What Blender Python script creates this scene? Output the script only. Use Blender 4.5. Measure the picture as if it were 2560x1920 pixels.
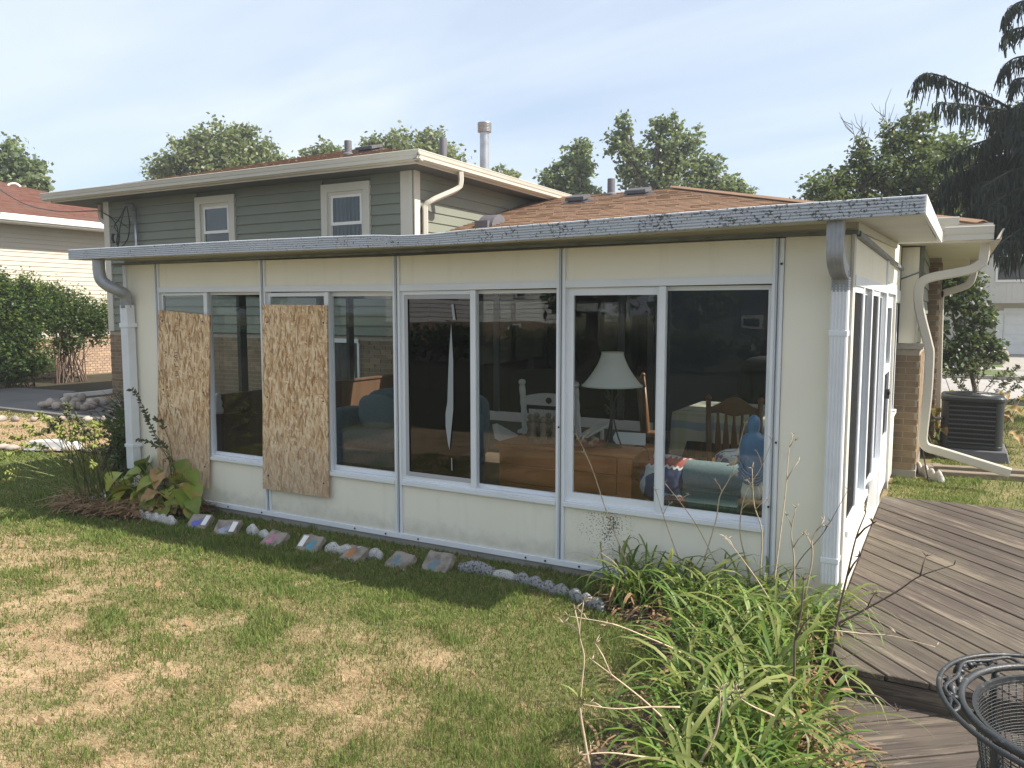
import bpy, math, random
import numpy as np
from mathutils import Vector, Matrix, Euler, Quaternion
R = math.radians
for o in list(bpy.data.objects): bpy.data.objects.remove(o)
SC = bpy.context.scene
COL = SC.collection
rnd = random.Random(7)

# ------------------------------------------------------------------ camera
cam_d = bpy.data.cameras.new('camera'); cam = bpy.data.objects.new('camera', cam_d); COL.objects.link(cam)
SC.camera = cam
cam_d.sensor_fit = 'HORIZONTAL'; cam_d.sensor_width = 36; cam_d.lens = 27.902
cam_d.clip_start = 0.05; cam_d.clip_end = 2000
_f = Vector((-0.48186, 0.87131, -0.09293)); _r = Vector((0.87507, 0.48400, 0.00063)); _u = Vector((-0.04553, 0.08102, 0.99567))
CAMP = Vector((0.4849, -4.7108, 1.76))
cam.matrix_world = Matrix(((_r.x, _u.x, -_f.x, CAMP.x), (_r.y, _u.y, -_f.y, CAMP.y), (_r.z, _u.z, -_f.z, CAMP.z), (0, 0, 0, 1)))

# ------------------------------------------------------------------ sky, sun, exposure
SUN = Vector((1.0, 0.23, 1.02)).normalized()
world = bpy.data.worlds.new('World'); SC.world = world; world.use_nodes = True
wn = world.node_tree; wn.nodes.clear()
def wnode(t, **k):
    n = wn.nodes.new(t)
    for a, b in k.items(): setattr(n, a, b)
    return n
wout = wnode('ShaderNodeOutputWorld'); wbg = wnode('ShaderNodeBackground'); wsky = wnode('ShaderNodeTexSky')
wsky.sky_type = 'NISHITA'; wsky.sun_disc = False
wsky.sun_elevation = math.asin(SUN.z); wsky.sun_rotation = math.atan2(SUN.x, SUN.y)
wsky.air_density = 1.0; wsky.dust_density = 2.2; wsky.ozone_density = 1.5; wsky.altitude = 100
SKY_STRENGTH = 0.064
wbg.inputs['Strength'].default_value = SKY_STRENGTH
# thin high cloud: a wispy noise layer on the sky direction
tc = wnode('ShaderNodeTexCoord'); sep = wnode('ShaderNodeSeparateXYZ'); wn.links.new(tc.outputs['Generated'], sep.inputs[0])
zc = wnode('ShaderNodeMath', operation='MAXIMUM'); wn.links.new(sep.outputs['Z'], zc.inputs[0]); zc.inputs[1].default_value = 0.0
za = wnode('ShaderNodeMath', operation='ADD'); wn.links.new(zc.outputs[0], za.inputs[0]); za.inputs[1].default_value = 0.22
dx = wnode('ShaderNodeMath', operation='DIVIDE'); wn.links.new(sep.outputs['X'], dx.inputs[0]); wn.links.new(za.outputs[0], dx.inputs[1])
dy = wnode('ShaderNodeMath', operation='DIVIDE'); wn.links.new(sep.outputs['Y'], dy.inputs[0]); wn.links.new(za.outputs[0], dy.inputs[1])
cmb = wnode('ShaderNodeCombineXYZ'); wn.links.new(dx.outputs[0], cmb.inputs[0]); wn.links.new(dy.outputs[0], cmb.inputs[1])
mp = wnode('ShaderNodeMapping'); mp.inputs['Rotation'].default_value = (0, 0, R(32)); mp.inputs['Scale'].default_value = (0.55, 1.25, 1)
wn.links.new(cmb.outputs[0], mp.inputs[0])
nz = wnode('ShaderNodeTexNoise'); nz.inputs['Scale'].default_value = 1.15; nz.inputs['Detail'].default_value = 6; nz.inputs['Roughness'].default_value = 0.52
nz.inputs['Distortion'].default_value = 0.35
wn.links.new(mp.outputs[0], nz.inputs['Vector'])
cr = wnode('ShaderNodeMapRange'); cr.inputs['From Min'].default_value = 0.36; cr.inputs['From Max'].default_value = 0.68
cr.inputs['To Min'].default_value = 0.34; cr.inputs['To Max'].default_value = 0.92
wn.links.new(nz.outputs['Fac'], cr.inputs['Value'])
mx = wnode('ShaderNodeMix', data_type='RGBA'); wn.links.new(cr.outputs[0], mx.inputs['Factor'])
wn.links.new(wsky.outputs[0], mx.inputs['A']); mx.inputs['B'].default_value = (4.5, 4.95, 5.5, 1)
wn.links.new(mx.outputs['Result'], wbg.inputs['Color']); wn.links.new(wbg.outputs[0], wout.inputs[0])

sun_d = bpy.data.lights.new('sun', 'SUN'); sun = bpy.data.objects.new('sun', sun_d); COL.objects.link(sun)
sun_d.energy = 2.65; sun_d.angle = R(0.6); sun_d.color = (1.0, 0.93, 0.82)
sun.rotation_euler = (-SUN).to_track_quat('-Z', 'Y').to_euler(); sun.location = (20, 3, 20)

SC.view_settings.view_transform = 'Standard'; SC.view_settings.look = 'None'
SC.view_settings.exposure = 1.70; SC.view_settings.gamma = 1.0; SC.view_settings.use_curve_mapping = False
SC.render.engine = 'CYCLES'
cy = SC.cycles
cy.max_bounces = 8; cy.diffuse_bounces = 4; cy.glossy_bounces = 4; cy.transmission_bounces = 6; cy.transparent_max_bounces = 24
cy.use_denoising = True; cy.sample_clamp_indirect = 6.0; cy.caustics_reflective = False; cy.caustics_refractive = False

# ------------------------------------------------------------------ helpers
class MB:
    """collects shapes, then links them as ONE mesh object"""
    def __init__(s): s.v = []; s.f = []; s.cols = None
    def add(s, vs, fs):
        n = len(s.v); s.v += [tuple(p) for p in vs]; s.f += [tuple(i + n for i in q) for q in fs]; return s
    def box(s, x0, x1, y0, y1, z0, z1):
        return s.add([(x0,y0,z0),(x1,y0,z0),(x1,y1,z0),(x0,y1,z0),(x0,y0,z1),(x1,y0,z1),(x1,y1,z1),(x0,y1,z1)],
                     [(0,3,2,1),(4,5,6,7),(0,1,5,4),(1,2,6,5),(2,3,7,6),(3,0,4,7)])
    def hexa(s, p):
        return s.add(p, [(0,3,2,1),(4,5,6,7),(0,1,5,4),(1,2,6,5),(2,3,7,6),(3,0,4,7)])
    def quad(s, a, b, c, d): return s.add([a, b, c, d], [(0,1,2,3)])
    def tube(s, path, r, n=8, cap=True):
        P = [Vector(p) for p in path]; m = len(P)
        rs = r if isinstance(r, (list, tuple)) else [r] * m
        vs = []; up = None
        for i, p in enumerate(P):
            t = (P[min(i+1, m-1)] - P[max(i-1, 0)])
            t = t.normalized() if t.length > 1e-9 else Vector((0,0,1))
            if up is None: up = Vector((0,0,1)) if abs(t.z) < 0.9 else Vector((1,0,0))
            a = t.cross(up); a = a.normalized() if a.length > 1e-6 else t.orthogonal().normalized()
            b = a.cross(t).normalized(); up = b
            for k in range(n):
                an = 2*math.pi*k/n
                vs.append(p + a*math.cos(an)*rs[i] + b*math.sin(an)*rs[i])
        fs = [(i*n+k, i*n+(k+1)%n, (i+1)*n+(k+1)%n, (i+1)*n+k) for i in range(m-1) for k in range(n)]
        if cap: fs += [tuple(range(n-1, -1, -1)), tuple((m-1)*n+k for k in range(n))]
        return s.add(vs, fs)
    def sweep(s, path, prof, upv=(0,0,1), scale=None, cap=True):
        """profile points (a,b) swept along a path; a = sideways, b = upv-ish"""
        P = [Vector(p) for p in path]; m = len(P); n = len(prof); vs = []
        for i, p in enumerate(P):
            t = (P[min(i+1, m-1)] - P[max(i-1, 0)]).normalized()
            a = t.cross(Vector(upv)); a = a.normalized() if a.length > 1e-6 else Vector((1,0,0))
            b = a.cross(t).normalized(); k = scale[i] if scale else 1
            for (q, w) in prof: vs.append(p + a*q*k + b*w*k)
        fs = [(i*n+k, i*n+(k+1)%n, (i+1)*n+(k+1)%n, (i+1)*n+k) for i in range(m-1) for k in range(n)]
        if cap: fs += [tuple(range(n-1,-1,-1)), tuple((m-1)*n+k for k in range(n))]
        return s.add(vs, fs)
    def lathe(s, prof, c=(0,0,0), n=16, flut=None):
        vs = []; m = len(prof)
        for (r, z) in prof:
            for k in range(n):
                an = 2*math.pi*k/n; rr = r*(1 + (flut[1]*math.cos(flut[0]*an) if flut else 0))
                vs.append((c[0]+rr*math.cos(an), c[1]+rr*math.sin(an), c[2]+z))
        fs = [(i*n+k, i*n+(k+1)%n, (i+1)*n+(k+1)%n, (i+1)*n+k) for i in range(m-1) for k in range(n)]
        fs += [tuple(range(n-1,-1,-1)), tuple((m-1)*n+k for k in range(n))]
        return s.add(vs, fs)
    def prism(s, poly, vec):
        n = len(poly); v = Vector(vec)
        vs = [Vector(p) for p in poly] + [Vector(p)+v for p in poly]
        return s.add(vs, [tuple(range(n-1,-1,-1)), tuple(range(n, 2*n))] + [(k,(k+1)%n,n+(k+1)%n,n+k) for k in range(n)])
    def build(s, name, mat=None, parent=None, loc=None, smooth=False, bevel=0, local=False, kind=None, label=None):
        me = bpy.data.meshes.new(name); L = Vector(loc) if loc is not None else Vector((0,0,0))
        me.from_pydata([(p[0]-L.x, p[1]-L.y, p[2]-L.z) for p in s.v], [], s.f)
        if smooth: me.polygons.foreach_set('use_smooth', [True]*len(me.polygons))
        me.update()
        o = bpy.data.objects.new(name, me); COL.objects.link(o); o.location = L
        if mat: me.materials.append(mat)
        put(o, parent, local)
        if bevel:
            b = o.modifiers.new('bevel', 'BEVEL'); b.width = bevel; b.segments = 1; b.limit_method = 'ANGLE'; b.angle_limit = R(40)
        if kind: o['kind'] = kind
        if label: o['label'] = label
        return o
def world_loc(o):
    v = Vector(o.location)
    while o.parent: o = o.parent; v += Vector(o.location)
    return v
def put(o, parent, local=False):
    if parent is not None:
        o.parent = parent
        if not local: o.matrix_parent_inverse = Matrix.Translation(-tree_loc(parent))
def tree_loc(p):
    # world location of a translation-only ancestor chain
    v = Vector(p.location)
    if p.parent is not None: v = v + p.matrix_parent_inverse.translation + tree_loc(p.parent)
    return v
def thing(name, label, cat, loc=(0,0,0), group=None, rz=0):
    o = bpy.data.objects.new(name, None); COL.objects.link(o); o.location = loc; o.rotation_euler = (0,0,rz)
    o.empty_display_size = 0.2
    return tag(o, label, cat, group)
def tag(o, label=None, cat=None, group=None, kind=None):
    if label: o['label'] = label
    if cat: o['category'] = cat
    if group: o['group'] = group
    if kind: o['kind'] = kind
    return o
def struct(o): o['kind'] = 'structure'; return o
def inst(src_mesh, name, parent, mw, mat=None):
    """a piece that shares mesh data; mw is its matrix in world space"""
    o = bpy.data.objects.new(name, src_mesh); COL.objects.link(o)
    o.parent = parent; o.matrix_parent_inverse = Matrix.Translation(-tree_loc(parent)); o.matrix_basis = mw
    return o
def box(name, x0, x1, y0, y1, z0, z1, mat, parent=None, bevel=0, **k):
    c = ((x0+x1)/2, (y0+y1)/2, (z0+z1)/2)
    return MB().box(x0,x1,y0,y1,z0,z1).build(name, mat, parent, loc=c, bevel=bevel, **k)
def bez(pts, n=24):
    """Catmull-Rom through points"""
    P = [Vector(p) for p in pts]; P = [2*P[0]-P[1]] + P + [2*P[-1]-P[-2]]; out = []
    segs = len(P)-3; per = max(2, n//segs)
    for i in range(segs):
        a,b,c,d = P[i:i+4]
        for k in range(per):
            t = k/per
            out.append(0.5*((2*b)+(c-a)*t+(2*a-5*b+4*c-d)*t*t+(3*b-a-3*c+d)*t**3))
    out.append(P[-2]); return out
_perm = np.random.RandomState(5).permutation(512)
def vnoise(x, y):
    """value noise on arrays"""
    x = np.asarray(x, float); y = np.asarray(y, float)
    xi = np.floor(x).astype(int); yi = np.floor(y).astype(int); fx = x-xi; fy = y-yi
    fx = fx*fx*(3-2*fx); fy = fy*fy*(3-2*fy)
    h = lambda a, b: _perm[(_perm[a & 511] + b) & 511] / 511.0
    return (h(xi,yi)*(1-fx)+h(xi+1,yi)*fx)*(1-fy) + (h(xi,yi+1)*(1-fx)+h(xi+1,yi+1)*fx)*fy
def fbm(x, y, o=4):
    s = 0; a = 0.5; t = 0
    for i in range(o): s = s + a*vnoise(x*2**i+17*i, y*2**i+31*i); t += a; a *= 0.55
    return s/t

# ------------------------------------------------------------------ materials
def nodes_of(name):
    m = bpy.data.materials.new(name); m.use_nodes = True; nt = m.node_tree
    return m, nt, nt.nodes['Principled BSDF']
def nn(nt, t, **k):
    n = nt.nodes.new(t)
    for a, b in k.items():
        if a in n.inputs if isinstance(a, str) and a[0].isupper() else False: n.inputs[a].default_value = b
        else: setattr(n, a, b)
    return n
def vec(nt, coord='Object', scale=(1,1,1), rot=(0,0,0), randomize=False):
    if coord == 'World': src = nn(nt, 'ShaderNodeNewGeometry').outputs['Position']
    else: src = nn(nt, 'ShaderNodeTexCoord').outputs[coord]
    mp = nn(nt, 'ShaderNodeMapping'); mp.inputs['Scale'].default_value = scale; mp.inputs['Rotation'].default_value = rot
    nt.links.new(src, mp.inputs['Vector'])
    if randomize:
        oi = nn(nt, 'ShaderNodeObjectInfo'); mu = nn(nt, 'ShaderNodeMath', operation='MULTIPLY'); mu.inputs[1].default_value = 37.0
        nt.links.new(oi.outputs['Random'], mu.inputs[0]); nt.links.new(mu.outputs[0], mp.inputs['Location'])
    return mp.outputs[0]
def noise(nt, v, scale, detail=4, rough=0.55, dist=0):
    n = nn(nt, 'ShaderNodeTexNoise'); n.inputs['Scale'].default_value = scale; n.inputs['Detail'].default_value = detail
    n.inputs['Roughness'].default_value = rough; n.inputs['Distortion'].default_value = dist
    nt.links.new(v, n.inputs['Vector']); return n.outputs['Fac']
def ramp(nt, v, lo, hi, a=0.0, b=1.0):
    n = nn(nt, 'ShaderNodeMapRange'); n.interpolation_type = 'SMOOTHSTEP'
    n.inputs['From Min'].default_value = lo; n.inputs['From Max'].default_value = hi
    n.inputs['To Min'].default_value = a; n.inputs['To Max'].default_value = b
    nt.links.new(v, n.inputs['Value']); return n.outputs[0]
def mixc(nt, fac, a, b, blend='MIX'):
    n = nn(nt, 'ShaderNodeMix', data_type='RGBA'); n.blend_type = blend
    if isinstance(fac, (int, float)): n.inputs['Factor'].default_value = fac
    else: nt.links.new(fac, n.inputs['Factor'])
    for s, key in ((a, 'A'), (b, 'B')):
        if isinstance(s, tuple): n.inputs[key].default_value = (*s[:3], 1)
        else: nt.links.new(s, n.inputs[key])
    return n.outputs['Result']
def mathn(nt, op, a, b=None):
    n = nn(nt, 'ShaderNodeMath', operation=op)
    for i, s in enumerate((a, b)):
        if s is None: continue
        if isinstance(s, (int, float)): n.inputs[i].default_value = s
        else: nt.links.new(s, n.inputs[i])
    return n.outputs[0]
def bump(nt, bs, h, strength=0.3, dist=0.01):
    b = nn(nt, 'ShaderNodeBump'); b.inputs['Strength'].default_value = strength; b.inputs['Distance'].default_value = dist
    nt.links.new(h, b.inputs['Height']); nt.links.new(b.outputs[0], bs.inputs['Normal'])
def rand_val(nt, col, amt, island=False):
    if island: r = nn(nt, 'ShaderNodeNewGeometry').outputs['Random Per Island']
    else: r = nn(nt, 'ShaderNodeObjectInfo').outputs['Random']
    h = nn(nt, 'ShaderNodeHueSaturation'); nt.links.new(col, h.inputs['Color']) if not isinstance(col, tuple) else None
    if isinstance(col, tuple): h.inputs['Color'].default_value = (*col, 1)
    nt.links.new(ramp_lin(nt, r, 1-amt, 1+amt), h.inputs['Value']); return h.outputs[0]
def ramp_lin(nt, v, a, b):
    n = nn(nt, 'ShaderNodeMapRange'); n.inputs['To Min'].default_value = a; n.inputs['To Max'].default_value = b
    nt.links.new(v, n.inputs['Value']); return n.outputs[0]
def simple(name, col, rough=0.6, layers=(), rand=0, island=False, bmp=None, metal=0, spec=0.4, coord='World', scale=(1,1,1), randomize=False):
    """layers: (noise scale, detail, colour, lo, hi, strength)"""
    m, nt, bs = nodes_of(name); c = tuple(col)
    v = vec(nt, coord, scale, randomize=randomize)
    for (sc, det, c2, lo, hi, st) in layers:
        c = mixc(nt, ramp(nt, noise(nt, v, sc, det), lo, hi, 0, st), c, c2)
    if rand: c = rand_val(nt, c, rand, island)
    if isinstance(c, tuple): bs.inputs['Base Color'].default_value = (*c, 1)
    else: nt.links.new(c, bs.inputs['Base Color'])
    bs.inputs['Roughness'].default_value = rough; bs.inputs['Metallic'].default_value = metal
    bs.inputs['Specular IOR Level'].default_value = spec
    if bmp: bump(nt, bs, noise(nt, v, bmp[0], 5), bmp[1], bmp[2])
    return m
def leafmat(name, a, b, rough=0.5, trans=0.35, rand=0.35, island=True, tip=None):
    """leaf: diffuse + translucent + a little sheen; colour varies from leaf to leaf"""
    m, nt, bs = nodes_of(name)
    r = nn(nt, 'ShaderNodeNewGeometry').outputs['Random Per Island'] if island else nn(nt, 'ShaderNodeObjectInfo').outputs['Random']
    c = mixc(nt, r, a, b)
    if tip:
        f = ramp(nt, noise(nt, vec(nt, 'World'), tip[1], 3), tip[2], tip[3]); c = mixc(nt, f, c, tip[0])
    c = rand_val(nt, c, rand, island)
    nt.links.new(c, bs.inputs['Base Color']); bs.inputs['Roughness'].default_value = rough; bs.inputs['Specular IOR Level'].default_value = 0.35
    tr = nn(nt, 'ShaderNodeBsdfTranslucent'); nt.links.new(mixc(nt, 0.3, c, (0.5, 0.6, 0.1)), tr.inputs['Color'])
    ms = nn(nt, 'ShaderNodeMixShader'); ms.inputs[0].default_value = trans
    nt.links.new(bs.outputs[0], ms.inputs[1]); nt.links.new(tr.outputs[0], ms.inputs[2])
    nt.links.new(ms.outputs[0], nt.nodes['Material Output'].inputs['Surface'])
    return m
def glassmat(name, tint=(0.93,0.96,0.95), refl=1.0, rough=0.0, wav=0.02):
    m, nt, bs = nodes_of(name); nt.nodes.remove(bs)
    t = nn(nt, 'ShaderNodeBsdfTransparent'); t.inputs[0].default_value = (*tint, 1)
    g = nn(nt, 'ShaderNodeBsdfGlossy'); g.inputs['Roughness'].default_value = rough; g.inputs['Color'].default_value = (1,1,1,1)
    fr = nn(nt, 'ShaderNodeFresnel'); bf = nn(nt, 'ShaderNodeNewGeometry').outputs['Backfacing']
    nt.links.new(mathn(nt, 'ADD', mathn(nt, 'MULTIPLY', bf, 1/1.5-1.5), 1.5), fr.inputs['IOR'])   # the same glass-to-air reflectance from either face
    if wav:
        b = nn(nt, 'ShaderNodeBump'); b.inputs['Strength'].default_value = wav; b.inputs['Distance'].default_value = 0.05
        nt.links.new(noise(nt, vec(nt, 'World'), 2.2, 1), b.inputs['Height']); nt.links.new(b.outputs[0], g.inputs['Normal'])
    f2 = mathn(nt, 'MULTIPLY', fr.outputs[0], refl)
    ms = nn(nt, 'ShaderNodeMixShader'); nt.links.new(f2, ms.inputs[0]); nt.links.new(t.outputs[0], ms.inputs[1]); nt.links.new(g.outputs[0], ms.inputs[2])
    nt.links.new(ms.outputs[0], nt.nodes['Material Output'].inputs['Surface']); return m

# cream painted panel, with faint grime and a patch of mildew specks low on the wall beside the lilies
def panel_mat():
    m, nt, bs = nodes_of('cream_panel'); v = vec(nt, 'World')
    c = mixc(nt, ramp(nt, noise(nt, v, 1.7, 5), 0.35, 0.75, 0, 0.55), (0.84,0.805,0.685), (0.79,0.75,0.625))
    st = vec(nt, 'World', (7, 7, 0.5))
    c = mixc(nt, ramp(nt, noise(nt, st, 1.0, 5, 0.65), 0.52, 0.80, 0, 0.28), c, (0.50,0.47,0.37)); c = mixc(nt, ramp(nt, noise(nt, v, 4.5, 6, 0.7), 0.58, 0.74, 0, 0.20), c, (0.52,0.50,0.41))
    d = nn(nt, 'ShaderNodeVectorMath', operation='DISTANCE'); d.inputs[1].default_value = (-1.42, 0.0, 0.36)
    nt.links.new(nn(nt, 'ShaderNodeNewGeometry').outputs['Position'], d.inputs[0])
    near = ramp(nt, d.outputs['Value'], 0.0, 0.42, 1, 0)
    sp = noise(nt, v, 85, 3, 0.7); cl = noise(nt, v, 9, 2)
    fac = ramp(nt, mathn(nt, 'ADD', sp, mathn(nt, 'MULTIPLY', mathn(nt, 'MULTIPLY', near, cl), 0.34)), 0.70, 0.74)
    c = mixc(nt, mathn(nt, 'MULTIPLY', fac, near), c, (0.03,0.035,0.03))
    fl = ramp(nt, noise(nt, v, 120, 2, 0.7), 0.74, 0.78, 0, 0.5)
    c = mixc(nt, fl, c, (0.15,0.14,0.12))
    # splash dirt just above the bottom rail
    sz = nn(nt, 'ShaderNodeSeparateXYZ'); nt.links.new(nn(nt, 'ShaderNodeNewGeometry').outputs['Position'], sz.inputs[0])
    lo = ramp(nt, mathn(nt, 'ADD', sz.outputs['Z'], mathn(nt, 'MULTIPLY', noise(nt, v, 9, 5, 0.65), -0.22)), -0.03, 0.13, 0.42, 0)
    c = mixc(nt, lo, c, (0.33,0.31,0.25))
    nt.links.new(c, bs.inputs['Base Color']); bs.inputs['Roughness'].default_value = 0.62; bs.inputs['Specular IOR Level'].default_value = 0.3
    bump(nt, bs, noise(nt, v, 160, 2), 0.06, 0.004); return m
def fascia_mat():
    m, nt, bs = nodes_of('mildewed_aluminium'); v = vec(nt, 'World')
    sx = nn(nt, 'ShaderNodeSeparateXYZ'); nt.links.new(nn(nt, 'ShaderNodeNewGeometry').outputs['Position'], sx.inputs[0])
    more = ramp(nt, sx.outputs['X'], -5.0, 0.3, 0.075, 0.15)
    a = noise(nt, v, 62, 5, 0.66); cl = noise(nt, v, 7.5, 3)
    s = mathn(nt, 'ADD', mathn(nt, 'ADD', a, mathn(nt, 'MULTIPLY', cl, 0.30)), more)
    fac = ramp(nt, s, 0.848, 0.878, 0, 0.92)
    c = mixc(nt, ramp(nt, noise(nt, v, 3.0, 4), 0.3, 0.8, 0, 0.5), (0.50,0.53,0.57), (0.40,0.43,0.47))
    c = mixc(nt, fac, c, (0.075,0.068,0.066))
    nt.links.new(c, bs.inputs['Base Color']); bs.inputs['Roughness'].default_value = 0.45; bs.inputs['Metallic'].default_value = 0.0
    return m
def osb_mat():
    m, nt, bs = nodes_of('strand_board')
    c = None; hts = None
    for i, (sx, sz, rot, off) in enumerate(((30,8,0.15,0),(44,12,-0.45,3),(64,11,0.65,7),(40,14,-0.85,11),(80,16,0.05,19),(55,22,1.25,23),(90,20,-0.2,31),(48,9,0.3,37),(70,24,-1.2,41),(100,18,0.1,43))):
        v = vec(nt, 'World', (1/sx, 1.0, 1/sz), (0, rot, 0)); v.node.vector_type = 'TEXTURE'
        dn = noise(nt, vec(nt, 'World', (1,1,1)), 8, 2)
        vo = nn(nt, 'ShaderNodeTexVoronoi'); vo.voronoi_dimensions = '3D'; vo.inputs['Scale'].default_value = 1.0
        mpn = nn(nt, 'ShaderNodeMapping'); mpn.inputs['Location'].default_value = (off, off, off); mpn.vector_type = 'POINT'
        nt.links.new(v, mpn.inputs['Vector']); nt.links.new(mpn.outputs[0], vo.inputs['Vector'])
        sc = nn(nt, 'ShaderNodeSeparateColor'); nt.links.new(vo.outputs['Color'], sc.inputs[0])
        cr = nn(nt, 'ShaderNodeValToRGB'); e = cr.color_ramp.elements
        e[0].position = 0; e[0].color = (0.30,0.155,0.07,1); e[1].position = 1; e[1].color = (0.86,0.70,0.48,1)
        for p, q in ((0.12,(0.52,0.32,0.16,1)),(0.5,(0.64,0.44,0.25,1)),(0.8,(0.72,0.53,0.32,1))):
            k = cr.color_ramp.elements.new(p); k.color = q
        nt.links.new(sc.outputs[0], cr.inputs[0])
        if c is None: c = cr.outputs[0]; hts = sc.outputs[1]
        else:
            mk = ramp(nt, sc.outputs[1], 0.70, 0.71)
            c = mixc(nt, mk, c, cr.outputs[0]); hts = mathn(nt, 'ADD', hts, mathn(nt, 'MULTIPLY', mk, sc.outputs[2]))
    for rot, off in ((0.3,61),(-0.4,67),(0.0,71)):
        v = vec(nt, 'World', (1/70, 1.0, 1/13), (0, rot, 0)); v.node.vector_type = 'TEXTURE'; vo = nn(nt, 'ShaderNodeTexVoronoi'); vo.inputs['Scale'].default_value = 1.0
        mpn = nn(nt, 'ShaderNodeMapping'); mpn.inputs['Location'].default_value = (off, off, off); nt.links.new(v, mpn.inputs['Vector']); nt.links.new(mpn.outputs[0], vo.inputs['Vector'])
        sc = nn(nt, 'ShaderNodeSeparateColor'); nt.links.new(vo.outputs['Color'], sc.inputs[0])
        c = mixc(nt, ramp(nt, sc.outputs[1], 0.93, 0.94, 0, 0.6), c, (0.27,0.14,0.065)); c = mixc(nt, ramp(nt, sc.outputs[0], 0.92, 0.93, 0, 0.55), c, (0.86,0.72,0.51))
    g = noise(nt, vec(nt, 'World', (160,1,26)), 1.0, 3)
    c = mixc(nt, ramp(nt, g, 0.55, 0.8, 0, 0.35), c, (0.26,0.15,0.08))
    sz = nn(nt, 'ShaderNodeSeparateXYZ'); nt.links.new(nn(nt, 'ShaderNodeNewGeometry').outputs['Position'], sz.inputs[0])
    lo = ramp(nt, mathn(nt, 'ADD', sz.outputs['Z'], mathn(nt, 'MULTIPLY', noise(nt, vec(nt, 'World'), 6, 4), -0.5)), 0.0, 0.75, 0.55, 0)
    c = mixc(nt, lo, c, (0.42,0.33,0.25))
    sm = ramp(nt, noise(nt, vec(nt, 'World', (3,1,1.2)), 2.0, 3), 0.68, 0.8, 0, 0.4); c = mixc(nt, sm, c, (0.24,0.19,0.15))
    nt.links.new(c, bs.inputs['Base Color']); bs.inputs['Roughness'].default_value = 0.75; bs.inputs['Specular IOR Level'].default_value = 0.25
    bump(nt, bs, hts, 0.25, 0.004); return m
def deck_mat():
    m, nt, bs = nodes_of('weathered_deck')
    v = vec(nt, 'Object', (1.6, 34, 34), randomize=True); v2 = vec(nt, 'Object', (0.9, 9, 9), randomize=True); v3 = vec(nt, 'Object', (5, 60, 60), randomize=True)
    c = mixc(nt, ramp(nt, noise(nt, v, 1.0, 5, 0.6), 0.3, 0.72), (0.062,0.050,0.042), (0.110,0.088,0.072))
    c = mixc(nt, ramp(nt, noise(nt, v2, 1.0, 6, 0.65), 0.56, 0.66, 0, 0.8), c, (0.20,0.165,0.125))
    c = mixc(nt, ramp(nt, noise(nt, v3, 1.0, 4, 0.7), 0.60, 0.70, 0, 0.8), c, (0.028,0.022,0.021))
    c = mixc(nt, ramp(nt, noise(nt, vec(nt, 'World'), 1.1, 3), 0.45, 0.7, 0, 0.35), c, (0.16,0.145,0.10))
    v4 = vec(nt, 'Object', (2.2, 95, 95), randomize=True); c = mixc(nt, ramp(nt, noise(nt, v4, 1.0, 5, 0.7), 0.5, 0.66, 0, 0.75), c, (0.042,0.033,0.030)); v5 = vec(nt, 'Object', (3.0, 50, 50), randomize=True); c = mixc(nt, ramp(nt, noise(nt, v5, 1.3, 6, 0.72), 0.60, 0.68, 0, 0.8), c, (0.26,0.225,0.18))
    c = rand_val(nt, c, 0.16)
    nt.links.new(c, bs.inputs['Base Color']); bs.inputs['Roughness'].default_value = 0.8; bs.inputs['Specular IOR Level'].default_value = 0.25
    bump(nt, bs, noise(nt, v, 1.0, 5, 0.6), 0.5, 0.004); return m
def attr_mat(name, rough=0.85, trans=0.0, nz=None, spec=0.2):
    m, nt, bs = nodes_of(name); a = nn(nt, 'ShaderNodeAttribute'); a.attribute_name = 'Col'; c = a.outputs['Color']
    if nz:
        c = mixc(nt, ramp(nt, noise(nt, vec(nt,'World'), nz[0], 6, 0.7), 0.3, 0.7, 0, nz[1]), c, nz[2])
    nt.links.new(c, bs.inputs['Base Color']); bs.inputs['Roughness'].default_value = rough; bs.inputs['Specular IOR Level'].default_value = spec
    if trans:
        tr = nn(nt, 'ShaderNodeBsdfTranslucent'); nt.links.new(c, tr.inputs['Color']); ms = nn(nt, 'ShaderNodeMixShader'); ms.inputs[0].default_value = trans
        nt.links.new(bs.outputs[0], ms.inputs[1]); nt.links.new(tr.outputs[0], ms.inputs[2]); nt.links.new(ms.outputs[0], nt.nodes['Material Output'].inputs['Surface'])
    return m
M = {}
M['panel'] = panel_mat(); M['fascia'] = fascia_mat(); M['osb'] = osb_mat(); M['deck'] = deck_mat()
M['alu'] = simple('white_aluminium', (0.74,0.765,0.795), 0.42, [(2.5,4,(0.66,0.69,0.72),0.4,0.75,0.6),(55,3,(0.25,0.25,0.25),0.7,0.76,0.5)])
M['alu_grey'] = simple('grey_channel', (0.20,0.22,0.23), 0.5, [(6,4,(0.10,0.11,0.11),0.4,0.7,0.7)])
M['soffit'] = simple('painted_soffit', (0.60,0.59,0.53), 0.6, [(2.0,4,(0.50,0.48,0.41),0.4,0.75,0.6)])
M['spout_grey'] = simple('dull_aluminium_spout', (0.36,0.375,0.40), 0.42, [(8,4,(0.22,0.23,0.25),0.4,0.75,0.7)], metal=0.25)
M['spout_white'] = simple('white_spout', (0.70,0.72,0.75), 0.4, [(4,4,(0.55,0.57,0.58),0.45,0.8,0.6)])
M['cream_metal'] = simple('cream_gutter', (0.50,0.475,0.415), 0.45, [(3,4,(0.43,0.405,0.345),0.4,0.8,0.5)])
M['trim'] = simple('cream_trim', (0.55,0.53,0.47), 0.55, [(3,3,(0.48,0.46,0.40),0.4,0.8,0.5)])
M['siding'] = simple('sage_siding', (0.190,0.205,0.166), 0.62, [(2,4,(0.165,0.18,0.148),0.4,0.75,0.6)], rand=0.05, bmp=(70,0.05,0.003))
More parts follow.
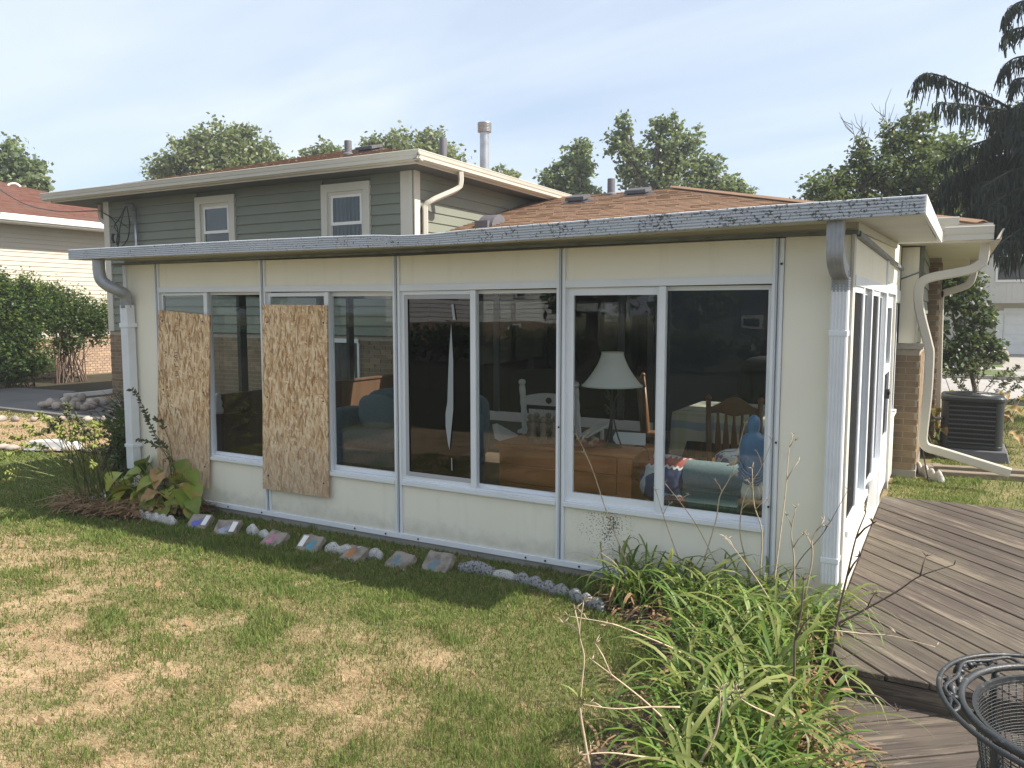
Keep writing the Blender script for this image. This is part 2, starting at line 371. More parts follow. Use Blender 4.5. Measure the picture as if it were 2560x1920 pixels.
M['brick'] = simple('tan_brick', (0.245,0.178,0.108), 0.85, [(14,4,(0.18,0.122,0.085),0.35,0.7,0.7),(60,2,(0.30,0.22,0.15),0.62,0.75,0.5)], rand=0.22, bmp=(55,0.5,0.006))
M['mortar'] = simple('mortar', (0.36,0.32,0.265), 0.9, [(20,3,(0.27,0.24,0.20),0.4,0.7,0.6)], bmp=(90,0.4,0.004))
M['concrete'] = simple('concrete', (0.34,0.32,0.285), 0.9, [(1.5,5,(0.24,0.225,0.20),0.35,0.75,0.7),(40,3,(0.18,0.17,0.15),0.6,0.75,0.5)], bmp=(60,0.3,0.004))
M['patio'] = simple('old_concrete', (0.15,0.147,0.142), 0.9, [(1.2,5,(0.10,0.098,0.095),0.35,0.75,0.8),(45,3,(0.12,0.115,0.11),0.6,0.75,0.5)], bmp=(60,0.3,0.004))
M['shingle'] = simple('brown_shingle', (0.245,0.158,0.105), 0.95, [(130,2,(0.16,0.10,0.068),0.5,0.75,0.5),(2.5,3,(0.27,0.175,0.115),0.4,0.7,0.6)], rand=0.10, island=True, spec=0.05)
M['red_shingle'] = simple('red_brown_shingle', (0.150,0.085,0.066), 0.95, [(1.2,4,(0.175,0.07,0.05),0.35,0.7,0.7),(60,2,(0.12,0.05,0.04),0.5,0.75,0.5)], rand=0.12, island=True, spec=0.05)
M['cream_siding'] = simple('pale_cream_siding', (0.50,0.46,0.385), 0.6, [(1.5,3,(0.47,0.43,0.36),0.4,0.8,0.5)])
M['white'] = simple('white_paint', (0.76,0.75,0.72), 0.5, [(5,4,(0.60,0.58,0.54),0.5,0.8,0.5)])
M['dark_vent'] = simple('dark_vent', (0.075,0.07,0.075), 0.6, [(6,3,(0.05,0.048,0.05),0.4,0.7,0.6)])
M['grey_vent'] = simple('grey_vent', (0.13,0.13,0.145), 0.55, [(6,3,(0.10,0.10,0.11),0.4,0.7,0.6)])
M['galv'] = simple('galvanised_flue', (0.46,0.48,0.50), 0.35, [(9,3,(0.32,0.34,0.36),0.4,0.7,0.7)], metal=0.7)
M['glass'] = glassmat('window_glass', tint=(0.95,0.975,0.97), refl=0.68)
M['glass_film'] = glassmat('dark_window_film', (0.10,0.12,0.14), 1.0)
M['glass_up'] = glassmat('house_window_glass', (0.6,0.65,0.68), 1.1)
M['screen'] = glassmat('insect_screen', (0.34,0.345,0.36), 0.12, 0.4, 0)
M['dark'] = simple('dark_room', (0.025,0.027,0.03), 0.9)
M['dark_frame'] = simple('dark_frame', (0.035,0.038,0.04), 0.5)
M['floor'] = simple('room_floor', (0.10,0.07,0.05), 0.6, [(4,4,(0.06,0.042,0.03),0.4,0.7,0.7)])
M['knee'] = simple('brown_panelling', (0.115,0.062,0.035), 0.55, [(9,4,(0.075,0.04,0.022),0.4,0.7,0.7)], scale=(1,1,0.15))
M['chest'] = simple('stained_pine', (0.40,0.150,0.050), 0.45, [(5,5,(0.22,0.078,0.026),0.4,0.7,0.8),(22,4,(0.10,0.035,0.015),0.62,0.75,0.6)], scale=(0.35,1,1.6))
M['oak'] = simple('dark_oak', (0.15,0.075,0.035), 0.4, [(8,4,(0.09,0.04,0.02),0.4,0.7,0.7)])
M['shade'] = leafmat('lamp_shade_cloth', (0.93,0.92,0.88), (0.93,0.92,0.88), 0.8, 0.15, 0.0)
M['iron'] = simple('black_iron', (0.022,0.023,0.025), 0.5)
M['white_wood'] = simple('white_chair_paint', (0.66,0.66,0.63), 0.5, [(12,3,(0.5,0.5,0.47),0.5,0.75,0.4)])
M['robe'] = simple('blue_robe', (0.095,0.20,0.36), 0.5, [(9,3,(0.07,0.15,0.28),0.4,0.7,0.5)])
M['statue_white'] = simple('ivory_plaster', (0.68,0.65,0.57), 0.55)
M['statue_base'] = simple('tan_plaster', (0.34,0.24,0.13), 0.7, [(20,3,(0.22,0.15,0.08),0.4,0.7,0.7)])
M['skin_clay'] = simple('terracotta_figures', (0.26,0.20,0.145), 0.8, [(12,3,(0.17,0.125,0.09),0.4,0.7,0.7)])
M['sofa'] = simple('grey_blue_cloth', (0.20,0.27,0.29), 0.85, [(60,3,(0.14,0.20,0.22),0.4,0.7,0.6)], bmp=(140,0.3,0.003))
M['sofa_dark'] = simple('blue_cloth', (0.10,0.165,0.20), 0.85, [(40,3,(0.07,0.12,0.15),0.4,0.7,0.6)])
M['black_cloth'] = simple('black_cloth', (0.012,0.013,0.017), 0.8)
M['wire'] = simple('black_cable', (0.02,0.02,0.022), 0.5)
M['stone'] = simple('field_stone', (0.36,0.31,0.27), 0.85, [(5,4,(0.24,0.21,0.19),0.4,0.7,0.8),(30,3,(0.36,0.31,0.27),0.6,0.75,0.6)], rand=0.30, bmp=(18,0.5,0.02))
M['edging'] = simple('white_speckled_concrete', (0.50,0.49,0.47), 0.9, [(110,3,(0.08,0.08,0.08),0.57,0.63,0.8),(6,3,(0.34,0.33,0.31),0.45,0.7,0.6)], rand=0.12, bmp=(70,0.6,0.008))
M['edging_grey'] = simple('grey_speckled_concrete', (0.25,0.25,0.25), 0.9, [(60,3,(0.05,0.05,0.05),0.5,0.6,0.8),(70,2,(0.5,0.5,0.5),0.62,0.68,0.6)], rand=0.12, bmp=(70,0.6,0.008))
M['slab'] = simple('grey_stepping_slab', (0.30,0.265,0.225), 0.9, [(12,4,(0.12,0.105,0.09),0.4,0.7,0.8),(40,3,(0.27,0.24,0.20),0.6,0.7,0.6)], bmp=(50,0.6,0.006))
M['soil'] = simple('bed_soil', (0.075,0.055,0.04), 0.95, [(18,4,(0.13,0.10,0.07),0.5,0.7,0.7)], bmp=(30,0.8,0.02))
M['ac'] = simple('charcoal_metal', (0.032,0.037,0.040), 0.4, [(6,3,(0.035,0.04,0.043),0.4,0.7,0.5)])
M['ac_fin'] = simple('dark_coil', (0.014,0.015,0.016), 0.6)
M['louvre'] = simple('louvre_metal', (0.085,0.092,0.096), 0.4)
M['cover'] = simple('grubby_white_plastic', (0.50,0.50,0.51), 0.5, [(6,4,(0.36,0.36,0.36),0.5,0.75,0.6)])
M['upper_soffit'] = simple('shaded_sage_soffit', (0.085,0.092,0.09), 0.7)  # sage of the siding, darkened so the eave's shade is in the colour
M['timber'] = simple('old_timber', (0.24,0.20,0.15), 0.9, [(5,5,(0.15,0.125,0.095),0.4,0.7,0.8)], scale=(1,6,6), bmp=(20,0.5,0.006))
M['stalk'] = simple('dry_stalk', (0.50,0.40,0.28), 0.8, [(25,3,(0.32,0.235,0.15),0.45,0.7,0.7)], rand=0.2)
M['twig'] = simple('dark_twig', (0.12,0.085,0.065), 0.85)
M['straw'] = leafmat('dry_leaf', (0.36,0.25,0.14), (0.22,0.13,0.07), 0.8, 0.2, 0.3)
M['lily'] = leafmat('daylily_leaf', (0.080,0.160,0.028), (0.145,0.225,0.048), 0.46, 0.34, 0.30, island=False)
M['lily_pale'] = leafmat('daylily_leaf_pale', (0.17,0.22,0.06), (0.24,0.26,0.09), 0.45, 0.38, 0.2, island=False)
M['hosta'] = leafmat('hosta_leaf', (0.16,0.26,0.045), (0.36,0.40,0.08), 0.4, 0.3, 0.25, island=False, tip=((0.38,0.27,0.07), 9, 0.52, 0.66))
M['hosta_brown'] = leafmat('withered_hosta_leaf', (0.38,0.25,0.12), (0.46,0.30,0.15), 0.7, 0.25, 0.25, island=False, tip=((0.14,0.16,0.04), 8, 0.56, 0.66))
M['pod'] = leafmat('seed_pod', (0.34,0.36,0.10), (0.22,0.26,0.07), 0.5, 0.25, 0.25)
M['pod_dark'] = leafmat('dark_seed_pod', (0.12,0.13,0.06), (0.08,0.09,0.045), 0.6, 0.2, 0.25)
M['stem'] = simple('green_stem', (0.17,0.19,0.07), 0.6, rand=0.2)
M['hedge'] = leafmat('hedge_leaf', (0.030,0.060,0.016), (0.055,0.095,0.024), 0.45, 0.35, 0.35)
M['shrub'] = leafmat('shrub_leaf', (0.035,0.065,0.022), (0.055,0.09,0.03), 0.45, 0.3, 0.3)
M['tree_a'] = leafmat('maple_leaf', (0.11,0.16,0.08), (0.175,0.215,0.105), 0.45, 0.32, 0.35)
M['tree_b'] = leafmat('ash_leaf', (0.13,0.17,0.08), (0.20,0.225,0.105), 0.45, 0.32, 0.35)
M['tree_c'] = leafmat('dark_leaf', (0.062,0.10,0.045), (0.115,0.155,0.065), 0.45, 0.3, 0.35)
M['redbud'] = leafmat('round_leaf', (0.025,0.050,0.020), (0.045,0.08,0.03), 0.4, 0.25, 0.3)
M['spruce'] = leafmat('spruce_needle', (0.016,0.030,0.022), (0.026,0.046,0.034), 0.6, 0.12, 0.3)
M['bark'] = simple('bark', (0.10,0.08,0.065), 0.95, [(8,4,(0.055,0.045,0.036),0.4,0.7,0.8)], bmp=(12,0.7,0.02))

# ================================================================== SETTING
def sstep(a, b, x): t = np.clip((x-a)/(b-a), 0, 1); return t*t*(3-2*t)
def ground_z(x, y):
    return -0.2*sstep(9.5, 14.0, y)*sstep(-2.0, 0.0, x)
def dryness(x, y):
    """0 = green, 1 = straw; real patches of parched lawn"""
    n = 0.34*fbm(x*0.9+3.1, y*1.1+8.7, 4) + 0.36*fbm(x*5.5+11, y*6.0+5, 4) + 0.30*fbm(x*17+3, y*18+9, 3)
    d = 0.22+0.62*sstep(0.36, 0.62, n)
    lush = sstep(-1.45, -0.75, y)*(1-sstep(0.4, 2.0, y))         # watered strip along the wall
    near = sstep(-1.2, -2.4, y) if False else sstep(1.2, 2.6, -y)
    d = np.clip(d*(0.85+0.25*near) + 0.10*near - 0.42*lush, 0, 1)
    d = np.where(y < -5.2, 0.0, d); d = np.where((x < -6.6) & (y < -1.2), d*0.25, d)  # unseen lawn made greener so the panes mirror something darker
    d = np.where((x > -1.6) & (y > -2.6) & (y < 0), d*0.55, d)     # greener beside the lilies
    d = np.where((x < -8.5) & (y > 0.9), np.clip(d+0.15, 0, 1), d)
    bed = (x < -9.0) & (x > -12.6) & (y > 0.95) & (y < 2.6)
    d = np.where(bed, 0.95, d)
    d = np.where((x > 0.0) & (y > 2), d*0.45, d)
    return np.clip(d, 0, 1)
GREEN = np.array((0.110, 0.195, 0.040)); GREEN2 = np.array((0.270, 0.300, 0.100)); STRAW = np.array((0.60, 0.45, 0.285)); STRAW2 = np.array((0.43, 0.305, 0.185))
def graded(a, b, fine, coarse_lim=320):
    xs = list(np.arange(a, b+1e-6, fine)); s = fine; lo = a; hi = b
    while lo > -coarse_lim: s *= 1.5; lo -= s; xs.insert(0, lo)
    s = fine
    while hi < coarse_lim: s *= 1.5; hi += s; xs.append(hi)
    return np.clip(np.array(xs), -coarse_lim, coarse_lim)
gx = graded(-16, 5, 0.125); gy = graded(-6, 15, 0.125)
GX, GY = np.meshgrid(gx, gy); gz = ground_z(GX, GY) + 0.012*(fbm(GX*0.8, GY*0.8, 3)-0.5)
dv = dryness(GX, GY)[..., None]; mot = fbm(GX*5+2, GY*5, 3)[..., None]
thatch = (0.05, 0.062, 0.018)
gc = (np.array((0.09,0.12,0.032))*(1-mot)+np.array((0.17,0.16,0.06))*mot)*(1-dv) + (STRAW2*(1-mot)*0.8+STRAW*mot)*dv
gc = np.where(((GY < -4.9)[..., None] | ((GX < -7.4) & (GY < -1.9))[..., None]) & (GY > -60)[..., None], np.array((0.035,0.042,0.018))*(0.6+0.8*mot), gc)   # dark ground colour added out of view to dim the window reflections
gc = np.where(((GX < -14.6) & (GY > 3.2) & (GY < 12) | (GX < -17.2) & (GX > -30))[..., None], np.array((0.050,0.045,0.030))*(0.6+0.8*mot), gc)   # bare soil under the hedge, the house's shade put into its colour
nx, ny = len(gx), len(gy)
gverts = np.stack([GX, GY, gz], -1).reshape(-1, 3)
idx = np.arange(nx*ny).reshape(ny, nx)
gf = np.stack([idx[:-1,:-1], idx[:-1,1:], idx[1:,1:], idx[1:,:-1]], -1).reshape(-1, 4)
gm = bpy.data.meshes.new('ground'); gm.from_pydata(gverts.tolist(), [], gf.tolist())
ca = gm.color_attributes.new('Col', 'FLOAT_COLOR', 'POINT')
ca.data.foreach_set('color', np.concatenate([gc.reshape(-1,3), np.ones((nx*ny,1))], 1).ravel().astype(np.float32))
gm.polygons.foreach_set('use_smooth', [True]*len(gm.polygons))
M['ground'] = attr_mat('lawn_soil', 0.95, nz=(40, 0.45, (0.06,0.05,0.03)))
ground = bpy.data.objects.new('ground', gm); COL.objects.link(ground); gm.materials.append(M['ground']); struct(ground)

# street, far verge and driveway beyond the right side of the house
M['road'] = simple('pale_road', (0.36,0.34,0.32), 0.9, [(0.8,4,(0.28,0.265,0.25),0.4,0.7,0.6),(30,3,(0.22,0.21,0.2),0.6,0.8,0.4)])
def slab(name, x0, x1, y0, y1, z0, z1, mat): return struct(box(name, x0, x1, y0, y1, z0, z1, mat))
slab('street', -60, 60, 14.8, 21.2, -0.35, -0.175, M['road'])
slab('kerb', -60, 60, 21.2, 21.4, -0.35, -0.07, M['concrete'])
slab('kerb', -60, 60, 14.6, 14.8, -0.35, -0.07, M['concrete'])
M['verge'] = simple('verge_grass', (0.10,0.14,0.035), 0.95, [(3,4,(0.07,0.105,0.025),0.4,0.7,0.7),(60,2,(0.16,0.17,0.06),0.5,0.7,0.5)], bmp=(50,0.6,0.03))
slab('verge', -40, 2.15, 21.4, 23.6, -0.35, -0.06, M['verge'])
slab('sidewalk', -40, 40, 23.6, 25.0, -0.35, -0.055, M['concrete'])
slab('driveway', 2.15, 9.5, 21.42, 23.59, -0.35, -0.062, M['concrete'])
slab('driveway', 2.0, 9.5, 25.0, 34.2, -0.35, -0.065, M['concrete'])
slab('front_lawn', -30, 2.0, 25.0, 34.2, -0.35, -0.05, M['verge'])
# patio slabs left of the house
def patio():
    pts = [(-17.5,3.05),(-11.2,2.95),(-11.3,4.42),(-14.6,4.42),(-15.6,5.4),(-17.5,5.2)]
    o = MB().prism([(x,y,-0.1) for x,y in pts], (0,0,0.155)).build('patio', M['patio']); return struct(o)
patio()

# ================================================================== SUNROOM (front wall y=0, right wall x=0)
XL, XP = -6.2, [-5.737, -4.433, -3.083, -1.750, -0.392]
DEP = 4.36
sr = thing('sunroom', 'cream panelled sunroom with aluminium framed windows and a flat overhanging roof', 'sunroom', (-3.1, 2.0, 0))
def zroof(y): return 2.239 + 0.0385*y
sag = lambda x: -0.016*math.exp(-((x+2.95)/1.5)**2)        # the header has sunk a little mid-wall
def P(name, x0,x1,y0,y1,z0,z1,mat,parent=None,bevel=0.002,**k): return box(name,x0,x1,y0,y1,z0,z1,mat,parent or sr,bevel=bevel,**k)
# slab and base rail
P('floor_slab', XL+0.03, -0.03, 0.03, 4.35, -0.05, 0.045, M['floor'])
P('base_rail', XL, 0.02, -0.022, 0.05, 0.052, 0.092, M['alu'])
P('footing', XL+0.03, -0.01, -0.005, 0.1, -0.1, 0.052, M['concrete'])
# full-height end panels
P('wall_panel', XL+0.045, XP[0]-0.033, 0.0, 0.05, 0.092, 2.165, M['panel'])
P('wall_panel', XP[4]+0.033, -0.012, 0.0, 0.05, 0.092, 2.17, M['panel'])
P('corner_trim', XL, XL+0.045, -0.012, 0.06, 0.092, 2.165, M['alu'])
def post(x, z0=0.092, z1=2.165):
    t = P('post', x-0.031, x+0.031, -0.004, 0.055, z0, z1+sag(x), M['alu'])
    for s in (-1, 1):
        P('post_rib', x+s*0.022-0.009, x+s*0.022+0.009, -0.016, -0.0042, z0, z1+sag(x), M['alu'], t)
    P('post_rib', x-0.003, x+0.003, -0.010, -0.0042, z0, z1+sag(x), M['alu_grey'], t)
for x in XP: post(x)
SPLIT = [-5.116, -3.759, -2.427, -1.069]
ZS, ZH0, ZH1 = 0.462, 1.912, 1.957
for b in range(4):
    x0, x1 = XP[b]+0.031, XP[b+1]-0.031; s0, s1 = sag(x0), sag(x1)
    # lower and upper infill panels
    P('wall_panel', x0, x1, 0.0, 0.05, 0.092, ZS, M['panel'])
    MB().hexa([(x0,0,ZH1+s0),(x1,0,ZH1+s1),(x1,0.05,ZH1+s1),(x0,0.05,ZH1+s0),(x0,0,2.165+s0),(x1,0,2.165+s1),(x1,0.05,2.165+s1),(x0,0.05,2.165+s0)]).build('wall_panel', M['panel'], sr)
    MB().hexa([(x0,-0.012,ZH0+s0),(x1,-0.012,ZH0+s1),(x1,0.055,ZH0+s1),(x0,0.055,ZH0+s0),(x0,-0.012,ZH1+s0),(x1,-0.012,ZH1+s1),(x1,0.055,ZH1+s1),(x0,0.055,ZH1+s0)]).build('header', M['alu'], sr)
    P('sill', x0, x1, -0.026, 0.06, ZS, ZS+0.03, M['alu'])
    P('sill_track', x0, x1, -0.008, 0.05, ZS+0.03, ZS+0.044, M['alu'])
    zl, zt = ZS+0.044, ZH0+min(s0,s1)
    mid = SPLIT[b]
    def sash(a, c, y, w, mat, gl, name='window'):
        """one glazed leaf: frame > pane"""
        m = MB(); m.box(a,a+w,y,y+0.02,zl,zt); m.box(c-w,c,y,y+0.02,zl,zt); m.box(a+w,c-w,y,y+0.02,zt-w,zt); m.box(a+w,c-w,y,y+0.02,zl,zl+w)
        fr = m.build(name, mat, sr)
        MB().box(a+w,c-w,y+0.008,y+0.012,zl+w,zt-w).build('pane', M[gl], fr)
        return fr
    wl = (0.022, 0.03, 0.028, 0.05)[b]
    sash(x0, mid+0.012, 0.012 if b != 2 else 0.006, wl, M['alu'] , 'glass' if b != 2 else 'glass_film', 'window')
    sash(mid-0.012, x1, 0.036, (0.022,0.032,0.024,0.026)[b], M['alu'], 'glass', 'window')
    P('mullion', mid-0.022, mid+0.022, -0.010, 0.011 if b != 2 else 0.005, zl, zt, M['alu'])
    if b == 2:   # inner grey screen frame and the long tear in its film
        fr = MB(); a, c = x0+0.03, mid-0.012
        for q in ((a,a+0.03,zl+0.03,zt-0.03),(c-0.012,c,zl+0.03,zt-0.03),(a+0.03,c-0.012,zt-0.058,zt-0.03),(a+0.03,c-0.012,zl+0.03,zl+0.06)):
            fr.box(q[0],q[1],0.003,0.0055,q[2],q[3])
        fr.build('screen_frame', simple('faded_frame',(0.42,0.42,0.43),0.6), sr)
        tear = MB(); Z = lambda pts: [(x,0.0045,z) for x,z in pts]
        outline = [(-2.615,1.66),(-2.60,1.40),(-2.602,1.05),(-2.625,0.86),(-2.636,0.76),(-2.648,0.80),(-2.668,0.93),(-2.668,1.02),(-2.652,1.10),(-2.645,1.25),(-2.634,1.45)]
        tear.prism(Z(outline), (0,0.001,0)); tear.prism(Z([(-2.612,1.80),(-2.594,1.80),(-2.578,1.69),(-2.60,1.69)]), (0,0.001,0))
        tear.prism(Z([(-2.622,0.70),(-2.614,0.70),(-2.612,0.61),(-2.620,0.61)]), (0,0.001,0))
        tear.build('torn_film', simple('torn_film',(0.30,0.33,0.34),0.5), sr)
# screws on posts
sc = MB()
for x, z in ((XP[4]+0.02,1.0),(XP[3]-0.005,0.99),(XP[4]+0.02,2.02),(XP[4]-0.01,0.62),(-4.9,0.071),(-4.5,0.071),(-3.5,0.071),(-3.2,0.071),(-2.9,0.071),(-2.0,0.071),(-1.85,0.071),(-1.6,0.071)):
    sc.lathe([(0.008,0),(0.007,0.004)], (0,0,0), 6); n = len(sc.v)
    for i in range(n-12, n):
        p = sc.v[i]; sc.v[i] = (x+p[0], -0.024-p[2], z+p[1])
sc.build('screw', M['iron'], sr, kind='stuff')
# top channel under the roof
MB().hexa([(XL-0.15,-0.012,2.166),(0.02,-0.012,2.171),(0.02,0.06,2.171),(XL-0.15,0.06,2.166),(XL-0.15,-0.012,2.186),(0.02,-0.012,2.192),(0.02,0.06,2.192),(XL-0.15,0.06,2.186)]).build('top_channel', M['alu_grey'], sr)
P('top_plate', XL, 0.0, 0.012, 0.06, 2.19, 2.236, M['soffit'])
# roof: soffit slab + ribbed fascia that dips where a gutter hanger has failed
YF = -0.33; XR = 0.345; XF = -6.49
_FX = [-6.49,-5.25,-4.15,-3.46,-3.04,-2.78,-2.56,-2.29,-1.94,-1.10,-0.39,0.0,0.345]
_FBZ = [2.2065,2.2015,2.1955,2.1895,2.1865,2.1845,2.183,2.1835,2.187,2.199,2.213,2.219,2.224]
_FTZ = [2.296,2.293,2.289,2.282,2.275,2.260,2.259,2.2735,2.280,2.297,2.311,2.314,2.316]
FB = lambda x: float(np.interp(x, _FX, _FBZ))
FT = lambda x: float(np.interp(x, _FX, _FTZ))
xs = [XF + i*(XR-XF)/70 for i in range(71)]
prof = []; nr = 6; ht = 0.098
for i in range(nr):
    z0 = i*ht/nr
    prof += [(0.0, z0), (-0.006, z0+0.004), (-0.006, z0+ht/nr-0.004)]
prof += [(0.0, ht), (0.02, ht), (0.02, 0.0)]
fm = MB(); vs = []
for x in xs:
    hsc = (FT(x)-FB(x))/ht
    for (py, pz) in prof: vs.append((x, YF+py, FB(x)+pz*hsc))
n = len(prof)
fm.add(vs, [(i*n+k, (i+1)*n+k, (i+1)*n+(k+1)%n, i*n+(k+1)%n) for i in range(70) for k in range(n)] + [tuple(range(n)), tuple(70*n+k for k in range(n-1,-1,-1))])
fm.build('fascia', M['fascia'], sr)
YB = 3.45
def roofslab(name, z_off, th, mat, x0=XF, x1=XR):
    m = MB(); vs = []
    ys = [YF+0.021, 0.0, 1.0, 2.0, YB]
    for y in ys:
        for i in range(36):
            x = x0+(x1-x0)*i/35; k = max(0, 1-(y-YF)/1.2)
            z = zroof(y) + (FB(x)-2.226)*k + z_off
            vs += [(x,y,z),(x,y,z+th)]
    fs = []
    for j in range(len(ys)-1):
        for i in range(35):
            a = (j*36+i)*2; b = a+2; c = ((j+1)*36+i)*2; d = c+2
            fs += [(a,c,d,b),(a+1,b+1,d+1,c+1)]
    for i in range(35):
        a = i*2; b = a+2; fs.append((a,b,b+1,a+1)); j = len(ys)-1; a = (j*36+i)*2; b = a+2; fs.append((a,a+1,b+1,b))
    for j in range(len(ys)-1):
        a = j*72; c = a+72; fs.append((a,a+1,c+1,c)); a = j*72+70; c = a+72; fs.append((a,c,c+1,a+1))
    return m.add(vs, fs).build(name, mat, sr)
roofslab('roof_panel', 0.0, 0.07, M['soffit'], XF+0.004, XR-0.012)
# right edge board of the roof
MB().hexa([(XR-0.010,YF,2.222),(XR+0.006,YF,2.222),(0.372,3.42,2.36),(0.356,3.42,2.36),(XR-0.010,YF,2.318),(XR+0.006,YF,2.318),(0.372,3.42,2.456),(0.356,3.42,2.456)]).build('edge_board', M['white'], sr)
MB().hexa([(XF-0.008,YF,2.205),(XF+0.002,YF,2.205),(XF+0.002,3.42,2.36),(XF-0.008,3.42,2.36),(XF-0.008,YF,2.295),(XF+0.002,YF,2.295),(XF+0.002,3.42,2.45),(XF-0.008,3.42,2.45)]).build('edge_board', M['white'], sr)

# ---- right wall x=0
def S(name, y0,y1,z0,z1,mat,x0=-0.05,x1=0.0,parent=None): return P(name,x0,x1,y0,y1,z0,z1,mat,parent)
S('corner_trim', -0.012, 0.07, 0.10, 2.17, M['trim'], -0.011, 0.006)
YS = [0.07, 1.15, 2.45, 3.62, DEP+0.02]
# sill, base, panels
S('base_rail', 0.07, 2.45, 0.10, 0.15, M['trim'], -0.05, 0.012)
S('wall_panel', 0.07, 1.15, 0.15, 0.47, M['panel']); S('wall_panel', 1.154, 2.42, 0.15, 0.47, M['panel'])
S('sill', 0.07, 2.42, 0.47, 0.51, M['alu'], -0.06, 0.022)
S('header', 0.07, 2.45, 1.895, 1.955, M['alu'], -0.055, 0.012)
S('wall_panel', 0.07, 1.14, 1.955, 2.16, M['panel']); S('wall_panel', 1.148, 2.44, 1.955, 2.16, M['panel'])
S('post', 2.42, 2.55, 0.06, 2.16, M['alu'], -0.055, 0.014)
for (a, c, gl) in ((0.07,0.60,'screen'),(0.60,1.15,'glass'),(1.15,1.75,'screen'),(1.75,2.42,'glass')):
    w = 0.035; m = MB(); zl, zt = 0.51, 1.895; x0, x1 = (-0.018, 0.004) if gl == 'screen' else (-0.042, -0.02)
    m.box(x0,x1,a,a+w,zl,zt); m.box(x0,x1,c-w,c,zl,zt); m.box(x0,x1,a+w,c-w,zl,zl+w); m.box(x0,x1,a+w,c-w,zt-w,zt)
    fr = m.build('window', M['alu'], sr)
    MB().box((x0+x1)/2-0.002,(x0+x1)/2+0.002,a+w,c-w,zl+w,zt-w).build('pane' if gl == 'glass' else 'screen', M[gl], fr)
S('mullion', 0.575, 0.625, 0.51, 1.895, M['alu'], -0.05, 0.010); S('mullion', 1.12, 1.18, 0.51, 1.895, M['alu'], -0.05, 0.012); S('mullion', 1.725, 1.775, 0.51, 1.895, M['alu'], -0.05, 0.010)
# a torn flap of screening hanging off the sill
MB().add([(0.03,1.28,0.56),(0.025,1.62,0.53),(0.06,1.58,0.40),(0.045,1.42,0.34),(0.02,1.30,0.42)], [(0,1,2,3,4)]).build('torn_screen', simple('torn_mesh',(0.33,0.33,0.32),0.8), sr)
# door
dr = S('door', 2.56, 3.52, 0.14, 1.90, M['alu'], -0.045, -0.03)
def door():
    m = MB()
    for (a,c,z0,z1) in ((2.56,2.67,0.14,1.90),(3.41,3.52,0.14,1.90),(2.67,3.41,1.78,1.90),(2.67,3.41,0.14,0.62),(2.67,3.41,1.20,1.27)): m.box(-0.05,-0.006,a,c,z0,z1)
    d = m.build('door', M['alu'], sr)
    MB().box(-0.03,-0.026,2.67,3.41,1.27,1.78).build('pane', M['glass'], d)
    MB().box(-0.03,-0.026,2.67,3.41,0.62,1.20).build('pane', M['screen'], d)
    h = MB(); h.box(-0.006,0.05,2.60,2.635,1.02,1.10); h.box(0.035,0.05,2.60,2.72,1.05,1.075); h.build('handle', M['iron'], d)
bpy.data.objects.remove(dr); door()
S('door_header', 2.55, 3.54, 1.90, 1.99, M['alu'], -0.055, 0.02); S('door_casing', 3.52, 3.60, 0.06, 1.99, M['trim'], -0.055, 0.016)
S('wall_panel', 2.55, 3.53, 1.99, 2.16, M['panel']); S('wall_panel', 3.60, DEP, 0.06, 0.70, M['panel']); S('wall_panel', 3.54, DEP, 1.955, 2.16, M['panel'])
S('sill', 3.60, DEP, 0.70, 0.74, M['alu'], -0.06, 0.02); S('header', 3.60, DEP, 1.83, 1.954, M['alu'], -0.055, 0.012)
m = MB(); m.box(-0.04,-0.01,3.60,3.68,0.74,1.83); m.box(-0.04,-0.01,DEP-0.08,DEP,0.74,1.83); fr = m.build('window', M['alu'], sr)
MB().box(-0.027,-0.023,3.68,DEP-0.08,0.74,1.83).build('pane', M['screen'], fr)
# wedge of panels between the header line and the sloping roof, with its dark rail
P('eave_rail', -0.05, 0.03, 0.05, DEP, 2.16, 2.19, M['alu_grey'])
for a, c in ((0.02,1.14),(1.148,2.49),(2.50,3.6),(3.61,DEP)):
    MB().hexa([(-0.05,a,2.19),(0.0,a,2.19),(0.0,c,2.19),(-0.05,c,2.19),(-0.05,a,zroof(a)-0.002),(0.0,a,zroof(a)-0.002),(0.0,c,zroof(c)-0.002),(-0.05,c,zroof(c)-0.002)]).build('wall_panel', M['panel'], sr)
MB().hexa([(0.0,0.02,zroof(0.02)-0.05),(0.018,0.02,zroof(0.02)-0.05),(0.018,3.4,zroof(3.4)-0.05),(0.0,3.4,zroof(3.4)-0.05),(0.0,0.02,zroof(0.02)-0.003),(0.018,0.02,zroof(0.02)-0.003),(0.018,3.4,zroof(3.4)-0.003),(0.0,3.4,zroof(3.4)-0.003)]).build('cove_trim', M['soffit'], sr)
# ---- left wall x=XL: brown panelled knee wall, windows above
P('knee_wall', XL, XL+0.06, 0.061, 4.34, 0.046, 0.86, M['knee']); P('knee_cap', XL-0.01, XL+0.08, 0.061, 4.34, 0.86, 0.885, M['knee'])
P('outlet', XL+0.06, XL+0.066, 0.50, 0.58, 0.40, 0.52, M['white'])
P('header', XL, XL+0.06, 0.061, 4.34, 1.90, 2.235, M['dark_frame'])
for a in (0.061, 1.30, 2.52, 3.05, 4.24): P('post', XL+0.002, XL+0.055, a, a+0.09, 0.885, 1.90, M['dark_frame'])
for a, c in ((0.151,1.30),(1.39,2.52),(2.61,3.05),(3.14,4.24)): P('pane', XL+0.025, XL+0.03, a, c, 0.885, 1.90, M['glass'])
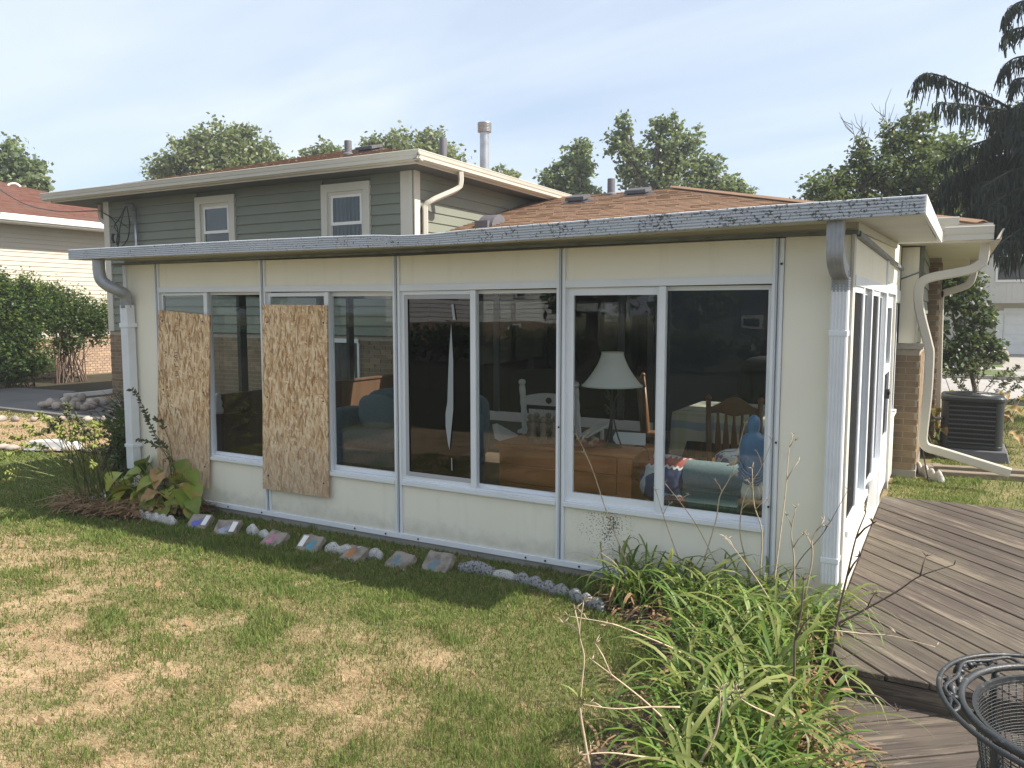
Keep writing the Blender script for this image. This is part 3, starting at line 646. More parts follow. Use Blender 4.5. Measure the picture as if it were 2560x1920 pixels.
# ---- downspouts of the sunroom
def box_spout(name, path, w, d, mat, parent, ribs=5, up=(1,0,0)):
    pr = []
    for i in range(ribs*2+1):
        a = -w/2 + w*i/(ribs*2); pr.append((a, d/2 + (0.004 if i % 2 else 0.0)))
    pr += [(w/2, -d/2), (-w/2, -d/2)]
    return MB().sweep(path, [(b, a) for a, b in pr][::-1], upv=up).build(name, mat, parent)
dsx = -0.052
box_spout('downspout', [(dsx,-0.062,1.94),(dsx,-0.062,1.2),(dsx,-0.062,0.24)], 0.088, 0.072, M['spout_white'], sr, 5)
el = box_spout('elbow', bez([(dsx-0.012,-0.25,2.225),(dsx-0.012,-0.25,2.10),(dsx-0.010,-0.235,2.035),(dsx-0.006,-0.16,1.985),(dsx,-0.09,1.955),(dsx,-0.066,1.91),(dsx,-0.062,1.86)], 30), 0.082, 0.074, M['spout_grey'], sr, 4)
cr_ = MB()
for k in range(8): cr_.box(dsx-0.045, dsx+0.045, -0.106, -0.024, 1.870+k*0.013, 1.875+k*0.013)
cr_.build('crimp', M['spout_grey'], el)
for z in (1.62, 0.36):
    P('strap', dsx-0.048, dsx+0.047, -0.1035, -0.006, z, z+0.03, M['alu'])
lp = bez([(-6.18,-0.25,2.215),(-6.18,-0.25,2.08),(-6.14,-0.235,1.985),(-6.02,-0.17,1.935),(-6.12,-0.08,1.86),(-6.11,-0.07,1.78)], 30)
lp = bez([(-6.185,-0.25,2.215),(-6.185,-0.25,2.10),(-6.170,-0.24,2.02),(-6.120,-0.20,1.965),(-6.075,-0.14,1.93),(-6.072,-0.085,1.895),(-6.085,-0.066,1.84),(-6.085,-0.062,1.78)], 32)
MB().tube(lp, 0.052, 12).build('elbow', M['spout_grey'], sr, smooth=True)
box_spout('downspout', [(-6.085,-0.062,1.80),(-6.085,-0.062,1.0),(-6.085,-0.062,0.30)], 0.10, 0.075, M['spout_white'], sr, 2)
P('strap', -6.145, -6.025, -0.108, -0.006, 1.60, 1.64, M['alu']); P('strap', -6.145, -6.025, -0.108, -0.006, 0.50, 0.53, M['alu'])

# ================================================================== HOUSE
HY = 4.5; HX0, HX1 = -13.06, -6.18
hs = thing('house', 'split-level sage green and tan brick house with brown shingle roofs behind the sunroom', 'house', (-7, 7, 0))
def H(name, x0,x1,y0,y1,z0,z1,mat,parent=None,bevel=0,**k): return box(name,x0,x1,y0,y1,z0,z1,mat,parent or hs,bevel=bevel,**k)
BL, BH, BJ = 0.205, 0.0585, 0.0085
bm_ = MB().box(-0.098,0.098,-0.045,0.045,-BH/2,BH/2); bo = bm_.build('brick', M['brick']); brick_me = bo.data; bpy.data.objects.remove(bo)
bm_ = MB().box(-0.045,0.045,-0.098,0.098,-BH/2,BH/2); bo = bm_.build('brick', M['brick']); brick_me_y = bo.data; bpy.data.objects.remove(bo)
def brick_wall(x0, x1, y, z0, z1, parts, parent):
    """bricks facing -Y; pieces inside the 'parts' rectangles are objects, the rest one joined mesh"""
    rest = MB(); rows = int((z1-z0)/(BH+BJ)); rr = random.Random(3)
    for r in range(rows):
        z = z0+BH/2+BJ+r*(BH+BJ); off = (r % 2)*0.5*BL; n = int((x1-x0)/BL)+2
        for i in range(n):
            cx = x0 + off - BL/2 + i*BL
            a, c = max(cx-0.098, x0), min(cx+0.098, x1)
            if c-a < 0.03: continue
            full = c-a > 0.19; jy = rr.uniform(-0.003, 0.003)
            if full and any(p0 <= cx <= p1 and q0 <= z <= q1 for p0,p1,q0,q1 in parts):
                inst(brick_me, 'brick', parent, Matrix.Translation((cx, y+0.045+jy, z)))
            else: rest.box(a, c, y+jy, y+0.09, z-BH/2, z+BH/2)
    if rest.v: rest.build('brickwork', M['brick'], parent, kind='stuff')
# two-storey block
bw = H('brick_wall', HX0, HX1, HY+0.006, HY+0.2, 0.05, 1.372, M['mortar'])
brick_wall(HX0, HX1, HY, 0.10, 1.372, [(-13.1,-12.2,0,2),(-10.4,-9.2,0.75,2),(-7.1,-6.2,0.4,2)], bw)
W1, W2 = (-10.62, -9.70), (-7.86, -6.945); WT, WB = 3.61, 2.55
core = H('wall_core', HX0+0.05, HX1-0.05, HY+0.035, HY+0.12, 1.38, 3.70, M['siding'])
def lap(x0, x1, z, y, parent, h=0.150):
    m = MB(); t = 0.032
    return m.hexa([(x0,y-t,z),(x1,y-t,z),(x1,y+0.01,z),(x0,y+0.01,z),(x0,y-0.006,z+h),(x1,y-0.006,z+h),(x1,y+0.01,z+h),(x0,y+0.01,z+h)]).build('siding_board', M['siding'], parent)
z = 1.385; EXP = 0.1445
while z < 3.66:
    segs = [(HX0+0.16, HX1-0.215)]
    if z+EXP > WB and z < WT+0.02:
        segs = [(HX0+0.16, W1[0]-0.004), (W1[1]+0.004, W2[0]-0.004), (W2[1]+0.004, HX1-0.215)]
    for a, c in segs: lap(a, c, z, HY+0.02, hs)
    z += EXP
H('corner_board', HX0, HX0+0.155, HY-0.02, HY+0.05, 1.372, 3.70, M['trim']); H('corner_board', HX1-0.215, HX1+0.01, HY-0.022, HY+0.05, 1.372, 3.70, M['trim'])
H('drip_cap', HX0, HX1, HY-0.012, HY+0.03, 1.368, 1.384, M['dark_frame'])
M['curtain'] = simple('dark_curtain', (0.032,0.035,0.04), 0.9, [(30,3,(0.018,0.02,0.022),0.4,0.7,0.8)], scale=(3,1,0.2))
def upper_window(x0, x1, curtain):
    fr = H('window', x0, x0+0.115, HY-0.035, HY+0.045, WB, WT-0.115, M['trim'])
    m = MB(); m.box(x1-0.115,x1,HY-0.035,HY+0.045,WB,WT-0.115); m.box(x0,x1,HY-0.035,HY+0.045,WT-0.115,WT); m.build('casing', M['trim'], fr)
    H('drip_cap', x0-0.006, x1+0.012, HY-0.040, HY+0.04, WT, WT+0.010, M['siding'], fr)
    a, c, t = x0+0.115, x1-0.115, WT-0.115
    m = MB(); m.box(a,a+0.05,HY-0.006,HY+0.04,WB,t); m.box(c-0.05,c,HY-0.006,HY+0.04,WB,t); m.box(a+0.05,c-0.05,HY-0.006,HY+0.04,t-0.05,t); m.build('frame', M['trim'], fr)
    a += 0.05; c -= 0.05; t -= 0.05; mid = 3.01
    m = MB()
    for (p,q,zz0,zz1) in ((a,a+0.035,mid,t),(c-0.035,c,mid,t),(a+0.035,c-0.035,t-0.035,t),(a+0.035,c-0.035,mid,mid+0.045)): m.box(p,q,HY+0.0,HY+0.03,zz0,zz1)
    m.build('sash', M['white'], fr)
    MB().box(a+0.035,c-0.035,HY+0.012,HY+0.016,mid+0.045,t-0.035).build('pane', M['glass_up'], fr)
    m = MB(); m.box(a,a+0.012,HY+0.01,HY+0.03,WB,mid); m.box(c-0.012,c,HY+0.01,HY+0.03,WB,mid); m.build('sash', M['white'], fr)
    MB().box(a+0.012,c-0.012,HY+0.018,HY+0.022,WB,mid).build('pane', M['glass_up'], fr)
    m = MB(); n = 26; pts = [(a+(c-a)*i/n, HY+0.036+0.006*math.sin(i*1.9)) for i in range(n+1)]
    if curtain:
        for i in range(n): m.quad((pts[i][0],pts[i][1],WB),(pts[i+1][0],pts[i+1][1],WB),(pts[i+1][0],pts[i+1][1],t),(pts[i][0],pts[i][1],t))
        m.build('curtain', M['curtain'], fr)
    else:
        m.box(a,c,HY+0.046,HY+0.049,WB,t); m.build('blind', M['dark'], fr)
upper_window(*W1, False); upper_window(*W2, True)
# outdoor window of the lower storey, seen through the sunroom
lw = MB(); lw.box(-8.1,-7.20,HY-0.03,HY+0.02,1.27,1.33); lw.box(-8.1,-7.16,HY-0.05,HY+0.02,0.52,0.60); lw.box(-7.22,-7.18,HY-0.03,HY+0.02,0.60,1.27)
f_ = lw.build('window', M['white'], hs); H('pane', -8.1, -7.22, HY-0.012, HY-0.006, 0.60, 1.27, M['dark_frame'], f_)
# right wall of the two-storey block (faces +X)
yB = 12.2; z = 2.30
H('side_core', HX1-0.06, HX1-0.02, HY+0.05, yB, 1.4, 3.70, M['siding'])
while z < 3.66:
    t = 0.022; x = HX1-0.005
    MB().hexa([(x-0.01,HY+0.06,z),(x+t,HY+0.06,z),(x+t,yB,z),(x-0.01,yB,z),(x-0.01,HY+0.06,z+0.15),(x+0.006,HY+0.06,z+0.15),(x+0.006,yB,z+0.15),(x-0.01,yB,z+0.15)]).build('siding_board', M['siding'], hs)
    z += EXP
H('corner_board', HX1-0.004, HX1+0.032, HY-0.022, HY+0.11, 1.372, 3.70, M['trim'])
# left wall, back
H('side_wall', HX0-0.0, HX0+0.05, HY+0.06, yB, 0.05, 3.70, M['siding'])
# ---- shingled roofs
def tri_clip(poly, half):
    """clip polygon (list of 2D) by half-plane a*x+b*y<=c"""
    a,b,c = half; out = []
    for i in range(len(poly)):
        p, q = poly[i], poly[(i+1)%len(poly)]; dp, dq = a*p[0]+b*p[1]-c, a*q[0]+b*q[1]-c
        if dp <= 0: out.append(p)
        if (dp < 0 < dq) or (dq < 0 < dp):
            t = dp/(dp-dq); out.append((p[0]+(q[0]-p[0])*t, p[1]+(q[1]-p[1])*t))
    return out
def shingle_plane(O, U, V, poly, mat, parent, ex=0.127, tab=0.30, seed=1, name='shingles', thick=0.009):
    """tabs laid in courses on the plane O + u*U + v*V, cut to poly (u,v), as one joined mesh"""
    m = MB(); O, U, V = Vector(O), Vector(U).normalized(), Vector(V).normalized(); N = U.cross(V).normalized(); rr = random.Random(seed)
    us = [p[0] for p in poly]; vs_ = [p[1] for p in poly]; halves = []
    ar = sum(poly[i][0]*poly[(i+1)%len(poly)][1]-poly[(i+1)%len(poly)][0]*poly[i][1] for i in range(len(poly)))
    pl = poly if ar > 0 else poly[::-1]
    for i in range(len(pl)):
        p, q = pl[i], pl[(i+1)%len(pl)]; dxx, dyy = q[0]-p[0], q[1]-p[1]
        halves.append((dyy, -dxx, dyy*p[0]-dxx*p[1]))
    r = 0; v = min(vs_)
    while v < max(vs_):
        u = min(us) - rr.uniform(0, tab)
        while u < max(us):
            w = tab*rr.choice((0.55,0.8,1.0,1.25)); g = 0.004
            cell = [(u+g,v),(u+w-g,v),(u+w-g,v+ex+0.01),(u+g,v+ex+0.01)]
            for h in halves:
                cell = tri_clip(cell, h)
                if len(cell) < 3: break
            if len(cell) >= 3:
                t0 = thick*rr.choice((1.0,1.0,1.5)); base = []; top = []
                for (a, b) in cell:
                    k = 1-(b-v)/ex; p = O+U*a+V*b; base.append(p); top.append(p+N*(0.002+t0*max(0.0,k)))
                nn_ = len(cell); m.add(base+top, [tuple(range(nn_,2*nn_))]+[(i,(i+1)%nn_,nn_+(i+1)%nn_,nn_+i) for i in range(nn_)])
            u += w
        v += ex
    return m.build(name, mat, parent, kind='stuff')
def hip_roof(x0, x1, y0, y1, ze, slope, mat, parent, ex, faces, tab=0.3, seed=1):
    """eaves rectangle, equal pitch; returns apex data"""
    half = min(x1-x0, y1-y0)/2; L = math.sqrt(1+slope*slope); zr = ze+slope*half
    if (y1-y0) <= (x1-x0): ra, rb = (x0+half, y0+half), (x1-half, y0+half)
    else: ra, rb = (x0+half, y0+half), (x0+half, y1-half)
    A,B,C_,D = (x0,y0,ze),(x1,y0,ze),(x1,y1,ze),(x0,y1,ze); E,F = (*ra,zr),(*rb,zr)
    d = MB()
    if (y1-y0) <= (x1-x0): d.add([A,B,C_,D,E,F], [(0,1,5,4),(1,2,5),(2,3,4,5),(3,0,4),(3,2,1,0)])
    else: d.add([A,B,C_,D,E,F], [(0,1,4),(1,2,5,4),(2,3,5),(3,0,4,5),(3,2,1,0)])
    deck_ = d.build('roof', mat, parent)
    if 'front' in faces:
        poly = [(0,0),(x1-x0,0),(rb[0]-x0 if (y1-y0)<=(x1-x0) else half, half*L),(half, half*L)]
        shingle_plane((x0,y0,ze),(1,0,0),(0,1,slope),poly,mat,deck_,ex,tab,seed)
    if 'right' in faces:
        poly = [(0,0),(y1-y0,0),(y1-y0-half,half*L),(half,half*L)]
        shingle_plane((x1,y0,ze),(0,1,0),(-1,0,slope),poly,mat,deck_,ex,tab,seed+1)
    if 'left' in faces:
        poly = [(0,0),(y1-y0,0),(y1-y0-half,half*L),(half,half*L)]
        shingle_plane((x0,y1,ze),(0,-1,0),(1,0,slope),poly,mat,deck_,ex,tab,seed+2)
    return deck_, E, F
# two-storey roof
ex0, ex1, ey0, ey1 = -13.98, -5.80, 4.05, 12.7
r2, E2, F2 = hip_roof(ex0, ex1, ey0, ey1, 3.83, 0.285, M['shingle'], hs, 0.127, ('front','right'), 0.3, 5)
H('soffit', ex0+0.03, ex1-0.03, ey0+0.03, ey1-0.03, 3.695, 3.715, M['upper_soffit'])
H('fascia_board', ex0+0.02, ex1-0.02, ey0+0.015, ey0+0.03, 3.69, 3.83, M['trim']); H('fascia_board', ex1-0.03, ex1-0.015, ey0+0.03, ey1, 3.69, 3.83, M['trim'])
H('fascia_board', ex0+0.015, ex0+0.03, ey0+0.03, ey1, 3.69, 3.83, M['trim'])
GP = [(0,0.0),(0.055,0.0),(0.075,0.03),(0.105,0.075),(0.112,0.118),(0.118,0.128),(0.112,0.138),(0.098,0.13),(0.095,0.02),(0.0,0.012)]
def gutter(path, mat, parent, out, s=1.0):
    """K-style gutter along a level path; 'out' is the outward direction"""
    m = MB(); o = Vector(out); vs = []; n = len(GP)
    for p in path:
        for (a, b) in GP: vs.append(Vector(p)+o*a*s+Vector((0,0,b*s)))
    k = len(path)
    m.add(vs, [(i*n+j,i*n+(j+1)%n,(i+1)*n+(j+1)%n,(i+1)*n+j) for i in range(k-1) for j in range(n)]+[tuple(range(n-1,-1,-1)),tuple((k-1)*n+j for j in range(n))])
    return m.build('gutter', mat, parent)
gutter([(ex0-0.1,ey0+0.014,3.715),(ex1+0.095,ey0+0.014,3.715)], M['cream_metal'], hs, (0,-1,0))
gutter([(ex1-0.014,ey0-0.10,3.715),(ex1-0.014,ey1,3.715)], M['cream_metal'], hs, (1,0,0))
# downspouts of the two-storey block
def round_box(name, path, w, d, mat, up=(0,1,0)):
    pr = [(-w/2,-d/2+0.01),(-w/2+0.01,-d/2),(w/2-0.01,-d/2),(w/2,-d/2+0.01),(w/2,d/2-0.01),(w/2-0.01,d/2),(-w/2+0.01,d/2),(-w/2,d/2-0.01)]
    return MB().sweep(path, pr, upv=up).build(name, mat, hs, smooth=False)
round_box('downspout', bez([(-5.755,5.05,3.72),(-5.755,5.05,3.56),(-5.80,5.0,3.47),(-6.02,4.72,3.30),(-6.10,4.66,3.22),(-6.10,4.66,3.10),(-6.10,4.66,2.3)],40), 0.085, 0.07, M['cream_metal'], (0.7,0.7,0))
round_box('downspout', bez([(-13.45,4.7,3.70),(-13.45,4.7,3.50),(-13.42,4.7,3.42),(-13.14,4.7,3.27),(-13.12,4.7,3.1),(-13.12,4.7,0.4),(-13.18,4.66,0.25),(-13.9,4.1,0.16)],40), 0.09, 0.07, M['cream_metal'])
# ---- lower wing
LE = 2.52
hx1 = 0.21
H('brick_wall', XL+0.03, hx1-0.02, HY+0.006, HY+0.2, 0.02, 1.355, M['mortar'])
lbw = H('brick_wall', -0.05, hx1-0.006, HY+0.004, HY+0.1, 0.05, 1.355, M['mortar'])
brick_wall(-0.02, hx1, HY, 0.085, 1.355, [(-0.02,0.3,0,2)], lbw)
for r in range(18):
    zz = 0.085+BH/2+BJ+r*(BH+BJ)
    for i in range(6):
        yy = HY+0.12+i*BL+(r%2)*0.5*BL; inst(brick_me_y, 'brick', lbw, Matrix.Translation((hx1-0.04, yy, zz)))
H('end_wall', hx1-0.12, hx1-0.01, HY+0.1, 6.6, 0.05, 1.355, M['mortar'], lbw)
H('foundation', -0.05, hx1+0.008, HY-0.012, 6.6, -0.1, 0.085, M['concrete'])
H('brick_cap', -0.06, hx1+0.025, HY-0.025, HY+0.15, 1.358, 1.42, M['concrete']); H('brick_cap', hx1-0.12, hx1+0.025, HY+0.151, 6.6, 1.358, 1.42, M['concrete'])
# cream infill between the sunroom and the corner, siding round the corner
H('infill_panel', 0.004, 0.165, HY-0.06, HY, 1.421, 2.40, M['panel'])
H('infill_batten', 0.15, 0.175, HY-0.07, HY-0.058, 1.421, 2.06, M['trim']); MB().hexa([(0.0,HY-0.075,2.07),(0.18,HY-0.075,2.14),(0.18,HY-0.06,2.14),(0.0,HY-0.06,2.07),(0.0,HY-0.075,2.085),(0.18,HY-0.075,2.155),(0.18,HY-0.06,2.155),(0.0,HY-0.06,2.085)]).build('infill_batten', M['alu_grey'], hs)
H('upper_wall', -0.05, hx1-0.02, HY+0.01, 6.6, 1.42, 2.43, M['siding'])
z = 1.43
while z < 2.36:
    x = hx1-0.02
    MB().hexa([(x,HY+0.01,z),(x+0.022,HY+0.01,z),(x+0.022,6.6,z),(x,6.6,z),(x,HY+0.01,z+0.15),(x+0.006,HY+0.01,z+0.15),(x+0.006,6.6,z+0.15),(x,6.6,z+0.15)]).build('siding_board', M['siding'], hs)
    lap(0.17, hx1, z, HY+0.008, hs); z += EXP
# chimney-like brick pier further back along that side
pier = H('brick_pier', -0.1, 0.335, 6.75, 7.3, 0.0, 2.42, M['mortar'])
for r in range(35):
    zz = 0.05+r*(BH+BJ)
    for i in range(2): inst(brick_me, 'brick', pier, Matrix.Translation((0.335-0.1-i*BL-(r%2)*0.03, 6.785, zz)))
    inst(brick_me_y, 'brick', pier, Matrix.Translation((0.30, 6.9, zz))); inst(brick_me_y, 'brick', pier, Matrix.Translation((0.30, 7.11, zz)))
H('rear_wall', -6.2, -0.02, 12.3, 12.5, 0, 2.5, M['siding'])
lx0 = -6.16
rl, EL, FL = hip_roof(-11.0, 0.78, 4.05, 12.85, LE+0.05, 0.277, M['shingle'], hs, 0.127, (), 0.3, 9)
half = (12.85-4.05)/2; Lp = math.sqrt(1+0.277**2)
bpy.data.objects.remove(rl)
d = MB().add([(lx0,4.05,LE+0.05),(0.70,4.05,LE+0.05),(0.70,12.85,LE+0.05),(lx0,12.85,LE+0.05),(lx0,8.45,LE+0.05+0.277*half),(0.70-half,8.45,LE+0.05+0.277*half)], [(0,1,5,4),(1,2,5),(2,3,4,5)])
rl = d.build('roof', M['shingle'], hs)
shingle_plane((lx0,4.05,LE+0.05),(1,0,0),(0,1,0.277),[(0,0),(0.70-lx0,0),(0.70-half-lx0,half*Lp),(0,half*Lp)],M['shingle'],rl,0.127,0.3,11)
shingle_plane((0.70,4.05,LE+0.05),(0,1,0),(-1,0,0.277),[(0,0),(2*half,0),(half,half*Lp)],M['shingle'],rl,0.127,0.3,12)
# hip cap
MB().sweep([(0.70,4.06,LE+0.07),(0.70-half,8.45,LE+0.08+0.277*half)], [(-0.09,-0.010),(0.0,0.016),(0.09,-0.010),(0.09,-0.020),(0,0.008),(-0.09,-0.020)]).build('hip_cap', M['shingle'], rl)
H('soffit', lx0+0.02, 0.76, 4.08, 12.8, LE-0.105, LE-0.09, M['soffit'])
H('fascia_board', XL, 0.78, 4.052, 4.07, LE-0.11, LE+0.055, M['trim']); H('fascia_board', 0.762, 0.78, 4.07, 12.8, LE-0.11, LE+0.055, M['trim'])
gutter([(0.385,3.985,LE-0.13),(0.785,3.985,LE-0.13)], M['cream_metal'], hs, (0,-1,0), 1.08)
gutter([(0.765,3.88,LE-0.13),(0.765,12.6,LE-0.13)], M['cream_metal'], hs, (1,0,0), 0.85)
gutter([(0.30,4.06,LE-0.02),(0.50,4.06,LE-0.02)], M['cream_metal'], hs, (0,-1,0), 1.0)
round_box('downspout', bez([(0.725,4.2,2.40),(0.725,4.2,2.30),(0.705,4.2,2.21),(0.595,4.2,2.145),(0.30,4.2,2.085),(0.20,4.2,2.03),(0.178,4.2,1.93),(0.195,4.2,1.76),(0.285,4.2,1.42),(0.303,4.2,1.30),(0.300,4.2,0.9),(0.280,4.2,0.55),(0.285,4.2,0.44),(0.33,4.2,0.385),(0.45,4.2,0.355),(1.04,4.2,0.20)],80), 0.088, 0.066, M['cream_metal'])
round_box('downspout', bez([(0.69,7.0,2.40),(0.69,7.0,2.22),(0.63,7.0,2.08),(0.40,7.0,1.99),(0.345,7.0,1.95),(0.335,7.0,1.86),(0.37,7.0,0.3)],50), 0.09, 0.07, M['cream_metal'])
# ---- back wall seen inside the sunroom: siding, sliding glass door
yb = 4.36
bwall = H('room_wall', XL+0.02, -0.06, yb+0.03, yb+0.12, 0.045, 2.42, M['siding'])
z = 0.5
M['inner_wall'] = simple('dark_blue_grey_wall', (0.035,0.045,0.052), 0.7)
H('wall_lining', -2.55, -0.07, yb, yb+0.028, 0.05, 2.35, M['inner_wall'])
for x in (-1.35,): H('wall_batten', x, x+0.03, yb-0.006, yb-0.001, 0.05, 2.35, M['dark_frame'])
H('patio_door', -5.9, -2.6, yb-0.02, yb+0.02, 0.30, 0.42, M['white']); pdr = H('patio_door', -5.9, -2.6, yb-0.02, yb+0.02, 2.05, 2.14, M['dark_frame'])
for x in (-5.9, -4.8, -3.7, -3.05, -2.68): H('stile', x, x+0.08, yb-0.022, yb+0.02, 0.42, 2.05, M['dark_frame'], pdr)
H('pane', -5.82, -2.68, yb+0.0, yb+0.006, 0.42, 2.05, M['glass_film'], pdr)
# ---- things on the roofs
def vent_pipe(label, x, y, z0, h, r, mat, name='vent_pipe'):
    o = MB().lathe([(r*1.5,-0.1),(r*1.5,0.0),(r*1.02,0.03),(r,h-0.01),(r*0.98,h),(r*0.8,h),(r*0.8,h-0.05)], (x,y,z0), 14).build(name, mat, None, loc=(x,y,z0), smooth=True)
    o.modifiers.new('e','EDGE_SPLIT').split_angle = R(35); return tag(o, label, 'vent pipe')
z2 = lambda x, y: 3.84 + 0.285*min(y-ey0, ex1-x)
zl_ = lambda x, y: LE+0.06+0.277*min(y-4.05, 0.78-x)
vent_pipe('short dark vent pipe on the upper roof beside a low box vent', -8.45, 5.8, z2(-8.45,5.8), 0.22, 0.062, M['grey_vent'])
vent_pipe('dark vent pipe behind the right edge of the upper roof', -6.62, 5.9, z2(-6.62,5.9), 0.36, 0.06, M['grey_vent'])
def box_vent(label, x, y, zf, w=0.34, d=0.30, h=0.10, mat='dark_vent', slope=0.28):
    m = MB(); e = 0.05
    P8 = lambda z0,z1,w0,d0,w1,d1: [(x-w0/2,y-d0/2,z0-slope*d0/2),(x+w0/2,y-d0/2,z0-slope*d0/2),(x+w0/2,y+d0/2,z0+slope*d0/2),(x-w0/2,y+d0/2,z0+slope*d0/2),(x-w1/2,y-d1/2,z1-slope*d1/2),(x+w1/2,y-d1/2,z1-slope*d1/2),(x+w1/2,y+d1/2,z1+slope*d1/2),(x-w1/2,y+d1/2,z1+slope*d1/2)]
    m.hexa(P8(zf,zf+h*0.5,w*0.75,d*0.75,w*0.75,d*0.75)); m.hexa(P8(zf+h*0.45,zf+h,w,d,w*0.92,d*0.92)); m.hexa(P8(zf-0.01,zf+0.012,w*1.25,d*1.3,w*1.25,d*1.3))
    return tag(m.build('roof_vent', M[mat], None, loc=(x,y,zf)), label, 'roof vent')
box_vent('low dark box vent next to the vent pipe on the upper roof', -8.25, 6.1, z2(-8.25,6.1), 0.36, 0.3, 0.09)
box_vent('dark box vent on the lower brown roof near the upper storey wall', -5.05, 7.55, zl_(-5.05,7.55))
box_vent('dark box vent on the lower brown roof right of the stubby vent pipe', -4.15, 7.95, zl_(-4.15,7.95), 0.38, 0.30, 0.09)
vent_pipe('stubby vent pipe on the lower brown roof between two box vents', -4.72, 8.2, zl_(-4.72,8.2), 0.26, 0.065, M['grey_vent'])
box_vent('low box vent on the far right hip of the lower brown roof', -1.9, 8.1, zl_(-1.9,8.1)+0.02, 0.5, 0.34, 0.08)
def hood():
    x, y = -5.73, 5.72; z = zl_(x,y); m = MB(); n = 14
    th = [math.pi*i/n for i in range(n+1)]
    a = [(x-0.03, y-0.20+0.20*(1-math.cos(t)), z-0.05+0.07*(1-math.cos(t))*0.5+0.15*math.sin(t)) for t in th]
    m.prism(a, (0.25,0,0))
    m.box(x-0.05,x+0.17,y-0.25,y-0.15,z-0.08,z+0.03)
    return tag(m.build('roof_vent', M['grey_vent'], None, loc=(x,y,z)), 'grey hooded exhaust vent at the foot of the sage side wall', 'roof vent')
hood()
fl = thing('flue', 'tall galvanised metal flue with a ribbed cap rising behind the upper roof', 'flue', (-7.12,8.0,4.35))
def flue():
    c = (-7.12,8.0,4.2)
    MB().lathe([(0.085,0.0),(0.085,0.80)], c, 18).build('pipe', M['galv'], fl, smooth=True).modifiers.new('e','EDGE_SPLIT').split_angle = R(35)
    pr = [(0.10,0.775),(0.125,0.78)]
    for k in range(6): pr += [(0.128,0.785+k*0.026),(0.119,0.795+k*0.026),(0.128,0.806+k*0.026)]
    pr += [(0.125,0.945),(0.05,0.955)]
    MB().lathe(pr, c, 18).build('cap', M['galv'], fl, smooth=True).modifiers.new('e','EDGE_SPLIT').split_angle = R(40)
flue()
# ---- service mast, cable loops and the overhead cable
mast = thing('service_conduit', 'grey metal service conduit climbing the sage siding near the left corner', 'conduit', (-12.1,4.42,2.4))
MB().tube([(-12.09,4.43,2.3),(-12.10,4.43,3.50)], 0.027, 10).build('pipe', M['galv'], mast, smooth=True)
MB().tube([(-12.10,4.43,3.49),(-12.12,4.38,3.58),(-12.2,4.33,3.58)], [0.03,0.045,0.03], 10).build('weatherhead', M['grey_vent'], mast, smooth=True)
lo = MB()
def cable(pts, r=0.010): lo.tube(bez(pts, 24), r, 6)
cable([(-12.95,4.35,3.52),(-12.6,4.33,3.36),(-12.45,4.33,3.15),(-12.5,4.33,2.95),(-12.42,4.33,2.85),(-12.2,4.33,2.98),(-12.14,4.34,3.25),(-12.18,4.33,3.56)])
cable([(-12.95,4.35,3.52),(-12.7,4.34,3.42),(-12.35,4.33,3.28),(-12.16,4.34,3.18),(-12.14,4.35,3.3)],0.008)
cable([(-12.2,4.33,3.57),(-12.32,4.31,3.30),(-12.42,4.31,3.0),(-12.46,4.31,2.82)],0.009); cable([(-12.2,4.33,3.57),(-12.38,4.32,3.35),(-12.5,4.30,3.22),(-12.38,4.31,3.05),(-12.44,4.31,2.86)],0.009)
cable([(-12.58,4.33,3.1),(-12.6,4.32,3.02),(-12.57,4.32,2.94)],0.026)
cl_ = tag(lo.build('cable_loop', M['wire']), 'black cable loops hanging beside the service conduit', 'cable')
oc = tag(MB().tube(bez([(-12.95,4.35,3.52),(-15.5,5.0,3.75),(-19,6.2,4.4),(-26,8.6,6.3)],40), 0.011, 6).build('overhead_cable', M['wire']), 'overhead service cable running from the house corner over the neighbouring roof', 'cable')

# ================================================================== NEIGHBOUR ON THE LEFT
nb = thing('neighbour_house', 'pale cream sided neighbour house with red-brown roof and white gutter behind the hedge', 'house', (-23, 6, 0))
nx = -20.0; ny0, ny1 = -1.5, 13.5
MB().box(nx-9,nx-0.02,ny0,ny1,-0.1,4.0).build('wall', M['cream_siding'], nb)
z = 1.05; k = 0
while z < 3.85:
    MB().hexa([(nx-0.02,ny0,z),(nx+0.016,ny0,z),(nx+0.016,ny1,z),(nx-0.02,ny1,z),(nx-0.02,ny0,z+0.118),(nx+0.002,ny0,z+0.118),(nx+0.002,ny1,z+0.118),(nx-0.02,ny1,z+0.118)]).build('siding_board', M['cream_siding'], nb); z += 0.113
nbb = MB().box(nx-0.02,nx+0.02,ny0,ny1,-0.05,1.05).build('brick_wall', M['mortar'], nb)
br = MB(); rr_ = random.Random(2)
M['pink_brick'] = simple('pale_brick', (0.42,0.30,0.21), 0.85, [(10,3,(0.34,0.23,0.16),0.4,0.7,0.7)], rand=0.15, island=True)
for r in range(15):
    for i in range(60):
        y0_ = 2.5+i*0.14+(r%2)*0.07
        if y0_ < 10.5: br.box(nx+0.02,nx+0.034,y0_,y0_+0.13,0.02+r*0.068,0.02+r*0.068+0.058)
br.build('brickwork', M['pink_brick'], nbb, kind='stuff')
hip_roof(nx-9.6, nx+0.55, ny0-0.6, ny1+0.6, 4.03, 0.30, M['red_shingle'], nb, 0.16, ('right',), 0.5, 21)
MB().box(nx-0.05,nx+0.5,ny0,ny1,3.86,3.88).build('soffit', M['white'], nb)
M['white_gutter'] = simple('white_gutter', (0.74,0.74,0.73), 0.4, [(6,3,(0.55,0.54,0.52),0.5,0.8,0.5)])
gutter([(nx+0.54,ny0-0.6,3.88),(nx+0.54,ny1+0.6,3.88)], M['white_gutter'], nb, (1,0,0), 1.25)
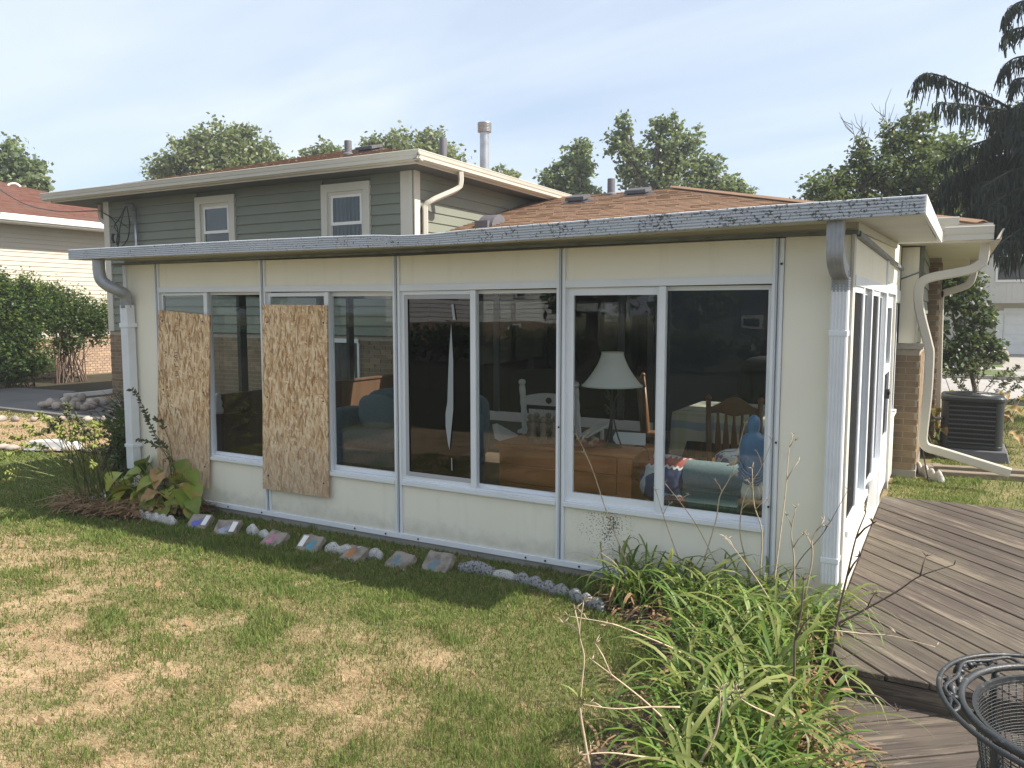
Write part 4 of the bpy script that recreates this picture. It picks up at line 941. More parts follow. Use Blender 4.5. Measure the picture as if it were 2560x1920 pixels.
tag(MB().tube(bez([(-24.0,8.9,5.25),(-24.0,8.95,5.42),(-23.9,9.1,5.46),(-23.85,9.2,5.38)],10),0.035,8).build('vent_pipe', M['white'], None, loc=(-24,8.9,5.2)), 'small white hooked vent on the red-brown neighbouring roof', 'vent pipe')

# ================================================================== GARAGE HOUSE ACROSS THE STREET
gh = thing('garage_house', 'pale two-storey house with a white garage door across the street', 'house', (5, 36, 0))
gy0 = 34.2
M['pale_siding'] = simple('pale_grey_siding', (0.56,0.53,0.50), 0.6, [(1.2,3,(0.50,0.475,0.45),0.4,0.7,0.6)])
MB().box(-8,12,gy0,gy0+9,-0.2,2.05).build('wall', M['cream_siding'], gh)
MB().box(1.1,12.3,gy0-0.7,gy0+9,2.05,4.9).build('upper_wall', M['pale_siding'], gh)
MB().box(-8.2,1.1,gy0+0.2,gy0+9,2.05,4.9).build('upper_wall', M['cream_siding'], gh)
gr_ = MB()
for k in range(56): gr_.box(1.15+k*0.2, 1.165+k*0.2, gy0-0.712, gy0-0.7, 2.06, 4.85)
gr_.build('siding_grooves', M['trim'], gh, kind='stuff')
gd = MB().box(2.35,7.6,gy0-0.06,gy0-0.01,-0.06,1.60).build('garage_door', M['white'], gh)
for k in range(4): MB().box(2.38,7.57,gy0-0.085,gy0-0.061,-0.05+k*0.41,-0.05+k*0.41+0.385).build('panel', M['white'], gd)
m = MB(); m.box(2.1,2.34,gy0-0.08,gy0-0.001,-0.06,1.75); m.box(2.34,7.6,gy0-0.08,gy0-0.001,1.605,1.85); m.build('door_trim', M['white'], gh)
for x0_ in (1.95, 5.0):
    wf = MB().box(x0_,x0_+2.4,gy0-0.76,gy0-0.71,2.90,4.0).build('window', M['white'], gh)
    for q in range(2): MB().box(x0_+0.08+q*1.17,x0_+1.1+q*1.17,gy0-0.775,gy0-0.765,3.0,3.9).build('pane', M['dark_frame'], wf)
hip_roof(-8.8, 12.9, gy0-1.3, gy0+9.6, 4.9, 0.35, M['red_shingle'], gh, 0.3, (), 0.5, 31)
m = MB(); m.box(-2.6,-0.2,gy0-0.05,gy0-0.001,0.75,1.85); m.build('window', M['dark_frame'], gh)
# boulders, planter and bush across the street
def boulder(name, x, y, z, rx, ry, rz, mat, seed, n=2, smooth=True):
    import bmesh
    b = bmesh.new(); bmesh.ops.create_icosphere(b, subdivisions=n, radius=1.0); rr = random.Random(seed)
    offs = [(Vector((rr.uniform(-1,1),rr.uniform(-1,1),rr.uniform(-1,1))).normalized(), rr.uniform(0.05,0.22)) for _ in range(7)]
    for v in b.verts:
        d = v.co.normalized(); k = 1.0
        for o_, a in offs: k -= a*max(0.0, d.dot(o_)-0.55)*1.6
        v.co = Vector((d.x*rx*k, d.y*ry*k, d.z*rz*k))
    me = bpy.data.meshes.new(name); b.to_mesh(me); b.free()
    if smooth: me.polygons.foreach_set('use_smooth', [True]*len(me.polygons))
    me.materials.append(mat); o = bpy.data.objects.new(name, me); COL.objects.link(o); o.location = (x,y,z); o.rotation_euler = (0,0,rr.uniform(0,6)); return o
tag(boulder('boulder', 1.50,26.6,0.16,0.68,0.5,0.40,M['stone'],4,3), 'large pale boulder at the kerb of the far driveway', 'boulder')
tag(boulder('boulder', 1.85,27.8,0.25,0.55,0.45,0.36,M['stone'],9,3), 'reddish boulder behind the large pale one across the street', 'boulder')

# ================================================================== INSIDE THE SUNROOM
FZ = 0.047
def turned(m, x, y, z0, h, r, n=10):
    m.lathe([(r*0.8,0),(r,0.04*h),(r*0.85,0.10*h),(r,0.3*h),(r*0.75,0.33*h),(r,0.36*h),(r*0.75,0.39*h),(r,0.42*h),(r*0.9,0.7*h),(r,0.88*h),(r*0.6,0.90*h),(r*0.7,0.92*h),(r*1.15,0.96*h),(r*0.8,0.99*h),(r*0.2,h)], (x,y,z0), n)
# wooden chest
ch = thing('wooden_chest', 'brown stained pine chest of horizontal planks standing inside the window under the lamp', 'chest', (-2.1,1.02,FZ))
cx0, cx1, cy0, cy1, ct = -2.66, -1.535, 0.76, 1.28, 0.70
for k in range(4):
    z0 = FZ+0.03+k*0.152
    box('plank', cx0+0.02, cx1-0.12, cy0+0.012, cy0+0.03, z0, z0+0.147, M['chest'], ch, bevel=0.003)
box('corner_board', cx1-0.115, cx1-0.002, cy0+0.008, cy0+0.03, FZ, ct-0.03, M['chest'], ch, bevel=0.003)
box('end_panel', cx1-0.03, cx1-0.002, cy0+0.031, cy1, FZ, ct-0.03, M['chest'], ch); box('end_panel', cx0+0.0, cx0+0.018, cy0+0.008, cy1, FZ, ct-0.03, M['chest'], ch)
box('back_panel', cx0+0.02, cx1-0.031, cy1-0.02, cy1, FZ, ct-0.03, M['chest'], ch)
box('lid', cx0-0.03, cx1+0.02, cy0-0.02, cy1+0.02, ct-0.029, ct, M['chest'], ch, bevel=0.005)
# lamp
lx, ly = -1.79, 1.0
la = thing('table_lamp', 'table lamp with white bell shade on a scrolled black iron stem', 'lamp', (lx,ly,ct))
def shade():
    pr = []; n = 9
    for i in range(n+1):
        t = i/n; r = 0.083 + (0.232-0.083)*(t**1.75*0.75+0.25*t); pr.append((r, 0.735-0.255*t))
    m = MB(); seg = 24; vs = []
    for (r, z) in pr:
        for k in range(seg): 
            an = 2*math.pi*k/seg; rr = r*(1+0.012*math.cos(6*an)); vs.append((lx+rr*math.cos(an), ly+rr*math.sin(an), ct+z))
    m.add(vs, [(i*seg+k,(i+1)*seg+k,(i+1)*seg+(k+1)%seg,i*seg+(k+1)%seg) for i in range(len(pr)-1) for k in range(seg)])
    s = m.build('lamp_shade', M['shade'], la, smooth=True)
    h = MB(); h.tube([(lx+0.232*math.cos(a),ly+0.232*math.sin(a),ct+0.48) for a in [2*math.pi*k/24 for k in range(25)]],0.006,6)
    h.tube([(lx+0.083*math.cos(a),ly+0.083*math.sin(a),ct+0.735) for a in [2*math.pi*k/16 for k in range(17)]],0.005,6); h.build('shade_rim', M['statue_white'], s)
shade()
m = MB(); m.lathe([(0.085,0),(0.085,0.010),(0.04,0.022),(0.016,0.05),(0.009,0.10),(0.008,0.48),(0.03,0.49),(0.012,0.56)], (lx,ly,ct+0.001), 12); m.build('base', M['iron'], la, smooth=True)
m = MB()
for s in range(3):
    a = s*2.094+0.5; c_, s_ = math.cos(a), math.sin(a)
    Q = lambda r, z: (lx+r*c_, ly+r*s_, ct+z)
    m.tube(bez([Q(0.075,0.015),Q(0.045,0.10),Q(0.016,0.22),Q(0.03,0.285),Q(0.085,0.32),Q(0.092,0.275),Q(0.06,0.27)],24),0.0055,6)
    m.tube(bez([Q(0.014,0.26),Q(0.02,0.36),Q(0.065,0.44),Q(0.09,0.40),Q(0.062,0.38),Q(0.055,0.405)],24),0.0055,6)
m.build('scrollwork', M['iron'], la, smooth=True)
tag(MB().tube(bez([(lx+0.05,ly+0.02,ct+0.012),(lx+0.16,ly+0.05,ct+0.012),(cx1+0.03,1.0,ct+0.008),(cx1+0.055,0.99,0.55),(cx1+0.03,0.92,0.47),(cx1+0.004,0.85,0.50)],30),0.004,5).build('lamp_cord', M['wire']), 'thin dark lamp cord drooping over the end of the chest', 'cord')
# plate of shells + clay candle ring
pl = thing('shell_plate', 'red rimmed plate heaped with shells on the chest left of the lamp', 'plate', (-2.02,0.93,ct))
MB().lathe([(0.10,0.002),(0.15,0.010),(0.185,0.028),(0.178,0.03),(0.14,0.016)], (-2.02,0.93,ct), 20).build('plate', simple('red_plate',(0.30,0.05,0.06),0.4), pl)
M['shell'] = simple('shell', (0.48,0.36,0.25), 0.6, [(15,3,(0.25,0.15,0.09),0.4,0.7,0.8)], rand=0.4)
rr = random.Random(11)
for k in range(13):
    a = rr.uniform(0,6.28); q = rr.uniform(0,0.125)
    o = boulder('shell', -2.02+q*math.cos(a), 0.93+q*math.sin(a), ct+0.035+0.03*rr.random(), 0.035*rr.uniform(0.7,1.3), 0.028, 0.024, M['shell'], 50+k, 1); put(o, pl)
cr = thing('candle_ring', 'clay candle ring of small figures with linked arms on the chest', 'candle holder', (-2.36,1.0,ct))
c0 = (-2.36,1.0)
MB().lathe([(0.145,0.0),(0.150,0.03),(0.115,0.034),(0.11,0.03)], (*c0,ct), 20).build('base', M['skin_clay'], cr)
for k in range(8):
    a = k*0.785+0.3; x, y = c0[0]+0.128*math.cos(a), c0[1]+0.128*math.sin(a)
    f_ = MB().lathe([(0.034,0.03),(0.030,0.06),(0.022,0.10),(0.032,0.145),(0.026,0.165),(0.012,0.172)], (x,y,ct), 10).build('figure', M['skin_clay'], cr, smooth=True)
    MB().lathe([(0.008,0.166),(0.022,0.178),(0.026,0.195),(0.020,0.212),(0.006,0.220)], (x,y,ct), 10).build('head', M['skin_clay'], f_, smooth=True)
    a2 = a+0.785; x2, y2 = c0[0]+0.128*math.cos(a2), c0[1]+0.128*math.sin(a2)
    MB().tube(bez([(x,y,ct+0.145),((x+x2)/2*1.0,(y+y2)/2,ct+0.135),(x2,y2,ct+0.145)],8),0.010,6).build('arm', M['skin_clay'], f_, smooth=True)
tag(MB().prism([(-1.86,1.14,ct+0.002),(-1.58,1.18,ct+0.002),(-1.60,1.24,ct+0.085),(-1.84,1.21,ct+0.085)],(0,0.01,0.002)).build('white_dish', M['white']), 'white square dish edge behind the lamp foot', 'dish')
# white rocking chair
rc = thing('rocking_chair', 'white painted rocking chair with turned posts behind the chest', 'chair', (-2.6,1.75,FZ))
def rocker():
    L_, Rr = -2.90, -2.37
    for x in (L_, Rr):
        m = MB(); P0, P1 = Vector((x,1.72,0.30)), Vector((x+(-0.0),1.60,1.08)); N = 26; path = []; rad = []
        for i in range(N+1):
            t = i/N; path.append(P0.lerp(P1,t)); rad.append(0.030 if t < 0.55 else 0.024+0.006*abs(math.sin(t*60)))
        m.tube(path, rad, 10); m.lathe([(0.014,0),(0.028,0.012),(0.034,0.03),(0.026,0.05),(0.008,0.058)], (P1.x,P1.y,P1.z), 10); m.build('post', M['white_wood'], rc, smooth=True)
    def rail(z0, z1, arch=0.0, hole=False):
        y = lambda z: 1.72-0.12*(z-0.30)/0.78; m = MB(); n = 14; lo_ = []; hi = []
        for i in range(n+1):
            t = i/n; x = L_+0.025+(Rr-L_-0.05)*t; lo_.append((x, y(z0)-0.01, z0)); zz = z1+arch*math.sin(math.pi*t); hi.append((x, y(zz)-0.01, zz))
        m.prism(lo_+hi[::-1], (0,0.022,0)); m.build('back_rail', M['white_wood'], rc)
    rail(0.905,0.985,0.035); rail(0.62,0.66)
    m = MB(); x = (L_+Rr)/2; m.prism([(x+0.03*math.cos(a),1.605,0.955+0.03*math.sin(a)) for a in [k*0.5236 for k in range(12)]],(0,0.004,0)); m.build('hand_hole', M['iron'], rc)
    MB().hexa([(L_+0.05,1.665,0.655),(Rr-0.05,1.665,0.655),(Rr-0.05,1.677,0.655),(L_+0.05,1.677,0.655),(L_+0.05,1.635,0.865),(Rr-0.05,1.635,0.865),(Rr-0.05,1.647,0.865),(L_+0.05,1.647,0.865)]).build('cane_panel', M['white_wood'], rc)
    for i in range(15):
        xx = L_+0.065+i*0.0285; MB().tube([(xx,1.662,0.66),(xx,1.632,0.862)],0.0055,5).build('cane', M['white_wood'], rc, smooth=True)
    MB().hexa([(L_-0.0,1.70,0.42),(Rr,1.70,0.42),(Rr+0.03,2.20,0.46),(L_-0.03,2.20,0.46),(L_,1.70,0.45),(Rr,1.70,0.45),(Rr+0.03,2.20,0.49),(L_-0.03,2.20,0.49)]).build('seat', M['white_wood'], rc)
    for x in (L_-0.04, Rr+0.04):
        MB().tube(bez([(x,1.45,0.12),(x,1.75,FZ+0.03),(x,2.15,FZ+0.03),(x,2.45,0.13)],16),0.018,6).build('rocker', M['white_wood'], rc, smooth=True)
        MB().hexa([(x-0.04,1.66,0.63),(x+0.04,1.66,0.63),(x+0.05,2.18,0.68),(x-0.05,2.18,0.68),(x-0.04,1.66,0.655),(x+0.04,1.66,0.655),(x+0.05,2.18,0.705),(x-0.05,2.18,0.705)]).build('arm', M['white_wood'], rc)
        MB().tube([(x,2.10,0.1),(x,2.12,0.68)],0.02,8).build('leg', M['white_wood'], rc, smooth=True); MB().tube([(x,1.72,0.08),(x,1.72,0.45)],0.02,8).build('leg', M['white_wood'], rc, smooth=True)
    MB().hexa([(-3.10,1.45,0.60),(-3.02,1.45,0.56),(-2.92,1.62,0.58),(-3.0,1.62,0.62),(-3.14,1.47,0.72),(-3.09,1.47,0.735),(-2.96,1.63,0.62),(-3.03,1.63,0.64)]).build('arm_tip', M['white_wood'], rc)
rocker()
# statue on a low glass-topped table
gt = thing('glass_table', 'low glass topped side table under the blue robed statue', 'table', (-0.62,0.33,FZ))
box('table_top', -1.12, -0.36, 0.10, 0.66, 0.525, 0.537, glassmat('green_table_glass',(0.62,0.75,0.70),1.3,0,0), gt)
for x, y in ((-1.08,0.14),(-0.40,0.14),(-1.08,0.62),(-0.40,0.62)): MB().tube([(x,y,FZ),(x,y,0.524)],0.014,8).build('leg', M['iron'], gt)
m = MB()
for q in ((-1.08,-0.40,0.135,0.15),(-1.08,-0.40,0.61,0.625)): m.box(q[0],q[1],q[2],q[3],0.505,0.52)
m.build('frame', M['iron'], gt)
st = thing('statue', 'statue of a robed figure in a blue mantle seen from behind on a tan base', 'statue', (-0.565,0.30,0.538))
def statue():
    x, y, z = -0.565, 0.30, 0.538
    m = MB(); secs = [(0.00,0.062,0.050,0,0),(0.05,0.066,0.052,0,0),(0.10,0.056,0.046,0,0),(0.17,0.055,0.046,0,0),(0.25,0.062,0.05,0,0),(0.34,0.06,0.045,0,0),(0.40,0.04,0.035,0,0)]
    def skin(secs, name, mat, fold=0, ph=0, par=st):
        n = 28; vs = []
        for (h,a,b,dx,dy) in secs:
            for k in range(n):
                an = 2*math.pi*k/n; w = 1+fold*math.sin(7*an+ph+h*9)*min(1.0,max(0.2,(0.5-h)*3))
                vs.append((x+dx+a*w*math.cos(an), y+dy+b*w*math.sin(an), z+0.04+h))
        q = MB().add(vs, [(i*n+k,i*n+(k+1)%n,(i+1)*n+(k+1)%n,(i+1)*n+k) for i in range(len(secs)-1) for k in range(n)]+[tuple(range(n-1,-1,-1)),tuple((len(secs)-1)*n+k for k in range(n))])
        return q.build(name, mat, par, smooth=True)
    skin(secs, 'gown', M['statue_white'], 0.10, 1.0)
    mant = [(0.135,0.050,0.030,0.035,-0.02),(0.16,0.062,0.050,0.014,-0.01),(0.20,0.074,0.058,0.004,-0.006),(0.26,0.080,0.060,0,0),(0.33,0.078,0.056,0,0),(0.375,0.074,0.052,0,0),(0.400,0.064,0.046,0,0),(0.416,0.044,0.038,0,0),(0.426,0.032,0.034,0,0),(0.440,0.034,0.038,0,0),(0.470,0.038,0.042,0,0.002),(0.498,0.036,0.040,0,0.003),(0.517,0.028,0.031,0,0.004),(0.529,0.016,0.018,0,0.004),(0.534,0.004,0.005,0,0.004)]
    skin(mant, 'mantle', M['robe'], 0.12, 0.0)
    f_ = MB()
    for k in range(4):
        f_.tube(bez([(x-0.080,y-0.035-0.004*k,z+0.235-0.028*k+0.06),(x-0.03,y-0.074,z+0.185-0.022*k+0.04),(x+0.04,y-0.07,z+0.165-0.018*k+0.04),(x+0.075,y-0.03,z+0.20-0.02*k+0.05)],14),0.007,6)
    f_.build('fold', M['robe'], st, smooth=True)
    MB().tube(bez([(x-0.06,y+0.02,z+0.34),(x-0.10,y+0.03,z+0.29),(x-0.135,y+0.03,z+0.25)],8),[0.03]*3+[0.02]*5+[0.014]*1,8).build('sleeve', M['robe'], st, smooth=True) if False else None
    hnd = MB().tube([(x-0.085,y-0.01,z+0.285),(x-0.115,y-0.01,z+0.262),(x-0.14,y-0.008,z+0.250)],[0.018,0.014,0.010],8)
    for k in range(4): hnd.tube([(x-0.138,y-0.014+0.005*k,z+0.250),(x-0.160,y-0.016+0.006*k,z+0.243-0.002*k)],[0.0042,0.003],5)
    hnd.tube([(x-0.125,y-0.004,z+0.262),(x-0.142,y-0.002,z+0.266)],[0.005,0.003],5)
    hnd.build('hand', simple('pale_plaster',(0.60,0.44,0.32),0.5), st, smooth=True)
    b = boulder('base', x, y, z+0.02, 0.105, 0.085, 0.042, M['statue_base'], 5, 3); put(b, st)
statue()
# dining table with plaid cloth, two oak chairs, black armchair
dt = thing('dining_table', 'dining table behind the oak chair', 'table', (-1.1,3.0,FZ))
box('table_top', -1.74, -0.30, 2.62, 3.55, 0.765, 0.79, M['oak'], dt)
for x, y in ((-1.6,2.75),(-0.45,2.75),(-1.6,3.4),(-0.45,3.4)): MB().lathe([(0.04,0),(0.03,0.1),(0.045,0.4),(0.04,0.71)],(x,y,FZ),10).build('leg', M['oak'], dt)
def plaid():
    m, nt, bs = nodes_of('plaid_cloth'); pos = nn(nt,'ShaderNodeNewGeometry').outputs['Position']; s = nn(nt,'ShaderNodeSeparateXYZ'); nt.links.new(pos, s.inputs[0])
    def band(o, per, lo, hi, off=0): 
        f = mathn(nt,'FRACT', mathn(nt,'MULTIPLY', mathn(nt,'ADD', o, off+20.0), 1.0/per)); return mathn(nt,'MULTIPLY', mathn(nt,'GREATER_THAN', f, lo), mathn(nt,'LESS_THAN', f, hi))
    ax = mathn(nt,'ADD', s.outputs['Y'], s.outputs['Z'])
    c = mixc(nt, mathn(nt,'MULTIPLY', band(s.outputs['X'],0.42,0.1,0.30), 0.55), (0.52,0.50,0.40), (0.13,0.24,0.36))
    c = mixc(nt, mathn(nt,'MULTIPLY', band(s.outputs['X'],0.42,0.5,0.68), 0.5), c, (0.40,0.42,0.20))
    c = mixc(nt, mathn(nt,'MULTIPLY', band(ax,0.30,0.3,0.55), 0.6), c, (0.15,0.26,0.38)); c = mixc(nt, mathn(nt,'MULTIPLY', band(ax,0.30,0.75,0.85), 0.5), c, (0.42,0.42,0.20))
    nt.links.new(c, bs.inputs['Base Color']); bs.inputs['Roughness'].default_value = 0.9; return m
def cloth():
    x0,x1,y0,y1,zt = -1.80,-0.24,2.56,3.60,0.797; m = MB(); vs = []; n = 40
    ring = lambda d, z, w: None
    per = []
    for i in range(n): per.append((x0+(x1-x0)*i/n, y0, 0,-1))
    for i in range(24): per.append((x1, y0+(y1-y0)*i/24, 1,0))
    for i in range(n): per.append((x1-(x1-x0)*i/n, y1, 0,1))
    for i in range(24): per.append((x0, y1-(y1-y0)*i/24, -1,0))
    N = len(per)
    for k,(dz,out) in enumerate(((0,0),(-0.02,0.012),(-0.13,0.018),(-0.26,0.022))):
        for j,(x,y,a,b) in enumerate(per):
            w = 0.018*math.sin(j*0.7)*k/3; corner = 1.0 if (min(abs(x-x0),abs(x-x1))<0.12 and min(abs(y-y0),abs(y-y1))<0.12) else 0.0
            vs.append((x+a*(out+w), y+b*(out+w), zt+dz*(1+0.55*corner)))
    fs = [(k*N+j,(k+1)*N+j,(k+1)*N+(j+1)%N,k*N+(j+1)%N) for k in range(3) for j in range(N)]+[tuple(range(N))]
    return tag(m.add(vs,fs).build('tablecloth', plaid(), smooth=True), 'cream and blue plaid cloth hanging over the dining table edge', 'tablecloth')
cloth()
def oak_chair(x, y, rz, label, H_=1.10):
    t = thing('dining_chair', label, 'chair', (x,y,FZ), None, rz); h = H_-FZ
    def add(mb, name, smooth=False): mb.build(name, M['oak'], t, smooth=smooth, local=True)
    for s in (-1,1):
        m = MB(); pth = [(s*0.185,-0.20,0.0),(s*0.19,-0.20,0.42),(s*0.195,-0.215,0.6),(s*0.20,-0.26,h-0.05)]; m.tube(pth,[0.02,0.024,0.022,0.020],10); m.lathe([(0.012,0),(0.024,0.012),(0.026,0.025),(0.016,0.04),(0.004,0.045)],(s*0.20,-0.262,h-0.055),10); add(m,'leg',True)
        m = MB(); m.tube([(s*0.19,0.20,0.0),(s*0.17,0.17,0.42)],[0.018,0.026],10); add(m,'leg',True)
    m = MB(); m.prism([(-0.22,-0.21,0.42),(0.22,-0.21,0.42),(0.24,0.22,0.42),(-0.24,0.22,0.42)],(0,0,0.035)); add(m,'seat')
    m = MB(); lo_=[];hi=[]
    for i in range(15):
        q = i/14; xx = -0.185+0.37*q; lo_.append((xx,-0.252,h-0.16+0.012*math.sin(math.pi*q*3))); hi.append((xx,-0.262,h-0.085+0.045*math.sin(math.pi*q)**1.5-0.02*math.cos(q*2*math.pi)))
    m.prism(lo_+hi[::-1],(0,0.022,0)); add(m,'crest_rail')
    for i in range(5):
        xx = -0.125+i*0.0625; m = MB(); z0, z1 = 0.45, h-0.15; n = 8; l=[];r_=[]
        for k in range(n+1):
            q = k/n; w = 0.010+0.014*math.sin(math.pi*min(1,q*1.15)); yy = -0.20-0.05*q; l.append((xx-w,yy,z0+(z1-z0)*q)); r_.append((xx+w,yy,z0+(z1-z0)*q))
        m.prism(l+r_[::-1],(0,0.014,0)); add(m,'slat')
    return t
oak_chair(-1.00, 1.80, R(4), 'dark oak slat back dining chair turned away in front of the plaid tablecloth')
oak_chair(-2.02, 3.05, R(-78), 'second oak dining chair at the left end of the dining table', 1.12)
bc = thing('armchair', 'large black upholstered armchair behind the dining table', 'armchair', (-1.2,3.95,FZ))
def blob(name, c, r, mat, parent, e=0.35, n=2):
    """rounded cushion (superellipsoid)"""
    m = MB(); nu, nv = 20, 12; vs = []
    sg = lambda v, p: math.copysign(abs(v)**p, v)
    for i in range(nv+1):
        v = -math.pi/2+math.pi*i/nv
        for j in range(nu):
            u = 2*math.pi*j/nu; vs.append((c[0]+r[0]*sg(math.cos(v),e)*sg(math.cos(u),e), c[1]+r[1]*sg(math.cos(v),e)*sg(math.sin(u),e), c[2]+r[2]*sg(math.sin(v),e)))
    m.add(vs,[(i*nu+j,i*nu+(j+1)%nu,(i+1)*nu+(j+1)%nu,(i+1)*nu+j) for i in range(nv) for j in range(nu)])
    return m.build(name, mat, parent, smooth=True)
blob('backrest', (-1.05,3.80,0.95), (0.42,0.12,0.34), M['black_cloth'], bc, 0.5); blob('seat', (-1.05,4.02,0.42), (0.42,0.28,0.14), M['black_cloth'], bc); blob('arm', (-0.58,4.0,0.55), (0.10,0.3,0.28), M['black_cloth'], bc); blob('arm', (-1.52,4.0,0.55), (0.10,0.3,0.28), M['black_cloth'], bc)
# grey-blue loveseat at the right, quilt and cushion on it
sf = thing('loveseat', 'grey-blue rolled arm loveseat inside the right hand window', 'sofa', (-0.6,1.05,FZ))
def loveseat():
    m = MB(); N = 18
    pth = [(-1.14+0.0*i,0,0) for i in range(2)]
    r = 0.115; cz, cyy = 0.575, 0.83
    pr = [(math.cos(a)*r, math.sin(a)*r) for a in [2*math.pi*k/N for k in range(N)]]
    MB().sweep([(-1.17,cyy,cz),(-1.13,cyy,cz),(-0.3,cyy,cz),(-0.12,cyy,cz)], pr, scale=[0.75,1,1,1]).build('arm', M['sofa'], sf, smooth=True)
    box('arm_front', -1.13, -0.14, cyy-0.085, cyy+0.10, FZ+0.06, cz, M['sofa'], sf, bevel=0.02)
    blob('seat_cushion', (-0.64,1.22,0.40), (0.50,0.28,0.10), M['sofa'], sf); box('base', -1.15,-0.14,0.93,1.48,FZ+0.05,0.32,M['sofa'],sf,bevel=0.02)
    blob('back_cushion', (-0.22,1.22,0.62), (0.11,0.30,0.22), M['sofa'], sf)
    for x, y in ((-1.08,0.82),(-0.2,0.82),(-1.08,1.42),(-0.2,1.42)): MB().lathe([(0.02,0),(0.03,0.06)],(x,y,FZ),8).build('foot', M['oak'], sf)
loveseat()
qu = MB()
def quilt_mat():
    m, nt, bs = nodes_of('quilt_patches'); s = nn(nt,'ShaderNodeSeparateXYZ'); nt.links.new(nn(nt,'ShaderNodeNewGeometry').outputs['Position'], s.inputs[0])
    v = vec(nt,'World'); c = mixc(nt, ramp(nt, noise(nt, vec(nt,'World',(1,1,1)), 9, 1), 0.52, 0.535), (0.035,0.05,0.12), (0.07,0.085,0.17))
    c = mixc(nt, ramp(nt, noise(nt, vec(nt,'World',(1,0.5,1)), 7.5, 0), 0.60, 0.61), c, (0.42,0.46,0.48))
    w = mathn(nt,'ADD', s.outputs['Z'], mathn(nt,'MULTIPLY', mathn(nt,'SINE', mathn(nt,'MULTIPLY', s.outputs['X'], 150.0)), 0.006))
    c = mixc(nt, ramp(nt, w, 0.628, 0.632), c, (0.62,0.60,0.56)); c = mixc(nt, ramp(nt, w, 0.643, 0.647), c, (0.33,0.075,0.075)); c = mixc(nt, ramp(nt, w, 0.690, 0.694), c, (0.50,0.50,0.50))
    nt.links.new(c, bs.inputs['Base Color']); bs.inputs['Roughness'].default_value = 0.9; return m
QM = quilt_mat()
def quilt():
    rows = []
    for i in range(9):
        t = i/8; a = math.pi*0.62-t*math.pi*1.15
        rows.append([(-1.42+0.30*j/5+0.03*math.sin(i), 0.88-0.15*math.cos(a)*1.1-0.02*math.sin(j*2), 0.53+0.17*math.sin(a)-(0.02*j/5)) for j in range(6)])
    vs = [p for r_ in rows for p in r_]; qu.add(vs,[(i*6+j,i*6+j+1,(i+1)*6+j+1,(i+1)*6+j) for i in range(8) for j in range(5)])
    o = qu.build('quilt', QM, smooth=True); s_ = o.modifiers.new('s','SOLIDIFY'); s_.thickness = 0.012; return tag(o, 'navy and red patchwork quilt draped at the left end of the loveseat', 'quilt')
quilt()
cu = blob('cushion', (-0.72,1.18,0.66), (0.30,0.16,0.07), simple('striped_cushion',(0.50,0.52,0.53),0.9,[(14,1,(0.06,0.10,0.20),0.55,0.57,1.0)],scale=(1,3,1)), None, 0.6); tag(cu, 'pale cushion with dark stripes on the loveseat beside the statue', 'cushion')
# blue sofa at the left end of the room, seen through the dark panes
ls = thing('sofa', 'dark blue sofa with loose pillows deep in the room behind the torn pane', 'sofa', (-4.6,2.2,FZ))
box('base', -5.5,-3.9,1.85,2.65,FZ+0.04,0.30,M['sofa_dark'],ls,bevel=0.03); blob('seat_cushion', (-4.7,2.2,0.36), (0.8,0.36,0.10), M['sofa_dark'], ls); blob('arm', (-3.92,2.2,0.42),(0.14,0.40,0.24),M['sofa_dark'],ls,0.5); blob('arm',(-5.5,2.2,0.42),(0.14,0.40,0.24),M['sofa_dark'],ls,0.5)
blob('backrest', (-4.7,2.66,0.58),(0.80,0.14,0.28),M['sofa_dark'],ls,0.4)
p_ = blob('pillow', (-5.08,2.25,0.62), (0.24,0.09,0.20), M['sofa'], None, 0.6); p_.rotation_euler = (0,0,0); tag(p_, 'grey-blue pillow propped on the left of the dark sofa', 'pillow')
tag(MB().prism([(-4.72,2.26,0.45),(-4.60,2.26,0.45),(-4.78,2.34,0.82),(-4.86,2.34,0.80)],(0,0.03,0)).build('magazine', M['statue_white']), 'pale folded paper leaning against the sofa pillow', 'paper')
# small white figurine on the knee wall ledge
fg = MB().lathe([(0.05,0),(0.055,0.04),(0.035,0.075),(0.045,0.10),(0.04,0.135),(0.03,0.15),(0.036,0.18),(0.015,0.21)], (-6.06,0.90,0.70), 12).build('figurine', M['white'], None, loc=(-6.06,0.90,0.70), smooth=True); tag(fg, 'small stacked white figurine low behind the second pane', 'figurine')
tag(box('shelf', -6.13,-5.98,0.75,1.15,0.655,0.698,M['knee']), 'little brown shelf under the white figurine on the panelled wall', 'shelf')

